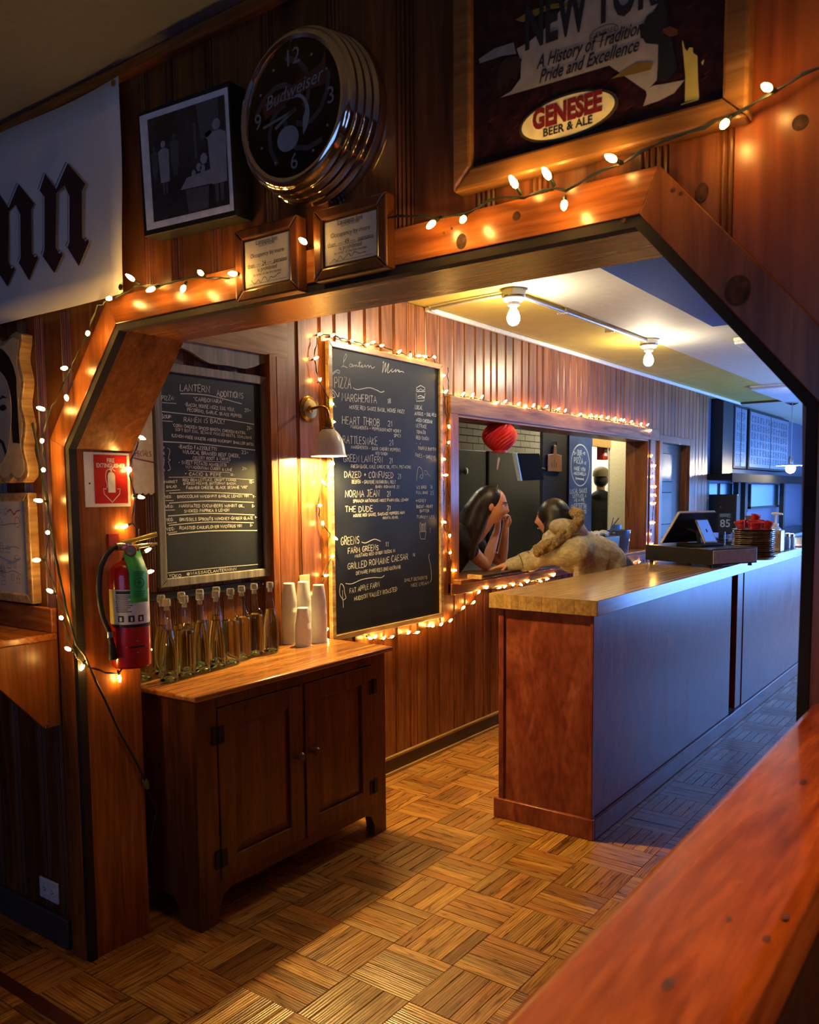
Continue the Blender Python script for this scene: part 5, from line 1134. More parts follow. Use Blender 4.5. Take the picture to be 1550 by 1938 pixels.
# ================================================================== BAR COUNTER
co = thing('bar_counter', 'long bar counter with maple butcher block top and reddish plywood sides', 'bar counter', (-1.75, 6.2, 0))
CX0, CX1, CY0, CY1, ZT0, ZT1 = -2.025, -1.478, 3.405, 9.2, 1.021, 1.09
tp = obj('countertop', M().box(CX1-.03, CX1, CY0, CY1, ZT0, ZT1), MAPLE, co, bevel=.002)
nst = 13; sw = (CX1-.03-CX0)/nst
for k in range(nst): obj('stave', M().box(CX0+k*sw, CX0+(k+1)*sw-.0004, CY0+.0004*(k % 2), CY1, ZT0, ZT1), MAPLE, tp, smooth=False, bevel=.0008)
obj('end_panel', M().box(-1.955, -1.512, 3.432, 3.45, .09, ZT0), CHERRY, co, smooth=False)
obj('corner_bead', M().box(-1.985, -1.955, 3.425, 3.46, .09, ZT0), CHERRY, co, bevel=.004)
obj('corner_bead', M().box(-1.52, -1.503, 3.426, 3.46, .09, ZT0), CHERRY, co, bevel=.003)
obj('front_panel', M().box(-1.53, -1.505, 3.46, 5.60, .1, ZT0), CHERRY, co, smooth=False)
obj('recess_panel', M().box(-1.60, -1.575, 5.58, 5.8, .1, ZT0), DARKWOOD, co, smooth=False)
obj('stile', M().box(-1.56, -1.51, 5.765, 5.9, .1, ZT0), CHERRY, co, bevel=.003)
obj('front_panel', M().box(-1.53, -1.505, 5.91, 7.95, .1, ZT0), CHERRY, co, smooth=False)
obj('front_panel', M().box(-1.53, -1.505, 7.96, CY1-.03, .1, ZT0), CHERRY, co, smooth=False)
obj('back_panel', M().box(-1.985, -1.965, 3.46, CY1-.03, .0, ZT0), CHERRY, co, smooth=False)
obj('plinth', M().box(-2.006, -1.492, 3.415, 3.436, 0, .096), CHERRY, co, bevel=.004)
obj('plinth', M().box(-1.512, -1.491, 3.436, CY1, 0, .096), CHERRY, co, bevel=.004)
# ---- things on the counter
def box_on(name, label, cat, pts_z, z, h, mat): pass
ZC = ZT1
pa, pb, pc = at(1347, 1076, 'z', ZC), at(1221, 1064, 'z', ZC), at(1383, 1069.5, 'z', ZC)
u = Vector((pb.x-pa.x, pb.y-pa.y, 0)); lu = u.length; u.normalize(); v_ = Vector((-u.y, u.x, 0)); v_ = v_ if v_.y > 0 else -v_; lv = .40
rg = thing('cash_drawer', 'black metal cash drawer box standing on the bar counter', 'cash drawer', tuple(pa))
c0 = pa+u*(lu/2)+v_*(lv/2)
obj('drawer_case', M().obox(c0+Vector((0,0,.018+.05)), u, v_, ZP, lu/2, lv/2, .05), plain('drawer_black', (.014, .014, .016), .3), rg, bevel=.003)
obj('drawer_front', M().obox(pa+v_*(lv/2)-u*.002+Vector((0,0,.068)), u, v_, ZP, .003, lv/2-.008, .042), plain('drawer_steel', (.5, .56, .66), .65), rg, bevel=.002)
for i, j in ((.06, .06), (.94, .06), (.06, .94), (.94, .94)): obj('foot', M().lathe([(.014, 0), (.012, .018), (0, .018)], pa+u*lu*i+v_*lv*j, ZP, 10), BLACK, rg)
zt = ZC+.118
ps = thing('pos_terminal', 'tablet till tilted back on its stand on the cash drawer', 'till', (c0.x, c0.y, zt))
base = c0+Vector((0, 0, .118))
obj('stand_base', M().obox(base+Vector((0,0,.008)), u, v_, ZP, .11, .1, .008), BLACK, ps, bevel=.004)
# main screen: rises from the staff side, leaning over
a0 = base+u*.15-v_*.03; tilt = (Vector((0, 0, 1))*.8-u*.6).normalized(); nn = tilt.cross(v_).normalized()
obj('screen', M().obox(a0+tilt*.125+Vector((0,0,.02)), tilt, v_, nn, .125, .16, .007), BLACK, ps, bevel=.003)
obj('screen_bezel', M().obox(a0+tilt*.125-v_*.162+Vector((0,0,.02)), tilt, v_, nn, .126, .003, .008), plain('white_plastic', (.65, .65, .66), .35), ps, smooth=False)
obj('screen_bezel', M().obox(a0+tilt*.252+Vector((0,0,.02)), tilt, v_, nn, .003, .16, .008), plain('grey_plastic', (.35, .37, .4), .35), ps, smooth=False)
obj('stand_arm', M().tube([base+Vector((0,0,.01)), base+u*.02+Vector((0,0,.09)), a0+tilt*.12+Vector((0,0,.02))], .014, 8), BLACK, ps)
t2 = thing('card_reader', 'small customer display with a blue screen leaning on the till', 'card reader', tuple(pa+Vector((0,0,.118))))
b0 = at(1345, 1027, 'z', zt+.022); b0 = Vector((b0.x, b0.y, zt+.022)); tl = (Vector((0, 0, 1))*.86+u*.5).normalized(); n2 = v_.cross(tl).normalized()
obj('display_body', M().obox(b0+tl*.085, tl, v_, n2, .088, .055, .006), plain('white_plastic_body', (.6, .6, .62), .35), t2, bevel=.003)
sgn = 1 if n2.dot(EYE-b0) > 0 else -1
nt = NT('blue_screen'); nt.b.inputs['Base Color'].default_value = (.02, .04, .1, 1); nt.b.inputs['Emission Color'].default_value = (.1, .24, .85, 1); nt.b.inputs['Emission Strength'].default_value = .9; bset(nt, Roughness=.2)
obj('display_screen', M().obox(b0+tl*.085+n2*sgn*.0066, tl, v_, n2, .078, .047, .0008), nt.mat, t2, smooth=False)
obj('display_mark', M().obox(b0+tl*.085+n2*sgn*.0078, tl, v_, n2, .012, .005, .0003), plain('mark_dark', (.01, .02, .08), .3), t2, smooth=False)
obj('display_foot', M().obox(b0-Vector((0,0,.011))-u*.005, u, v_, ZP, .03, .05, .011), BLACK, t2, bevel=.004)
obj('display_strut', M().tube([b0+tl*.12, b0+tl*.1+u*.05, b0+u*.06], .007, 8), STEEL, t2)
# ---- table number on a stand
nb = at(1371, 1042, 'z', ZC); ns = thing('table_number', 'table number 85 sign on a thin metal stand', 'table number', tuple(nb))
obj('stand_foot', M().lathe([(.03, 0), (.03, .004), (.006, .008), (0, .008)], nb, ZP, 16), STEEL, ns)
obj('stem', M().tube([nb+Vector((0,0,.006)), nb+Vector((0,0,.15))], .004, 8), STEEL, ns)
side = Vector((CAM_R.x, CAM_R.y, 0)).normalized(); cN = nb+Vector((0, 0, .215)); fN = Vector((0,0,1)).cross(side)
obj('card', M().obox(cN, side, ZP, fN, .05, .085, .002), plain('card_navy', (.012, .03, .06), .4), ns, smooth=False)
lettering('85', .085, cN-fN*.0028 if (EYE-cN).dot(fN) < 0 else cN+fN*.0028, side, ZP, plain('card_blue_white', (.35, .5, .6), .4), ns, bold=.001)
g = M(); fr_ = lambda p: tuple(cN+side*p[0]+Vector((0,0,p[1]))-fN*.0027*(1 if (EYE-cN).dot(fN) < 0 else -1)); rr = random.Random(5)
for k in range(14): g.ribbon([(rr.uniform(-.045, .045), .05+rr.uniform(0, .03)) for _ in range(3)], .003, fr_)
obj('scroll_ornament', g, plain('card_blue_line', (.2, .36, .5), .4), ns, smooth=False)
# ---- stack of pizza pans
pn = at(1425, 1061, 'z', ZC); pn = Vector((pn.x-.03, pn.y+.12, ZC))
st_ = 15
pans = []
PANM = M().lathe([(0, .002), (.118, .002), (.125, .004), (.134, .018), (.142, .02), (.143, .023), (.134, .022), (.122, .007), (0, .005)], n=36).mesh('pan', plain('polished_pan', (.62, .6, .56), .16, 1, var=.15))
for k in range(st_):
    o = bpy.data.objects.new('pizza_pan', PANM); COL.objects.link(o); o.location = (pn.x+random.uniform(-.003, .003), pn.y+random.uniform(-.003, .003), ZC+.0001+k*.0135)
    where = 'lowest of' if k == 0 else 'topmost of' if k == st_-1 else '%s from the bottom of' % ['', 'second', 'third', 'fourth', 'fifth', 'sixth', 'seventh', 'eighth', 'ninth', 'tenth', 'eleventh', 'twelfth', 'thirteenth', 'fourteenth'][k]
    tag(o, 'round steel pizza pan, %s the stack on the counter' % where, 'pan', 'pizza pans stacked on the counter')
# red plastic basket liners fanned on the pans
zb = ZC+st_*.0135+.009
REDP = plain('red_plastic', (.55, .02, .012), .35)
for k in range(6):
    a = k*2*PI/5; rd_ = .086 if k < 5 else 0; c = pn+Vector((rd_*math.cos(a), rd_*math.sin(a), zb-ZC+(.045 if k == 5 else 0))); r = thing('food_basket', ['red food basket on the pizza pans, at the right end of the ring', 'red food basket on the pizza pans, second around toward the far side', 'red food basket on the pizza pans, at the far left of the ring', 'red food basket on the pizza pans, at the near left of the ring', 'red food basket on the pizza pans, nearest the viewer', 'red food basket perched on top of the others over the pizza pans'][k], 'basket', tuple(c), group='red baskets on the pizza pans')
    g = M(); az = Vector((.3*math.cos(a), .3*math.sin(a), 1)).normalized()
    g.lathe([(0, .0), (.032, 0), (.036, .004), (.05, .05), (.056, .052), (.056, .055), (.048, .053), (.034, .008), (0, .005)], c, az, 18, ell=(1, .62), xdir=(-math.sin(a), math.cos(a), 0)); obj('basket', g, REDP, r)
    g = M()
    for j in range(9): g.lathe([(.0375+.0012*j*.9, .008+j*.0046), (.0385+.0012*j*.9, .010+j*.0046)], c, az, 18, ell=(1, .62), xdir=(-math.sin(a), math.cos(a), 0))
    obj('weave', g, plain('red_plastic_dark', (.3, .012, .01), .4), r, kind='stuff')
# ---- card holder, napkin dispenser, pump bottle, jars
hb = at(1444, 1030, 'z', ZC); 
npk = at(1479, 1046, 'z', ZC); npk = Vector((npk.x-.1, npk.y+.12, ZC)); nd_ = thing('napkin_dispenser', 'brushed steel napkin dispenser beside the pan stack', 'napkin dispenser', tuple(npk))
obj('case', M().box(npk.x-.08, npk.x+.08, npk.y-.06, npk.y+.06, ZC, ZC+.17), STEEL, nd_, bevel=.008)
obj('napkins', M().box(npk.x-.062, npk.x+.062, npk.y-.063, npk.y-.058, ZC+.03, ZC+.14), plain('napkin_brown', (.2, .17, .14), .8), nd_, smooth=False)
pb_ = Vector((npk.x-.06, npk.y+.02, ZC+.17)); pbt = thing('pump_bottle', 'white pump bottle rising above the napkin dispenser', 'pump bottle', (npk.x-.02, npk.y+.2, ZC))
pp0 = Vector((npk.x-.02, npk.y+.2, ZC))
obj('bottle_body', M().lathe([(.045, 0), (.048, .005), (.048, .15), (.042, .17), (.02, .19), (0, .19)], pp0, ZP, 24), plain('sanitizer_white', (.6, .6, .6), .3), pbt)
obj('pump_collar', M().lathe([(.024, .19), (.024, .21), (.008, .214), (0, .214)], pp0, ZP, 16), WHITE, pbt)
obj('pump_stem', M().tube([pp0+Vector((0,0,.21)), pp0+Vector((0,0,.285))], .008, 8), WHITE, pbt)
obj('pump_spout', M().tube([pp0+Vector((-.035,.02,.29)), pp0+Vector((0,0,.292)), pp0+Vector((.055,-.02,.288))], [.01, .012, .007], 8), WHITE, pbt)
for k, (dx, dy, hh) in enumerate(((.04, .32, .13), (-.04, .4, .15), (.045, .47, .12))):
    j0 = Vector((npk.x+dx, npk.y+dy, ZC)); jr = thing('condiment_jar', ['small glass shaker jar next to the napkin dispenser', 'taller glass shaker jar behind the first', 'glass shaker jar farthest along the counter'][k], 'jar', tuple(j0), group='shaker jars on the counter')
    obj('jar_glass', M().lathe([(.028, 0), (.03, .004), (.03, hh*.6), (.024, hh*.75), (.024, hh*.8), (0, hh*.8)], j0, ZP, 18), plain('jar_contents', (.25, .27, .3), .12), jr)
    obj('jar_lid', M().lathe([(.026, hh*.8), (.026, hh*.95), (.02, hh), (0, hh)], j0, ZP, 18), STEEL, jr)
ch = Vector((pn.x+.0, pn.y+.36, ZC)); chd = thing('menu_holder', 'clear acrylic menu holder standing behind the pizza pans', 'menu holder', tuple(ch))
obj('holder_foot', M().obox(ch+Vector((0,0,.006)), side, fN, ZP, .08, .05, .006), THIN, chd, smooth=False)
tl_ = (Vector((0,0,1))*.93-side*.35).normalized()
obj('card', M().obox(ch+tl_*.16, tl_, fN, side, .155, .003, .05), plain('menu_card', (.3, .2, .2), .4), chd, smooth=False)
obj('pamphlet', M().obox(Vector((npk.x+.02, npk.y+.72, ZC+.006)), side, fN, ZP, .09, .12, .006), plain('pamphlet_pink', (.5, .15, .2), .5), label='pink printed pamphlet lying flat at the far end of counter', cat='pamphlet', smooth=False)
# ================================================================== CEILING OF THE BAR ROOM
CON = plain('painted_conduit', (.4, .4, .4), .35, .5)
b1, b2 = at(972, 548, 'z', CZ), at(1228, 642, 'z', CZ)
for k, b in enumerate((b1, b2)):
    r = thing('ceiling_lamp', ['bare round bulb in a ceiling lampholder, nearer the opening', 'bare round bulb in a ceiling lampholder, farther down the ceiling'][k], 'ceiling lamp', tuple(b), group='bare bulbs on the bar ceiling')
    obj('junction_box', M().lathe([(.062, 0), (.062, -.035), (.058, -.04), (0, -.04)], b, ZP, 24), STEEL, r)
    obj('lampholder', M().lathe([(.056, -.04), (.058, -.048), (.05, -.058), (.032, -.065), (.03, -.082), (.022, -.086), (0, -.086)], b, ZP, 24), plain('porcelain', (.6, .58, .52), .3), r)
    obj('bulb', M().lathe([(.014, -.084), (.016, -.098), (.027, -.118), (.034, -.14), (.033, -.158), (.024, -.175), (.01, -.183), (0, -.185)], b, ZP, 24), LAMP, r)
cnd = thing('electrical_conduit', 'painted conduit linking the two ceiling lampholders and the wall corner', 'conduit', tuple(b1))
zc = CZ-.018
obj('pipe', M().tube([(b1.x, b1.y+.06, zc), (b2.x, b2.y-.06, zc)], .012, 10), CON, cnd)
obj('pipe', M().tube(smooth([(b1.x-.06, b1.y, zc), (-2.5, b1.y+.01, zc), (-2.72, 3.985, zc), (-2.765, 4.0, zc), (-2.772, 4.05, zc)], 6), .009, 8), CON, cnd)
for y in (4.5, 5.2): obj('strap', M().box(b1.x-.03, b1.x+.03, y, y+.018, zc-.014, CZ-.001), STEEL, cnd, bevel=.002)
# fluorescent fixtures and ceiling panels
DAYBLUE = plain('daylight_blue_diffuser', (.03, .1, .5), .75, spec=.1); PANL = plain('panel_white', (.6, .62, .7), .4)  # first cover: blue of the daylight falling on it is put into the colour
def fixture(name, label, x0, x1, y0, y1, h, mat, mat2):
    r = thing(name, label, 'ceiling light', ((x0+x1)/2, (y0+y1)/2, CZ))
    obj('housing', M().box(x0, x1, y0, y1, CZ-h*.5, CZ), mat2, r, bevel=.003)
    obj('diffuser', M().box(x0+.004, x1-.004, y0+.004, y1-.004, CZ-h, CZ-h*.5), mat, r, bevel=.008)
fixture('ceiling_panel', 'ceiling light next to the partition beam, daylight blue put into its colour', -1.60, -1.28, 3.2, 5.36, .05, DAYBLUE, DAYBLUE)
fixture('ceiling_panel', 'white ceiling light fixture second along, mostly behind the beam', -1.67, -1.36, 6.1, 7.35, .045, PANL, WHITE)
fixture('ceiling_panel', 'flat white ceiling panel light above the pendant lamp', -2.28, -1.62, 8.95, 10.4, .04, PANL, WHITE)
# ================================================================== BACK BAR
XR_ = -2.94
obj('wall_left.002', M().box(-3.1, -2.94, 9.365, 16, 0, 2.62), plain('blue_grey_wall', (.08, .1, .19), .5), kind='structure', smooth=False)
obj('pilaster', M().box(-2.938, -2.80, 9.90, 10.32, 1.765, 2.615), BLACK, label='black column between panelled wall and the drinks boards', cat='column', bevel=.004)
LB = plain('letter_board', (.14, .17, .25), .3, bscale=3)
def letter_board(label, y0, y1, z0, z1, cols, rows, seed):
    r = thing('drinks_board', label, 'menu board', (-2.83, (y0+y1)/2, (z0+z1)/2), group='drinks boards over the back bar')
    obj('board_case', M().box(-2.938, -2.815, y0-.03, y1+.03, z0-.03, z1+.03), BLACK, r, bevel=.004)
    obj('board_face', M().box(-2.82, -2.81, y0, y1, z0, z1), LB, r, smooth=False)
    rr = random.Random(seed); g = M(); F_ = frame_yz(-2.8085); cw = (y1-y0-.1)/cols; rh = (z1-z0-.06)/rows
    for rI in range(rows):
        for cI in range(cols):
            y, z = y0+.05+cI*cw, z1-.05-rI*rh
            for q in range(5): 
                w_ = cw*rr.uniform(.3, .75); g.ribbon([(y, z-q*rh*.16), (y+w_, z-q*rh*.16)], .011, F_)
    obj('board_text', g, plain('board_ink', (.03, .035, .06), .5), r, smooth=False)
    obj('divider', M().box(-2.811, -2.806, (y0+y1)/2-.006, (y0+y1)/2+.006, z0, z1), BLACK, r, smooth=False)
a, b = at(1393, 770, 'x', -2.81), at(1411, 885, 'x', -2.81); c, d = at(1421, 778, 'x', -2.81), at(1490, 888, 'x', -2.81)
letter_board('narrow white drinks letter board beside the black column', a.y, b.y, 1.87, 2.56, 4, 5, 1)
letter_board('wide white drinks letter board beside the pendant lamp', c.y, d.y, 1.87, 2.56, 14, 6, 2)
sh2 = thing('back_bar_shelf', 'long black shelf running along the back bar under the drinks boards', 'shelf', (-2.8, 12, 1.7))
obj('shelf_board', M().box(-2.936, -2.56, 9.37, 15.2, 1.69, 1.755), plain('matt_black', (.01, .01, .011), .85, spec=.12), sh2, bevel=.004)
obj('shelf_fascia', M().box(-2.56, -2.54, 9.37, 15.2, 1.66, 1.76), plain('matt_black_fascia', (.01, .01, .011), .85, spec=.12), sh2, bevel=.004)
for y in (9.4, 10.68, 11.0, 13.1, 15.0): obj('post', M().box(-2.88, -2.82, y, y+.1, 1.025, 1.69), BLACK, sh2, smooth=False)
nt = NT('mirror_glass'); bset(nt, Roughness=.2, Metallic=1.0); nt.b.inputs['Base Color'].default_value = (.16, .3, .42, 1); MIR = nt.mat
for k, (p0, p1, p2, lab) in enumerate((((1340, 920), (1357, 945), 0, 'small mirror pane at the left of the back bar'), ((1363, 917), (1397, 938), 0, 'bright landscape mirror pane over the black monitor'), ((1402, 917), (1413, 965), 0, 'narrow upright mirror pane right of the monitor'), ((1422, 917), (1482, 955), 0, 'large mirror pane under the wide drinks board'))):
    a, b = at(*p0, 'x', -2.90), at(*p1, 'x', -2.90)
    r = thing('bar_mirror', lab, 'mirror', (-2.92, (a.y+b.y)/2, (a.z+b.z)/2), group='mirror panes behind the back bar')
    z0_, z1_ = b.z, 1.655
    obj('pane', M().box(-2.937, -2.90, a.y, b.y, z0_, z1_), MIR, r, smooth=False)
    obj('frame', M().box(-2.937, -2.897, a.y-.03, a.y, z0_-.03, z1_).box(-2.937, -2.897, b.y, b.y+.03, z0_-.03, z1_).box(-2.937, -2.897, a.y-.03, b.y+.03, z0_-.03, z0_), BLACK, r, smooth=False)
bk = thing('back_bar_cabinet', 'low black cabinet along the back bar wall', 'cabinet', (-2.7, 11.5, 0))
obj('carcass', M().box(-2.93, -2.36, 9.42, 14.5, .08, .98), BLACK, bk, smooth=False)
obj('worktop', M().box(-2.935, -2.33, 9.4, 14.52, .98, 1.02), plain('black_top', (.02, .02, .022), .25), bk, bevel=.004)
obj('toe_kick', M().box(-2.93, -2.42, 9.42, 14.5, 0, .08), BLACK, bk, smooth=False)
for k in range(6): obj('cooler_door', M().box(-2.365, -2.345, 9.46+k*.84, 10.26+k*.84, .12, .94), plain('cooler_door_black', (.016, .016, .018), .2), bk, bevel=.004)
mo = at(1363, 1000, 'z', 1.02); mo = Vector((-2.55, 9.75, 1.02)); mt_ = thing('monitor', 'black monitor seen from behind on the back bar', 'monitor', tuple(mo))
ml, mr2 = at(1336, 940, 'y', 9.7), at(1394, 1008, 'y', 9.7)
obj('monitor_back', M().box(ml.x, mr2.x, 9.68, 9.74, 1.10, 1.53), BLACK, mt_, bevel=.01)
cxm = (ml.x+mr2.x)/2
obj('monitor_stand', M().box(cxm-.03, cxm+.03, 9.72, 9.77, 1.03, 1.3), BLACK, mt_, bevel=.004)
obj('monitor_foot', M().box(cxm-.11, cxm+.11, 9.62, 9.86, 1.02, 1.032), BLACK, mt_, bevel=.004)
obj('monitor_logo', M().lathe([(0, 0), (.008, 0), (.008, .002), (0, .002)], (cxm, 9.68, 1.39), YN, 12), STEEL, mt_)
# pendant
pt_ = at(1500, 762, 'z', CZ); pd = thing('pendant_lamp', 'pendant lamp with a flat white disc shade over the back bar', 'pendant lamp', tuple(pt_))
obj('canopy', M().lathe([(.07, 0), (.07, -.012), (.02, -.03), (0, -.03)], pt_, ZP, 24), STEEL, pd)
obj('cable', M().tube([pt_+Vector((0,0,-.03)), pt_+Vector((0,0,-.66))], .006, 6), plain('grey_cable', (.3, .3, .3), .5), pd)
obj('lamp_socket', M().lathe([(.0, .1), (.022, .1), (.03, .06), (.03, 0), (0, 0)], pt_+Vector((0,0,-.74)), ZP, 16), STEEL, pd)
obj('shade', M().lathe([(.03, .02), (.07, .015), (.165, 0), (.166, -.004), (.07, .009), (.03, .014)], pt_+Vector((0,0,-.75)), ZP, 36), plain('white_disc', (.75, .75, .75), .35), pd)
obj('bulb', M().ball(pt_+Vector((0,0,-.79)), .055, n=20, k=12), LAMP, pd)
# ================================================================== FOREGROUND RAIL
rl = thing('half_wall_rail', 'thick orange stained pine rail across the lower right foreground', 'rail', (-.206, .5, 1.16))
RX0, RX1 = at(930, 1938, 'z', 1.205).x, -.138
g = M(); g.box(RX0, RX1, -.7, 1.527, 1.135, 1.205)
KNOTR = plain('knot_red', (.12, .024, .007), .3, bscale=150, var=.6)
cap = obj('cap_board', g, PINE_RED, rl, bevel=.011)
for px_, py_, ra, rb in ((1265, 1862, .004, .010), (1451, 1776, .003, .006), (1487, 1735, .003, .006), (1520, 1480, .004, .012), (1380, 1740, .002, .006)):
    kc_ = at(px_, py_, 'z', 1.2052); obj('knot', M().prism([(kc_.x+ra*math.cos(a), kc_.y+rb*math.sin(a)) for a in [i*PI/8 for i in range(16)]], lambda p: (p[0], p[1], 1.2035), lambda p: (p[0], p[1], 1.2053)), KNOTR, cap, smooth=False)
hw = M().box(-.25, -.165, -.7, 1.527, 0, 1.135)
obj('half_wall', hw, DARKWOOD, label='dark half wall carrying the orange rail', cat='half wall', smooth=False)
# ================================================================== KITCHEN SEEN THROUGH THE SERVING WINDOW
fg = thing('cold_store', 'grey steel cold store door below the white tiles in the kitchen', 'fridge', (-4.4, 6.9, 0))
obj('door', M().box(-4.485, -4.42, 5.6, 7.38, .05, 1.99), plain('dull_steel', (.13, .14, .14), .4, .6), fg, bevel=.006)
obj('fridge_body', M().box(-4.486, -4.40, 7.40, 8.72, .05, 1.99), plain('black_steel', (.012, .013, .014), .35), fg, bevel=.006)
kp = at(877, 892, 'x', -4.42); obj('door_knob', M().lathe([(.012, 0), (.012, .02), (.034, .024), (.036, .034), (.02, .04), (0, .04)], (-4.42, kp.y, kp.z), XP, 18), STEEL, fg)
bw = M().box(-3.63, -3.6, 7.02, 8.10, 0, 2.8)
obj('wall_kitchen.002', bw, plain('black_painted_wall', (.012, .012, .013), .5), kind='structure', smooth=False)
obj('wall_kitchen.003', M().box(-3.62, -3.6, 8.58, 10.9, 0, 2.8), CREAM, kind='structure', smooth=False)
obj('trim_22', M().box(-3.63, -3.59, 8.10, 8.58, 2.035, 2.8), plain('tan_header', (.42, .27, .1), .5), kind='structure', smooth=False)
obj('wall_kitchen.004', M().box(-6.0, -3.63, 10.2, 10.26, 0, 2.8), plain('bright_white_wall', (.8, .79, .72), .5), kind='structure', smooth=False)
kl = thing('kitchen_ceiling_light', 'white fluorescent light on the kitchen ceiling beyond the doorway', 'ceiling light', (-4.6, 9.2, 2.8))
obj('housing', M().box(-5.3, -4.1, 9.3, 9.6, 2.74, 2.8), WHITE, kl, bevel=.004)
obj('tube_cover', M().box(-5.28, -4.12, 9.32, 9.58, 2.715, 2.74), emit('kitchen_tube', (1.0, .93, .78), 45), kl, smooth=False)
kl2 = thing('kitchen_ceiling_light', 'white fluorescent light on the kitchen ceiling over the cold store', 'ceiling light', (-3.9, 5.4, 2.8))
obj('housing', M().box(-4.3, -4.1, 4.6, 5.6, 2.74, 2.8), WHITE, kl2, bevel=.004)
obj('tube_cover', M().box(-4.29, -4.11, 4.62, 5.58, 2.715, 2.74), emit('kitchen_tube_dim', (1.0, .88, .62), 34), kl2, smooth=False)
kl3 = thing('kitchen_ceiling_light', 'white fluorescent light on the kitchen ceiling just inside the serving window', 'ceiling light', (-3.13, 8.4, 2.8))
obj('housing', M().box(-3.2, -3.06, 7.6, 9.2, 2.74, 2.8), WHITE, kl3, bevel=.004)
obj('tube_cover', M().box(-3.19, -3.07, 7.62, 9.18, 2.715, 2.74), emit('kitchen_tube_front', (1.0, .88, .6), 75), kl3, smooth=False)
# hanging cutting board
a, b = at(1037, 860, 'x', -3.58), at(1063, 893, 'x', -3.58); cbd = thing('cutting_board', 'wooden cutting board with handle hanging on the black kitchen wall', 'cutting board', (-3.59, (a.y+b.y)/2, (a.z+b.z)/2))
ym = (a.y+b.y)/2
obj('board', M().prism([(a.y, b.z), (b.y, b.z), (b.y, a.z), (ym+.035, a.z+.01), (ym+.025, a.z+.09), (ym-.025, a.z+.09), (ym-.035, a.z+.01), (a.y, a.z)], frame_yz(-3.6), frame_yz(-3.578)), wood('cutting_board_wood', (.2, .07, .02), (.32, .13, .04), (.4, .18, .06), 'z', .4, 1), cbd, smooth=False, bevel=.004)
obj('hook', M().tube([(-3.6, ym, a.z+.12), (-3.57, ym, a.z+.12), (-3.565, ym, a.z+.09)], .006, 6), STEEL, cbd)
g = M(); 
for k in range(3): g.ribbon([(a.y+.08+k*.045, b.z+.04), (a.y+.08+k*.045, b.z+.09+.02*(k % 2))], .012, frame_yz(-3.5775))
obj('burnt_mark', g, plain('burn_dark', (.03, .015, .008), .6), cbd, smooth=False)
# tilted black order screen with a white edge
a, b, c = at(974, 858, 'x', -3.45), at(984, 910, 'x', -3.45), at(1027, 908, 'x', -3.45)
sv = thing('order_screen', 'black order screen with a white left edge tilted beside the black wall', 'screen', tuple((a+c)/2))
up_ = (a-b); hh = up_.length; up_.normalize(); rt = (c-b).normalized(); wl_ = (c-b).length; nv = rt.cross(up_).normalized()
obj('screen_body', M().obox((b+rt*wl_/2+up_*hh/2), rt, up_, nv, wl_/2, hh/2, .015), plain('matt_black_screen', (.008, .008, .008), .9, spec=.08), sv, bevel=.004)
obj('white_edge', M().obox((b+up_*hh/2), rt, up_, nv, .010, hh/2, .018), plain('white_strip', (.7, .7, .7), .4), sv, smooth=False)
obj('mount_arm', M().tube([b+rt*wl_*.7+up_*hh*.5, b+rt*wl_*.9+up_*hh*.5+Vector((-.1, .06, 0)), Vector((-3.6, 7.05, 1.78))], .015, 8), BLACKMETAL, sv)
# blue chalk sign
a, b = at(1077, 812, 'x', -3.59), at(1118, 1000, 'x', -3.59)
bs = thing('pizza_chalk_sign', 'tall blue chalk sign reading OUR PIZZA inside a drawn oval', 'sign', (-3.59, (a.y+b.y)/2, 1.6))
obj('sign_panel', M().box(-3.6, -3.585, a.y, b.y, .95, 2.25), plain('chalk_blue', (.035, .08, .3), .55, bscale=3, var=.4), bs, smooth=False)
S_ = Board(-3.5835, 1060, 800, 7.456); T = S_.t
S_.line([(285+130*math.cos(i*PI/16), 600+290*math.sin(i*PI/16)) for i in range(33)], .012)
T('OUR', 240, 315, 460, 468, 80, .009); S_.line([(195, 410), (225, 430), (195, 450), (195, 410)], .012, False); S_.line([(350, 415), (322, 432), (350, 450), (350, 415)], .012, False)
T('PIZZA', 198, 330, 565, 585, 85, .011); T('IS', 345, 372, 590, 592, 40, .008); T('MADE WITH', 198, 360, 668, 690, 55, .01); T('MOZZARELLA', 195, 370, 732, 745, 38, .01); S_.line([(225, 785), (330, 800)], .016); S_.line([(220, 765), (225, 805)], .014); S_.line([(332, 778), (330, 820)], .014)
T('LOCAL SAUCE', 140, 385, 1000, 985, 60, .01); T('LETTUCE A', 180, 375, 1060, 1050, 45, .009); T('AS A PIE', 200, 345, 1115, 1105, 40, .009); S_.line([(195, 1145), (350, 1138)], .008)
T('CHECK OUT THE', 160, 380, 1222, 1212, 60, .009); T('MENU BOARD', 165, 375, 1285, 1275, 45, .009); T('& DO IT', 200, 350, 1350, 1345, 45, .008)
obj('chalk_writing', S_.m, plain('blue_white_chalk', (.5, .6, .8), .9), bs, smooth=False)
# fire alarm box
fa = thing('fire_alarm', 'red fire alarm box by the kitchen doorway', 'fire alarm', (-3.7, 8.5, 2.0))
obj('alarm_box', M().box(-3.70, -3.63, 8.46, 8.60, 1.91, 2.09), plain('alarm_red', (.42, .015, .015), .35), fa, bevel=.006)
obj('alarm_face', M().box(-3.632, -3.627, 8.49, 8.57, 1.95, 2.02), plain('alarm_white', (.65, .6, .58), .4), fa, smooth=False)
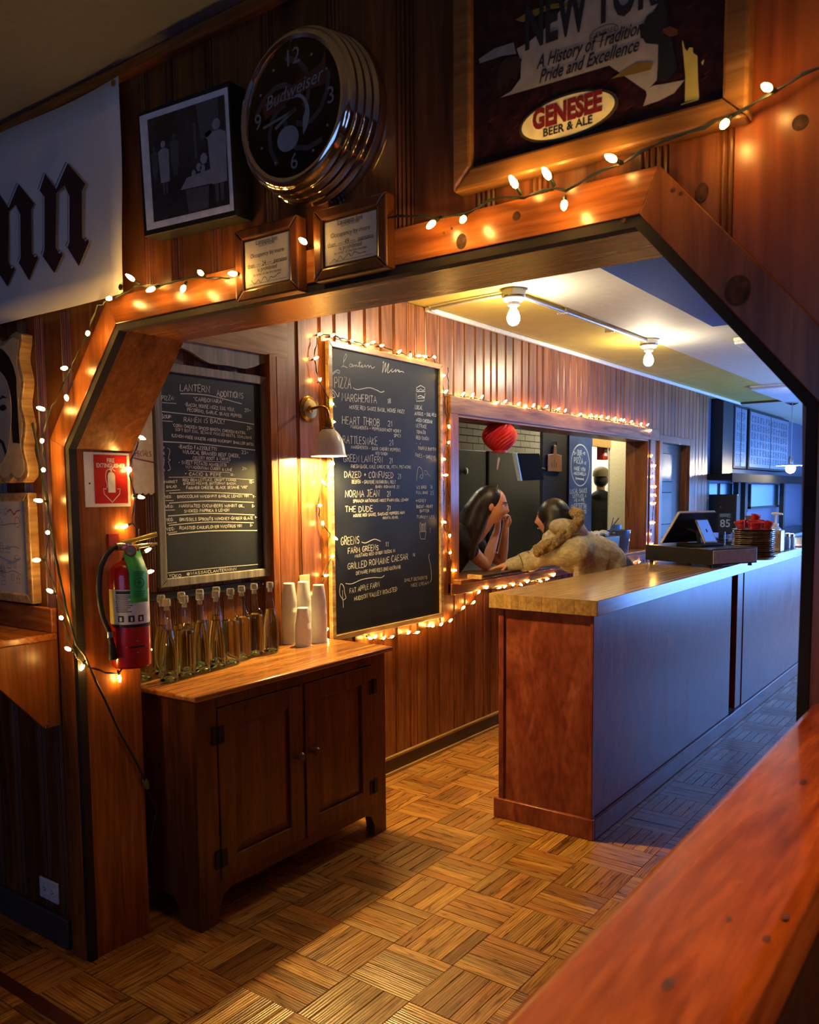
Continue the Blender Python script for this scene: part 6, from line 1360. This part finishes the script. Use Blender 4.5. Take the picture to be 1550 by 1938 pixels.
# kitchen side counter under the sill
kc = thing('kitchen_counter', 'steel kitchen counter behind the serving sill', 'kitchen counter', (-3.5, 6.2, 0))
obj('worktop', M().box(-4.2, -3.62, 5.45, 6.98, .88, .93), STEEL, kc, bevel=.004)
obj('edge_strip', M().box(-3.622, -3.612, 5.45, 6.98, .905, .932), WHITE, kc, smooth=False)
obj('cabinet_body', M().box(-4.18, -3.65, 5.47, 6.96, .06, .88), plain('counter_steel_dark', (.1, .1, .1), .4, .5), kc, smooth=False)
# ---- red paper lantern
LC = Vector((-2.87, 4.965, 1.945)); la = thing('paper_lantern', 'red honeycomb paper lantern hanging in the serving window', 'lantern', tuple(LC))
g = M(); n, k = 36, 14; vs = []; R = .115; 
for i in range(k+1):
    t = -1+2*i/k; th = t*PI/2*.82
    for j in range(n):
        r = R*(math.cos(th)**.75)*(1+.045*(1 if (j+i) % 2 else -1)); a = 2*PI*j/n
        vs.append((LC.x+r*math.cos(a), LC.y+r*math.sin(a), LC.z+.098*t))
g.add(vs, [(i*n+j, i*n+(j+1) % n, (i+1)*n+(j+1) % n, (i+1)*n+j) for i in range(k) for j in range(n)])
nt = NT('red_tissue'); nt.b.inputs['Base Color'].default_value = (.62, .015, .02, 1); bset(nt, Roughness=.6); nt.b.inputs['Subsurface Weight'].default_value = .3
obj('lantern_body', g, nt.mat, la, smooth=False)
for z, r in ((.1, .048), (-.1, .048)): obj('lantern_ring', M().lathe([(r-.004, -.012), (r, -.012), (r, .012), (r-.004, .012), (r-.004, -.012)], LC+Vector((0,0,z)), ZP, 24), plain('red_card', (.5, .012, .015), .5), la)
obj('cord', M().tube([LC+Vector((0,0,.1)), (LC.x, LC.y, 2.042)], .0025, 6), BLACK, la)
obj('tassel_cord', M().tube([LC+Vector((0,0,-.1)), LC+Vector((-.004,-.004,-.15))], .002, 6), plain('red_thread', (.4, .02, .02), .6), la)
obj('tassel', M().tube([LC+Vector((-.004,-.004,-.14)), LC+Vector((-.004,-.004,-.155)), LC+Vector((-.006,-.006,-.17)), LC+Vector((-.012,-.012,-.225))], [.003, .009, .007, .004], 8), plain('pale_tassel', (.55, .42, .35), .7), la)
# ---- things on the sill
tr_ = thing('ticket_board', 'narrow dark board lying along the front edge of the serving sill', 'board', (-2.7, 4.9, 1.04))
obj('board', M().box(-2.765, -2.665, 4.40, 5.42, 1.04, 1.058), DARKWOOD, tr_, smooth=False, bevel=.002)
obj('board_end', M().box(-2.765, -2.66, 4.385, 4.40, 1.035, 1.062), PINE_PALE, tr_, bevel=.002)
bc = at(1168, 1036, 'z', 1.04); bc = Vector((-2.87, 7.05, 1.04)); bk_ = thing('metal_bucket', 'blue grey metal bucket at the right end of the serving sill', 'bucket', tuple(bc))
BKT = plain('blue_enamel_steel', (.14, .2, .34), .25, .6)
obj('pail', M().lathe([(0, 0), (.083, 0), (.085, .004), (.104, .182), (.11, .186), (.11, .192), (.103, .192), (.101, .182), (.082, .01), (0, .008)], bc, ZP, 32), BKT, bk_)
obj('bail_handle', M().tube([bc+Vector((0, .108*math.cos(t), .165-.11*math.sin(t)))+Vector((.03*math.sin(t), 0, 0)) for t in [i*PI/12 for i in range(13)]], .004, 6), STEEL, bk_)
for s in (-1, 1): obj('bail_ear', M().obox(bc+Vector((0, s*.106, .165)), XP, YP, ZP, .014, .003, .016), STEEL, bk_, bevel=.002)
cu_ = Vector((-2.95, 7.2, 1.04)); obj('tumbler', M().lathe([(0, 0), (.036, 0), (.045, .23), (.042, .23), (.034, .006), (0, .006)], cu_, ZP, 24), plain('blue_tumbler_plastic', (.08, .22, .6), .2), label='tall blue tumbler behind the metal bucket on the sill', cat='tumbler')
bn_ = thing('utensil_bin', 'dark bin of crumpled napkins and tongs left of the metal bucket', 'bin', (-2.88, 6.68, 1.04))
obj('bin', M().prism([(6.50, 1.04), (6.86, 1.04), (6.89, 1.19), (6.47, 1.19)], frame_yz(-2.97), frame_yz(-2.79)), plain('dark_bin_plastic', (.02, .022, .022), .3), bn_, smooth=False, bevel=.006)
rr = random.Random(12); PAPM = plain('napkin_white', (.62, .58, .48), .8)
for i in range(6):
    g = M(); c = Vector((-2.88+rr.uniform(-.05, .05), 6.52+i*.06, 1.2+rr.uniform(0, .02))); 
    g.ball(c, .045, .05, .022, 9, 6); 
    g.v = [(p[0]+rr.uniform(-.008, .008), p[1]+rr.uniform(-.008, .008), p[2]+rr.uniform(-.008, .008)) for p in g.v]; obj('crumpled_napkin', g, PAPM, bn_, smooth=False)
for s in (-1, 1): obj('tongs', M().tube([(-2.86, 6.8, 1.18), (-2.85+s*.01, 6.88, 1.29), (-2.84+s*.025, 6.92, 1.34)], .006, 6), STEEL, bn_)
# ================================================================== PEOPLE
def basis(f, up=(0, 0, 1)):
    y = Vector(f).normalized(); x = y.cross(Vector(up)).normalized(); z = x.cross(y); return Matrix((x, y, z)).transposed()
def ga(x, s): return math.exp(-(x/s)**2)
def head_mesh(m, c, f, up=(0, 0, 1), k=1.0):
    R = basis(f, up); c = Vector(c); n, kk = 40, 30; vs = []
    for i in range(kk+1):
        th = PI*i/kk
        for j in range(n):
            a = 2*PI*j/n; nx, ny, nz = math.sin(th)*math.cos(a), math.sin(th)*math.sin(a), math.cos(th)
            x, y, z = .074*nx, .094*ny, .116*nz
            if nz < 0:
                t = -nz; x *= 1-.34*t**1.6
                if ny < 0: y *= 1-.5*t
            if ny > 0:
                y += .027*ga(x, .012)*ga(z+.018, .019)+.012*ga(x, .010)*ga(z-.012, .022)
                y -= .010*ga(abs(x)-.032, .016)*ga(z-.014, .013)
                y += .005*ga(abs(x)-.03, .022)*ga(z-.036, .010)
                y += .008*ga(x, .024)*ga(z+.060, .011)-.004*ga(x, .03)*ga(z+.052, .004)-.004*ga(x, .022)*ga(z+.076, .007)
                y += .012*ga(x, .022)*ga(z+.098, .016)+.006*ga(abs(x)-.045, .018)*ga(z+.03, .02)
            vs.append(c+R @ (Vector((x, y, z))*k))
    m.add(vs, [(i*n+j, (i+1)*n+j, (i+1)*n+(j+1) % n, i*n+(j+1) % n) for i in range(kk) for j in range(n)])
    for s in (-1, 1): m.ball(c+R @ (Vector((s*.074, -.006, -.004))*k), .010*k, .019*k, .031*k, 10, 8, rot=R)
    return R
def face_parts(root, c, R, k=1.0, lip=(.35, .08, .06)):
    c = Vector(c); W = plain('eye_white', (.7, .68, .64), .2); P = plain('eye_dark', (.02, .012, .008), .15)
    for s in (-1, 1):
        e = obj('eye', M().ball(c+R @ (Vector((s*.032, .0705, .013))*k), .0092*k, rot=R), W, root)
        obj('iris', M().ball(c+R @ (Vector((s*.032, .0770, .013))*k), .0050*k, .0032*k, .0052*k, rot=R), P, e)
        obj('eyebrow', M().tube([c+R @ (Vector((s*(.014+.011*i), .0925-.0012*i*i-.003*i, .034+.004*math.sin(i*.9)))*k) for i in range(5)], [.002*k, .0036*k, .0036*k, .003*k, .0012*k], 6), P, root)
    obj('lips', M().tube([c+R @ (Vector((x, .0965-12*x*x, -.060+7*x*x))*k) for x in (-.026, -.015, 0, .015, .026)], [.002*k, .0045*k, .0055*k, .0045*k, .002*k], 8), plain('lips', lip, .35), root)
def skin_eval(verts, edges, root=None, sub=1):
    """closed limbs along a joint graph verts = {name: (pos, radius)}: overlapping spheres that fused() merges into one surface"""
    m = M(); rd = lambda r: (sum(r)/len(r) if isinstance(r, tuple) else r)
    for a, b in edges:
        pa, ra = Vector(verts[a][0]), rd(verts[a][1]); pb, rb = Vector(verts[b][0]), rd(verts[b][1])
        L = (pb-pa).length; n = max(1, int(L/(.3*min(ra, rb))))
        for i in range(n+1):
            t = i/n; r = ra+(rb-ra)*t; q = 12 if r > .02 else 8
            m.ball(pa.lerp(pb, t), r, n=q, k=q*2//3)
    return m.v, m.f
def fused(name, m, mat, parent, voxel=.008, smooth_n=3, label=None):
    o = obj(name, m, mat, parent, label)
    r = o.modifiers.new('remesh', 'REMESH'); r.mode = 'VOXEL'; r.voxel_size = voxel; r.use_smooth_shade = True
    s = o.modifiers.new('smooth', 'SMOOTH'); s.factor = .5; s.iterations = smooth_n
    return o
def hand_joints(V, E, wrist, wname, d, palm_n, size=1.0, curl=.6, side=1, pre='h'):
    """palm and five fingers: d points to the knuckles, palm_n out of the palm; side=1 puts the thumb on +(d x palm_n)"""
    d = Vector(d).normalized(); pn_ = Vector(palm_n); pn_ = (pn_-d*pn_.dot(d)).normalized(); sd = d.cross(pn_)*side; wr = Vector(wrist)
    V[pre+'palm'] = (wr+d*.045*size, (.026*size, .02*size)); E.append((wname, pre+'palm'))
    for k, (off_, ln) in enumerate(((.026, .070), (.009, .078), (-.009, .073), (-.025, .058))):
        p = wr+d*.085*size+sd*off_*size; V[pre+'k%d' % k] = (p, .0098*size); E.append((pre+'palm', pre+'k%d' % k)); dd = d.copy(); q = p
        for jn in range(3):
            ax = dd; dd = (dd*math.cos(curl)+pn_*math.sin(curl)).normalized(); pn2 = (pn_*math.cos(curl)-ax*math.sin(curl)).normalized(); pn_k = pn2
            q = q+dd*ln*size*(.45, .32, .25)[jn]; V[pre+'f%d%d' % (k, jn)] = (q, (.0088, .008, .0068)[jn]*size); E.append((pre+'k%d' % k if jn == 0 else pre+'f%d%d' % (k, jn-1), pre+'f%d%d' % (k, jn)))
            pn_ = pn_k
        pn_ = Vector(palm_n); pn_ = (pn_-d*pn_.dot(d)).normalized()
    t0 = wr+d*.03*size+sd*.028*size; V[pre+'t0'] = (t0, .012*size); E.append((pre+'palm', pre+'t0'))
    t1 = t0+(d*.6+sd*.6+pn_*.4).normalized()*.036*size; V[pre+'t1'] = (t1, .0105*size); E.append((pre+'t0', pre+'t1'))
    t2 = t1+(d*.8+sd*.1+pn_*.5).normalized()*.03*size; V[pre+'t2'] = (t2, .0085*size); E.append((pre+'t1', pre+'t2'))
SKIN = plain('skin', (.56, .27, .15), .45, var=.05); SKIN.node_tree.nodes['Principled BSDF'].inputs['Subsurface Weight'].default_value = .12
SKIN.node_tree.nodes['Principled BSDF'].inputs['Subsurface Radius'].default_value = (.02, .008, .004)
def hair_mat(n, lo, hi):
    return wood(n, lo, lo, hi, 'z', .38, 3.0, var=0, stretch=.12, bump=.4)
HAIRD = hair_mat('dark_brown_hair', (.012, .007, .005), (.045, .025, .015)); HAIRB = hair_mat('black_hair', (.006, .005, .005), (.02, .016, .014))
TEE = plain('black_cotton', (.012, .012, .014), .85, bump=.2, bscale=200)
# ---- woman leaning on the sill from the kitchen side
hc = at(931, 957, 'x', -2.83); fw = Vector((.85, .50, -.20)); K = 1.02
wm = thing('person', 'woman in black t-shirt with long dark hair, chin on her fists in serving window', 'person', (-3.25, 4.75, 0))
m = M(); Rw = head_mesh(m, hc, fw, (0, 0, 1), K)
f2 = Vector((fw.x, fw.y, 0)).normalized(); rs = Vector((f2.y, -f2.x, 0))                     # rs: her right side, nearer the viewer
neck = hc-f2*.05+Vector((0, 0, -.13)); chest = hc-f2*.24+Vector((0, 0, -.24)); wst = chest-f2*.14+Vector((0, 0, -.22)); pel = wst-f2*.12+Vector((0, 0, -.12))
eR = at(919, 1071, 'x', -2.90); eR.z = 1.078; eL = at(949, 1062, 'x', -2.94); eL.z = 1.078
wR = at(941, 1003, 'x', -2.86); wL = at(957, 1000, 'x', -2.84)
shR = chest+rs*.155+Vector((0, 0, .055)); shL = chest-rs*.155+Vector((0, 0, .055))
V = {'pel': (pel, .13), 'wst': (wst, .115), 'chest': (chest, .125), 'base': (neck-f2*.05+Vector((0,0,-.05)), .06), 'neck': (neck, .05), 'skull': (hc-Vector((0,0,.03)), .055),
     'shR': (shR, .062), 'mR': ((shR+eR)/2, .052), 'eR': (eR, .036), 'fR': (eR.lerp(wR, .4), .038), 'wR': (wR, .024), 'shL': (shL, .062), 'mL': ((shL+eL)/2, .05), 'eL': (eL, .036), 'fL': (eL.lerp(wL, .4), .037), 'wL': (wL, .024)}
E_ = [('pel', 'wst'), ('wst', 'chest'), ('chest', 'base'), ('base', 'neck'), ('neck', 'skull'), ('chest', 'shR'), ('shR', 'mR'), ('mR', 'eR'), ('eR', 'fR'), ('fR', 'wR'), ('chest', 'shL'), ('shL', 'mL'), ('mL', 'eL'), ('eL', 'fL'), ('fL', 'wL')]
for s, nm in ((1, 'R'), (-1, 'L')):
    hp = pel+rs*.085*s+Vector((0, 0, -.06)); kn_ = hp+f2*.06+Vector((0, 0, -.40)); an = Vector((kn_.x, kn_.y, .09))-f2*.1; to = an+f2*.15+Vector((0, 0, -.055))
    V['hp'+nm] = (hp, .095); V['kn'+nm] = (kn_, .062); V['ca'+nm] = (kn_.lerp(an, .3), .058); V['an'+nm] = (an, .04); V['to'+nm] = (to, .034); E_ += [('pel', 'hp'+nm), ('hp'+nm, 'kn'+nm), ('kn'+nm, 'ca'+nm), ('ca'+nm, 'an'+nm), ('an'+nm, 'to'+nm)]
hand_joints(V, E_, wR, 'wR', Vector((0, 0, 1))+f2*.12, -f2*.6-rs*.25, .95, 1.15, -1, 'r')
hand_joints(V, E_, wL, 'wL', Vector((0, 0, 1))+f2*.08, -f2*.5+rs*.6, .95, 1.15, 1, 'l')
m.add(*skin_eval(V, E_, 'pel'))
fused('body', m, SKIN, wm, .0055, 2)
face_parts(wm, hc, Rw, K)
# t-shirt and jeans over the body
TV = {'pel': (pel+Vector((0,0,-.02)), .15), 'wst': (wst, .135), 'chest': (chest, .15), 'base': (chest.lerp(V['base'][0], .55), .09), 'shR': (shR, .078), 'sR': (shR.lerp(eR, .47), .066), 'shL': (shL, .078), 'sL': (shL.lerp(eL, .47), .066)}
m = M(); m.add(*skin_eval(TV, [('pel', 'wst'), ('wst', 'chest'), ('chest', 'base'), ('chest', 'shR'), ('shR', 'sR'), ('chest', 'shL'), ('shL', 'sL')], 'pel')); fused('t_shirt', m, TEE, wm, .009, 4)
JV = {'p': (pel+Vector((0,0,-.05)), .145)}; JE = []
for nm in 'RL': JV.update({'h'+nm: (V['hp'+nm][0], .108), 'k'+nm: (V['kn'+nm][0], .076), 'a'+nm: (V['an'+nm][0]+Vector((0,0,.02)), .058)}); JE += [('p', 'h'+nm), ('h'+nm, 'k'+nm), ('k'+nm, 'a'+nm)]
m = M(); m.add(*skin_eval(JV, JE, 'p')); fused('jeans', m, plain('dark_denim', (.02, .025, .04), .8), wm, .012, 4)
# hair: skull cap plus long lock over the back and near shoulder
m = M(); m.ball(hc+Rw @ Vector((0, -.026, .020)), .086, .104, .112, 24, 16, rot=Rw)
HV = {'a': (hc+Rw @ Vector((0, -.06, .02)), .085), 'b': (hc+Rw @ Vector((.02, -.105, -.07)), .085), 'c': (hc+Rw @ Vector((.055, -.12, -.17)), .078), 'd': (hc+Rw @ Vector((.085, -.095, -.27)), .055), 'e': (hc+Rw @ Vector((.095, -.07, -.35)), .028),
      'b2': (hc+Rw @ Vector((-.03, -.12, -.1)), .08), 'c2': (hc+Rw @ Vector((-.05, -.16, -.22)), .07), 'd2': (hc+Rw @ Vector((-.06, -.18, -.32)), .04), 's': (hc+Rw @ Vector((.066, -.035, -.05)), .03), 's2': (hc+Rw @ Vector((.078, -.05, -.15)), .036)}
m.add(*skin_eval(HV, [('a', 'b'), ('b', 'c'), ('c', 'd'), ('d', 'e'), ('a', 'b2'), ('b2', 'c2'), ('c2', 'd2'), ('a', 's'), ('s', 's2'), ('s2', 'd')], 'a')); fused('hair', m, HAIRD, wm, .009, 4)
obj('hair_band', M().tube([hc+Rw @ Vector((.089*math.cos(t), .012, .02+.118*math.sin(t))) for t in [i*PI/16 for i in range(17)]], .004, 6), BLACK, wm)
# ---- person in the padded jacket bent over to the sill
hc2 = at(1043, 981, 'x', -2.52); fw2 = Vector((-1, -.10, -.10)); K2 = 1.0
kd = thing('person', 'person in tan padded jacket with fur hood trim bending over to the sill', 'person', (-2.2, 5.3, 0))
m = M(); R2 = head_mesh(m, hc2, fw2, (0, 0, 1), K2)
sh = at(1072, 1036, 'x', -2.40); hip = at(1158, 1066, 'x', -2.22); ax_ = (hip-sh); axn = ax_.normalized(); lat = axn.cross(Vector((0, 0, 1))).normalized()
if lat.y > 0: lat = -lat                       # lat points to the viewer's side
wr2 = at(966, 1072, 'x', -2.73); wr2.z = max(wr2.z, 1.085); el2 = at(1014, 1056, 'x', -2.60)
sN = sh+lat*.13+Vector((0, 0, -.02)); sF = sh-lat*.15; elF = sF+Vector((-.2, .03, -.12)); wF = Vector((-2.74, elF.y+.05, 1.085))
V = {'hip': (hip+Vector((0,0,-.03)), .11), 'mid': (hip.lerp(sh, .55), .10), 'sh': (sh, .095), 'nk': (hc2.lerp(sh, .55)+Vector((0,0,-.02)), .05), 'sk': (hc2+Vector((.02,0,-.03)), .055), 'sN': (sN, .06), 'eN': (el2, .042), 'wN': (wr2, .025), 'sF': (sF, .06), 'eF': (elF, .042), 'wF': (wF, .025)}
E_ = [('hip', 'mid'), ('mid', 'sh'), ('sh', 'nk'), ('nk', 'sk'), ('sh', 'sN'), ('sN', 'eN'), ('eN', 'wN'), ('sh', 'sF'), ('sF', 'eF'), ('eF', 'wF')]
for s, nm in ((1, 'R'), (-1, 'L')):
    hp = hip+lat*.08*s+Vector((-.01, 0, -.1)); kn_ = hp+Vector((-.03, 0, -.40)); an = Vector((hp.x-.02, hp.y, .09)); to = an+Vector((-.16, 0, -.055))
    V['hp'+nm] = (hp, .09); V['kn'+nm] = (kn_, .06); V['an'+nm] = (an, .04); V['to'+nm] = (to, .034); E_ += [('hip', 'hp'+nm), ('hp'+nm, 'kn'+nm), ('kn'+nm, 'an'+nm), ('an'+nm, 'to'+nm)]
hand_joints(V, E_, wr2, 'wN', Vector((-.8, -.55, -.12)), Vector((0, 0, -1)), .92, .12, 1, 'n'); hand_joints(V, E_, wF, 'wF', Vector((-1, 0, -.1)), Vector((0, 0, -1)), .92, .12, -1, 'g')
m.add(*skin_eval(V, E_, 'hip')); fused('body', m, SKIN, kd, .0055, 2)
face_parts(kd, hc2, R2, K2)
JKT = wood('tan_jacket_cloth', (.33, .28, .18), (.4, .345, .225), (.46, .4, .27), 'x', .7, .6, var=0, stretch=.6, bump=.5)
q1 = at(1112, 1040, 'x', -2.28)
JV = {'hem': (hip-axn*.05+Vector((0,0,-.03)), .148), 'low': (hip-axn*.10, .15), 'mid': (hip.lerp(sh, .55), .15), 'chest': (hip.lerp(sh, .85)+Vector((0,0,.0)), .15), 'sh': (sh+Vector((-.05,0,.03)), .12),
      'sN': (sN, .088), 'uN': (sN.lerp(el2, .5), .076), 'eN': (el2, .066), 'fN': (el2.lerp(wr2, .55), .058), 'cN': (el2.lerp(wr2, .95), .047), 'sF': (sF, .085), 'eF': (elF, .064), 'cF': (elF.lerp(wF, .9), .048)}
m = M(); m.add(*skin_eval(JV, [('hem', 'low'), ('low', 'mid'), ('mid', 'chest'), ('chest', 'sh'), ('chest', 'sN'), ('sN', 'uN'), ('uN', 'eN'), ('eN', 'fN'), ('fN', 'cN'), ('chest', 'sF'), ('sF', 'eF'), ('eF', 'cF')], 'hem'))
# hanging open front panel below the chest
pz = at(1045, 1072, 'x', -2.42)
for s in (1,):
    m.obox(sh+lat*.13*s+axn*.10+Vector((0, 0, -.13)), axn, lat, Vector((0, 0, 1)), .12, .022, .13)
jk = fused('jacket', m, JKT, kd, .010, 5)
dt = bpy.data.textures.new('jacket_folds', 'CLOUDS'); dt.noise_scale = .13; dt.noise_depth = 1
dm = jk.modifiers.new('folds', 'DISPLACE'); dm.texture = dt; dm.strength = .03; dm.mid_level = .45; dm.texture_coords = 'LOCAL'
# quilting rings on the near sleeve, storm flap line and hood
for t in (.25, .6): 
    c = el2.lerp(wr2, t); obj('sleeve_seam', M().tube([c+Vector((wr2-el2).normalized().orthogonal().normalized())*0+(lambda u, b, a: (u*math.cos(a)+b*math.sin(a))*(.064-.012*t))(*(lambda dd: (dd.orthogonal().normalized(), dd.cross(dd.orthogonal().normalized())))((wr2-el2).normalized()), i*PI/8) for i in range(16)], .003, 6, closed=True), plain('seam_brown', (.14, .1, .05), .8), kd)
m = M()
h0 = at(1098, 985, 'x', -2.36); h1 = at(1024, 1040, 'x', -2.52)
hoodc = sh+Vector((.02, 0, .11))
m.ball(hoodc, .11, .15, .07, 20, 12, rot=basis(axn, (0, 0, 1)).to_3x3())
m.ball(at(1088, 1005, 'x', -2.36), .07, .1, .065, 16, 10); m.ball(at(1050, 1030, 'x', -2.46), .06, .07, .05, 16, 10)
hd2 = fused('hood', m, JKT, kd, .010, 4); dm = hd2.modifiers.new('folds', 'DISPLACE'); dm.texture = dt; dm.strength = .03; dm.mid_level = .5; dm.texture_coords = 'LOCAL'
FUR = plain('fur_trim', (.24, .16, .065), .95, bscale=120, var=.5, bump=.8)
fp = smooth([tuple(at(*p)) for p in ((1018, 1044, 'x', -2.50), (1032, 1034, 'x', -2.46), (1050, 1026, 'x', -2.41), (1070, 1012, 'x', -2.36), (1088, 994, 'x', -2.31), (1097, 981, 'x', -2.29), (1090, 972, 'x', -2.34), (1078, 976, 'x', -2.42))], 5)
g = M(); rr = random.Random(8)
for i, p in enumerate(fp):
    for j in range(5): g.ball(Vector(p)+Vector((rr.uniform(-.022, .022), rr.uniform(-.022, .022), rr.uniform(-.022, .022))), .022, n=7, k=5)
fo = fused('fur_trim', g, FUR, kd, .007, 1); ft = bpy.data.textures.new('fur_noise', 'CLOUDS'); ft.noise_scale = .012; dm = fo.modifiers.new('fur', 'DISPLACE'); dm.texture = ft; dm.strength = .02; dm.texture_coords = 'LOCAL'
m = M(); JV = {'p': (hip+axn*.045+Vector((0,0,-.05)), .128)}; JE = []
for nm in 'RL': JV.update({'h'+nm: (V['hp'+nm][0], .105), 'k'+nm: (V['kn'+nm][0], .075), 'a'+nm: (V['an'+nm][0]+Vector((0,0,.02)), .056)}); JE += [('p', 'h'+nm), ('h'+nm, 'k'+nm), ('k'+nm, 'a'+nm)]
m.add(*skin_eval(JV, JE, 'p')); fused('trousers', m, plain('navy_cloth', (.015, .02, .045), .7), kd, .012, 4)
m = M(); m.ball(hc2+R2 @ Vector((0, -.022, .022)), .092, .108, .112, 24, 16, rot=R2)
HV = {'a': (hc2+R2 @ Vector((0, -.05, .02)), .088), 'b': (hc2+R2 @ Vector((.0, -.085, -.07)), .085), 'c': (hc2+R2 @ Vector((0, -.085, -.14)), .07), 's': (hc2+R2 @ Vector((-.075, -.01, -.04)), .03), 's2': (hc2+R2 @ Vector((-.07, .015, -.12)), .028), 's3': (hc2+R2 @ Vector((-.06, .03, -.18)), .014), 't': (hc2+R2 @ Vector((.075, -.01, -.04)), .03), 't2': (hc2+R2 @ Vector((.07, .012, -.13)), .025)}
m.add(*skin_eval(HV, [('a', 'b'), ('b', 'c'), ('a', 's'), ('s', 's2'), ('s2', 's3'), ('a', 't'), ('t', 't2')], 'a')); fused('hair', m, HAIRB, kd, .009, 4)
# ---- cook seen from behind in the doorway
hc3 = at(1137, 905, 'x', -3.95); fw3 = Vector((-.45, .85, 0)); ck3 = thing('person', 'cook in a tan cap and dark hooded jacket seen from behind in the kitchen doorway', 'person', (hc3.x, hc3.y, 0))
m = M(); R3 = head_mesh(m, hc3, fw3); f3 = fw3.normalized(); r3 = Vector((f3.y, -f3.x, 0))
b3 = lambda x, y, z: Vector((hc3.x, hc3.y, 0))+r3*x+f3*y+Vector((0, 0, z))
HZ = hc3.z
V = {'pel': (b3(0, 0, HZ*.565), .125), 'wst': (b3(0, .01, HZ*.66), .115), 'ch': (b3(0, .0, HZ*.79), .135), 'nb': (b3(0, -.01, HZ*.88), .06), 'nk': (b3(0, 0, HZ*.92), .05), 'sk': (hc3-Vector((0, 0, .03)), .05)}
E_ = [('pel', 'wst'), ('wst', 'ch'), ('ch', 'nb'), ('nb', 'nk'), ('nk', 'sk')]
for s, nm in ((1, 'R'), (-1, 'L')):
    V.update({'s'+nm: (b3(.17*s, 0, HZ*.845), .06), 'e'+nm: (b3(.22*s, .06, HZ*.665), .043), 'w'+nm: (b3(.16*s, .26, HZ*.62), .026), 'h'+nm: (b3(.09*s, 0, HZ*.53), .09), 'k'+nm: (b3(.1*s, .02, HZ*.3), .06), 'c'+nm: (b3(.1*s, -.01, HZ*.2), .055), 'a'+nm: (b3(.1*s, -.02, .09), .04), 't'+nm: (b3(.11*s, .14, .035), .034)})
    E_ += [('ch', 's'+nm), ('s'+nm, 'e'+nm), ('e'+nm, 'w'+nm), ('pel', 'h'+nm), ('h'+nm, 'k'+nm), ('k'+nm, 'c'+nm), ('c'+nm, 'a'+nm), ('a'+nm, 't'+nm)]
    hand_joints(V, E_, V['w'+nm][0], 'w'+nm, f3, Vector((0, 0, -1)), .95, .4, s, 'q'+nm)
m.add(*skin_eval(V, E_, 'pel')); fused('body', m, SKIN, ck3, .008, 2)
face_parts(ck3, hc3, R3)
DJ = plain('charcoal_jacket', (.028, .028, .024), .85)
JV = {'hem': (V['pel'][0], .15), 'w': (V['wst'][0], .14), 'c': (V['ch'][0], .16), 'n': (V['nb'][0], .085)}; JE = [('hem', 'w'), ('w', 'c'), ('c', 'n')]
for nm in 'RL': JV.update({'s'+nm: (V['s'+nm][0], .078), 'e'+nm: (V['e'+nm][0], .06), 'w'+nm: (V['e'+nm][0].lerp(V['w'+nm][0], .85), .042)}); JE += [('c', 's'+nm), ('s'+nm, 'e'+nm), ('e'+nm, 'w'+nm)]
m = M(); m.add(*skin_eval(JV, JE, 'hem')); m.ball(V['nb'][0]-f3*.05, .12, .09, .07, 16, 10); fused('jacket', m, DJ, ck3, .012, 4)
m = M(); JV = {'p': (V['pel'][0]-Vector((0,0,.03)), .14)}; JE = []
for nm in 'RL': JV.update({'h'+nm: (V['h'+nm][0], .1), 'k'+nm: (V['k'+nm][0], .072), 'a'+nm: (V['a'+nm][0]+Vector((0,0,.02)), .055)}); JE += [('p', 'h'+nm), ('h'+nm, 'k'+nm), ('k'+nm, 'a'+nm)]
m.add(*skin_eval(JV, JE, 'p')); fused('trousers', m, plain('black_trousers', (.012, .012, .014), .8), ck3, .014, 3)
obj('cap', M().lathe([(.093, .02), (.095, .045), (.09, .08), (.07, .112), (.035, .13), (0, .135)], hc3-f3*.012, ZP, 28, ell=(1, 1.12), xdir=r3), plain('tan_cap', (.3, .25, .15), .85), ck3)
obj('cap_peak', M().prism([(-.07, .07), (-.05, .14), (0, .16), (.05, .14), (.07, .07)], lambda p: tuple(hc3+r3*p[0]+f3*p[1]+Vector((0,0,.028))), lambda p: tuple(hc3+r3*p[0]+f3*p[1]+Vector((0,0,.034)))), plain('tan_cap_peak', (.28, .23, .14), .85), ck3, smooth=False)
m = M(); m.ball(hc3+R3 @ Vector((0, -.03, -.03)), .082, .085, .075, 20, 12, rot=R3); obj('hair', m, HAIRB, ck3)
# ---- unseen warm pendant, added over the front room to light the rail
PX, PY = .2, .85
wp = thing('pendant_lamp', 'unseen warm pendant lamp added over the front room to light the orange rail', 'pendant lamp', (PX, PY, 2.2))
obj('cable', M().tube([(PX, PY, 2.78), (PX, PY, 2.26)], .004, 6), BLACK, wp)
obj('shade', M().lathe([(.03, 2.27), (.06, 2.25), (.10, 2.1), (.102, 2.1), (.10, 2.105), (.056, 2.245), (.03, 2.262)], (PX, PY, 0), ZP, 28), BLACKMETAL, wp)
obj('bulb', M().ball((PX, PY, 2.21), .026, n=16, k=10), emit('added_rail_bulb', (1.0, .52, .14), 1350), wp)
# ================================================================== lettering objects become plain meshes
dg = bpy.context.evaluated_depsgraph_get()
for o in [o for o in COL.objects if o.type == 'FONT']:
    me = bpy.data.meshes.new_from_object(o.evaluated_get(dg)); nm = o.name.split('.')[0]
    n = bpy.data.objects.new('lettering', me); COL.objects.link(n); n.parent = o.parent; n.matrix_local = o.matrix_local.copy()
    if not me.materials: me.materials.append(o.data.materials[0])
    bpy.data.objects.remove(o)
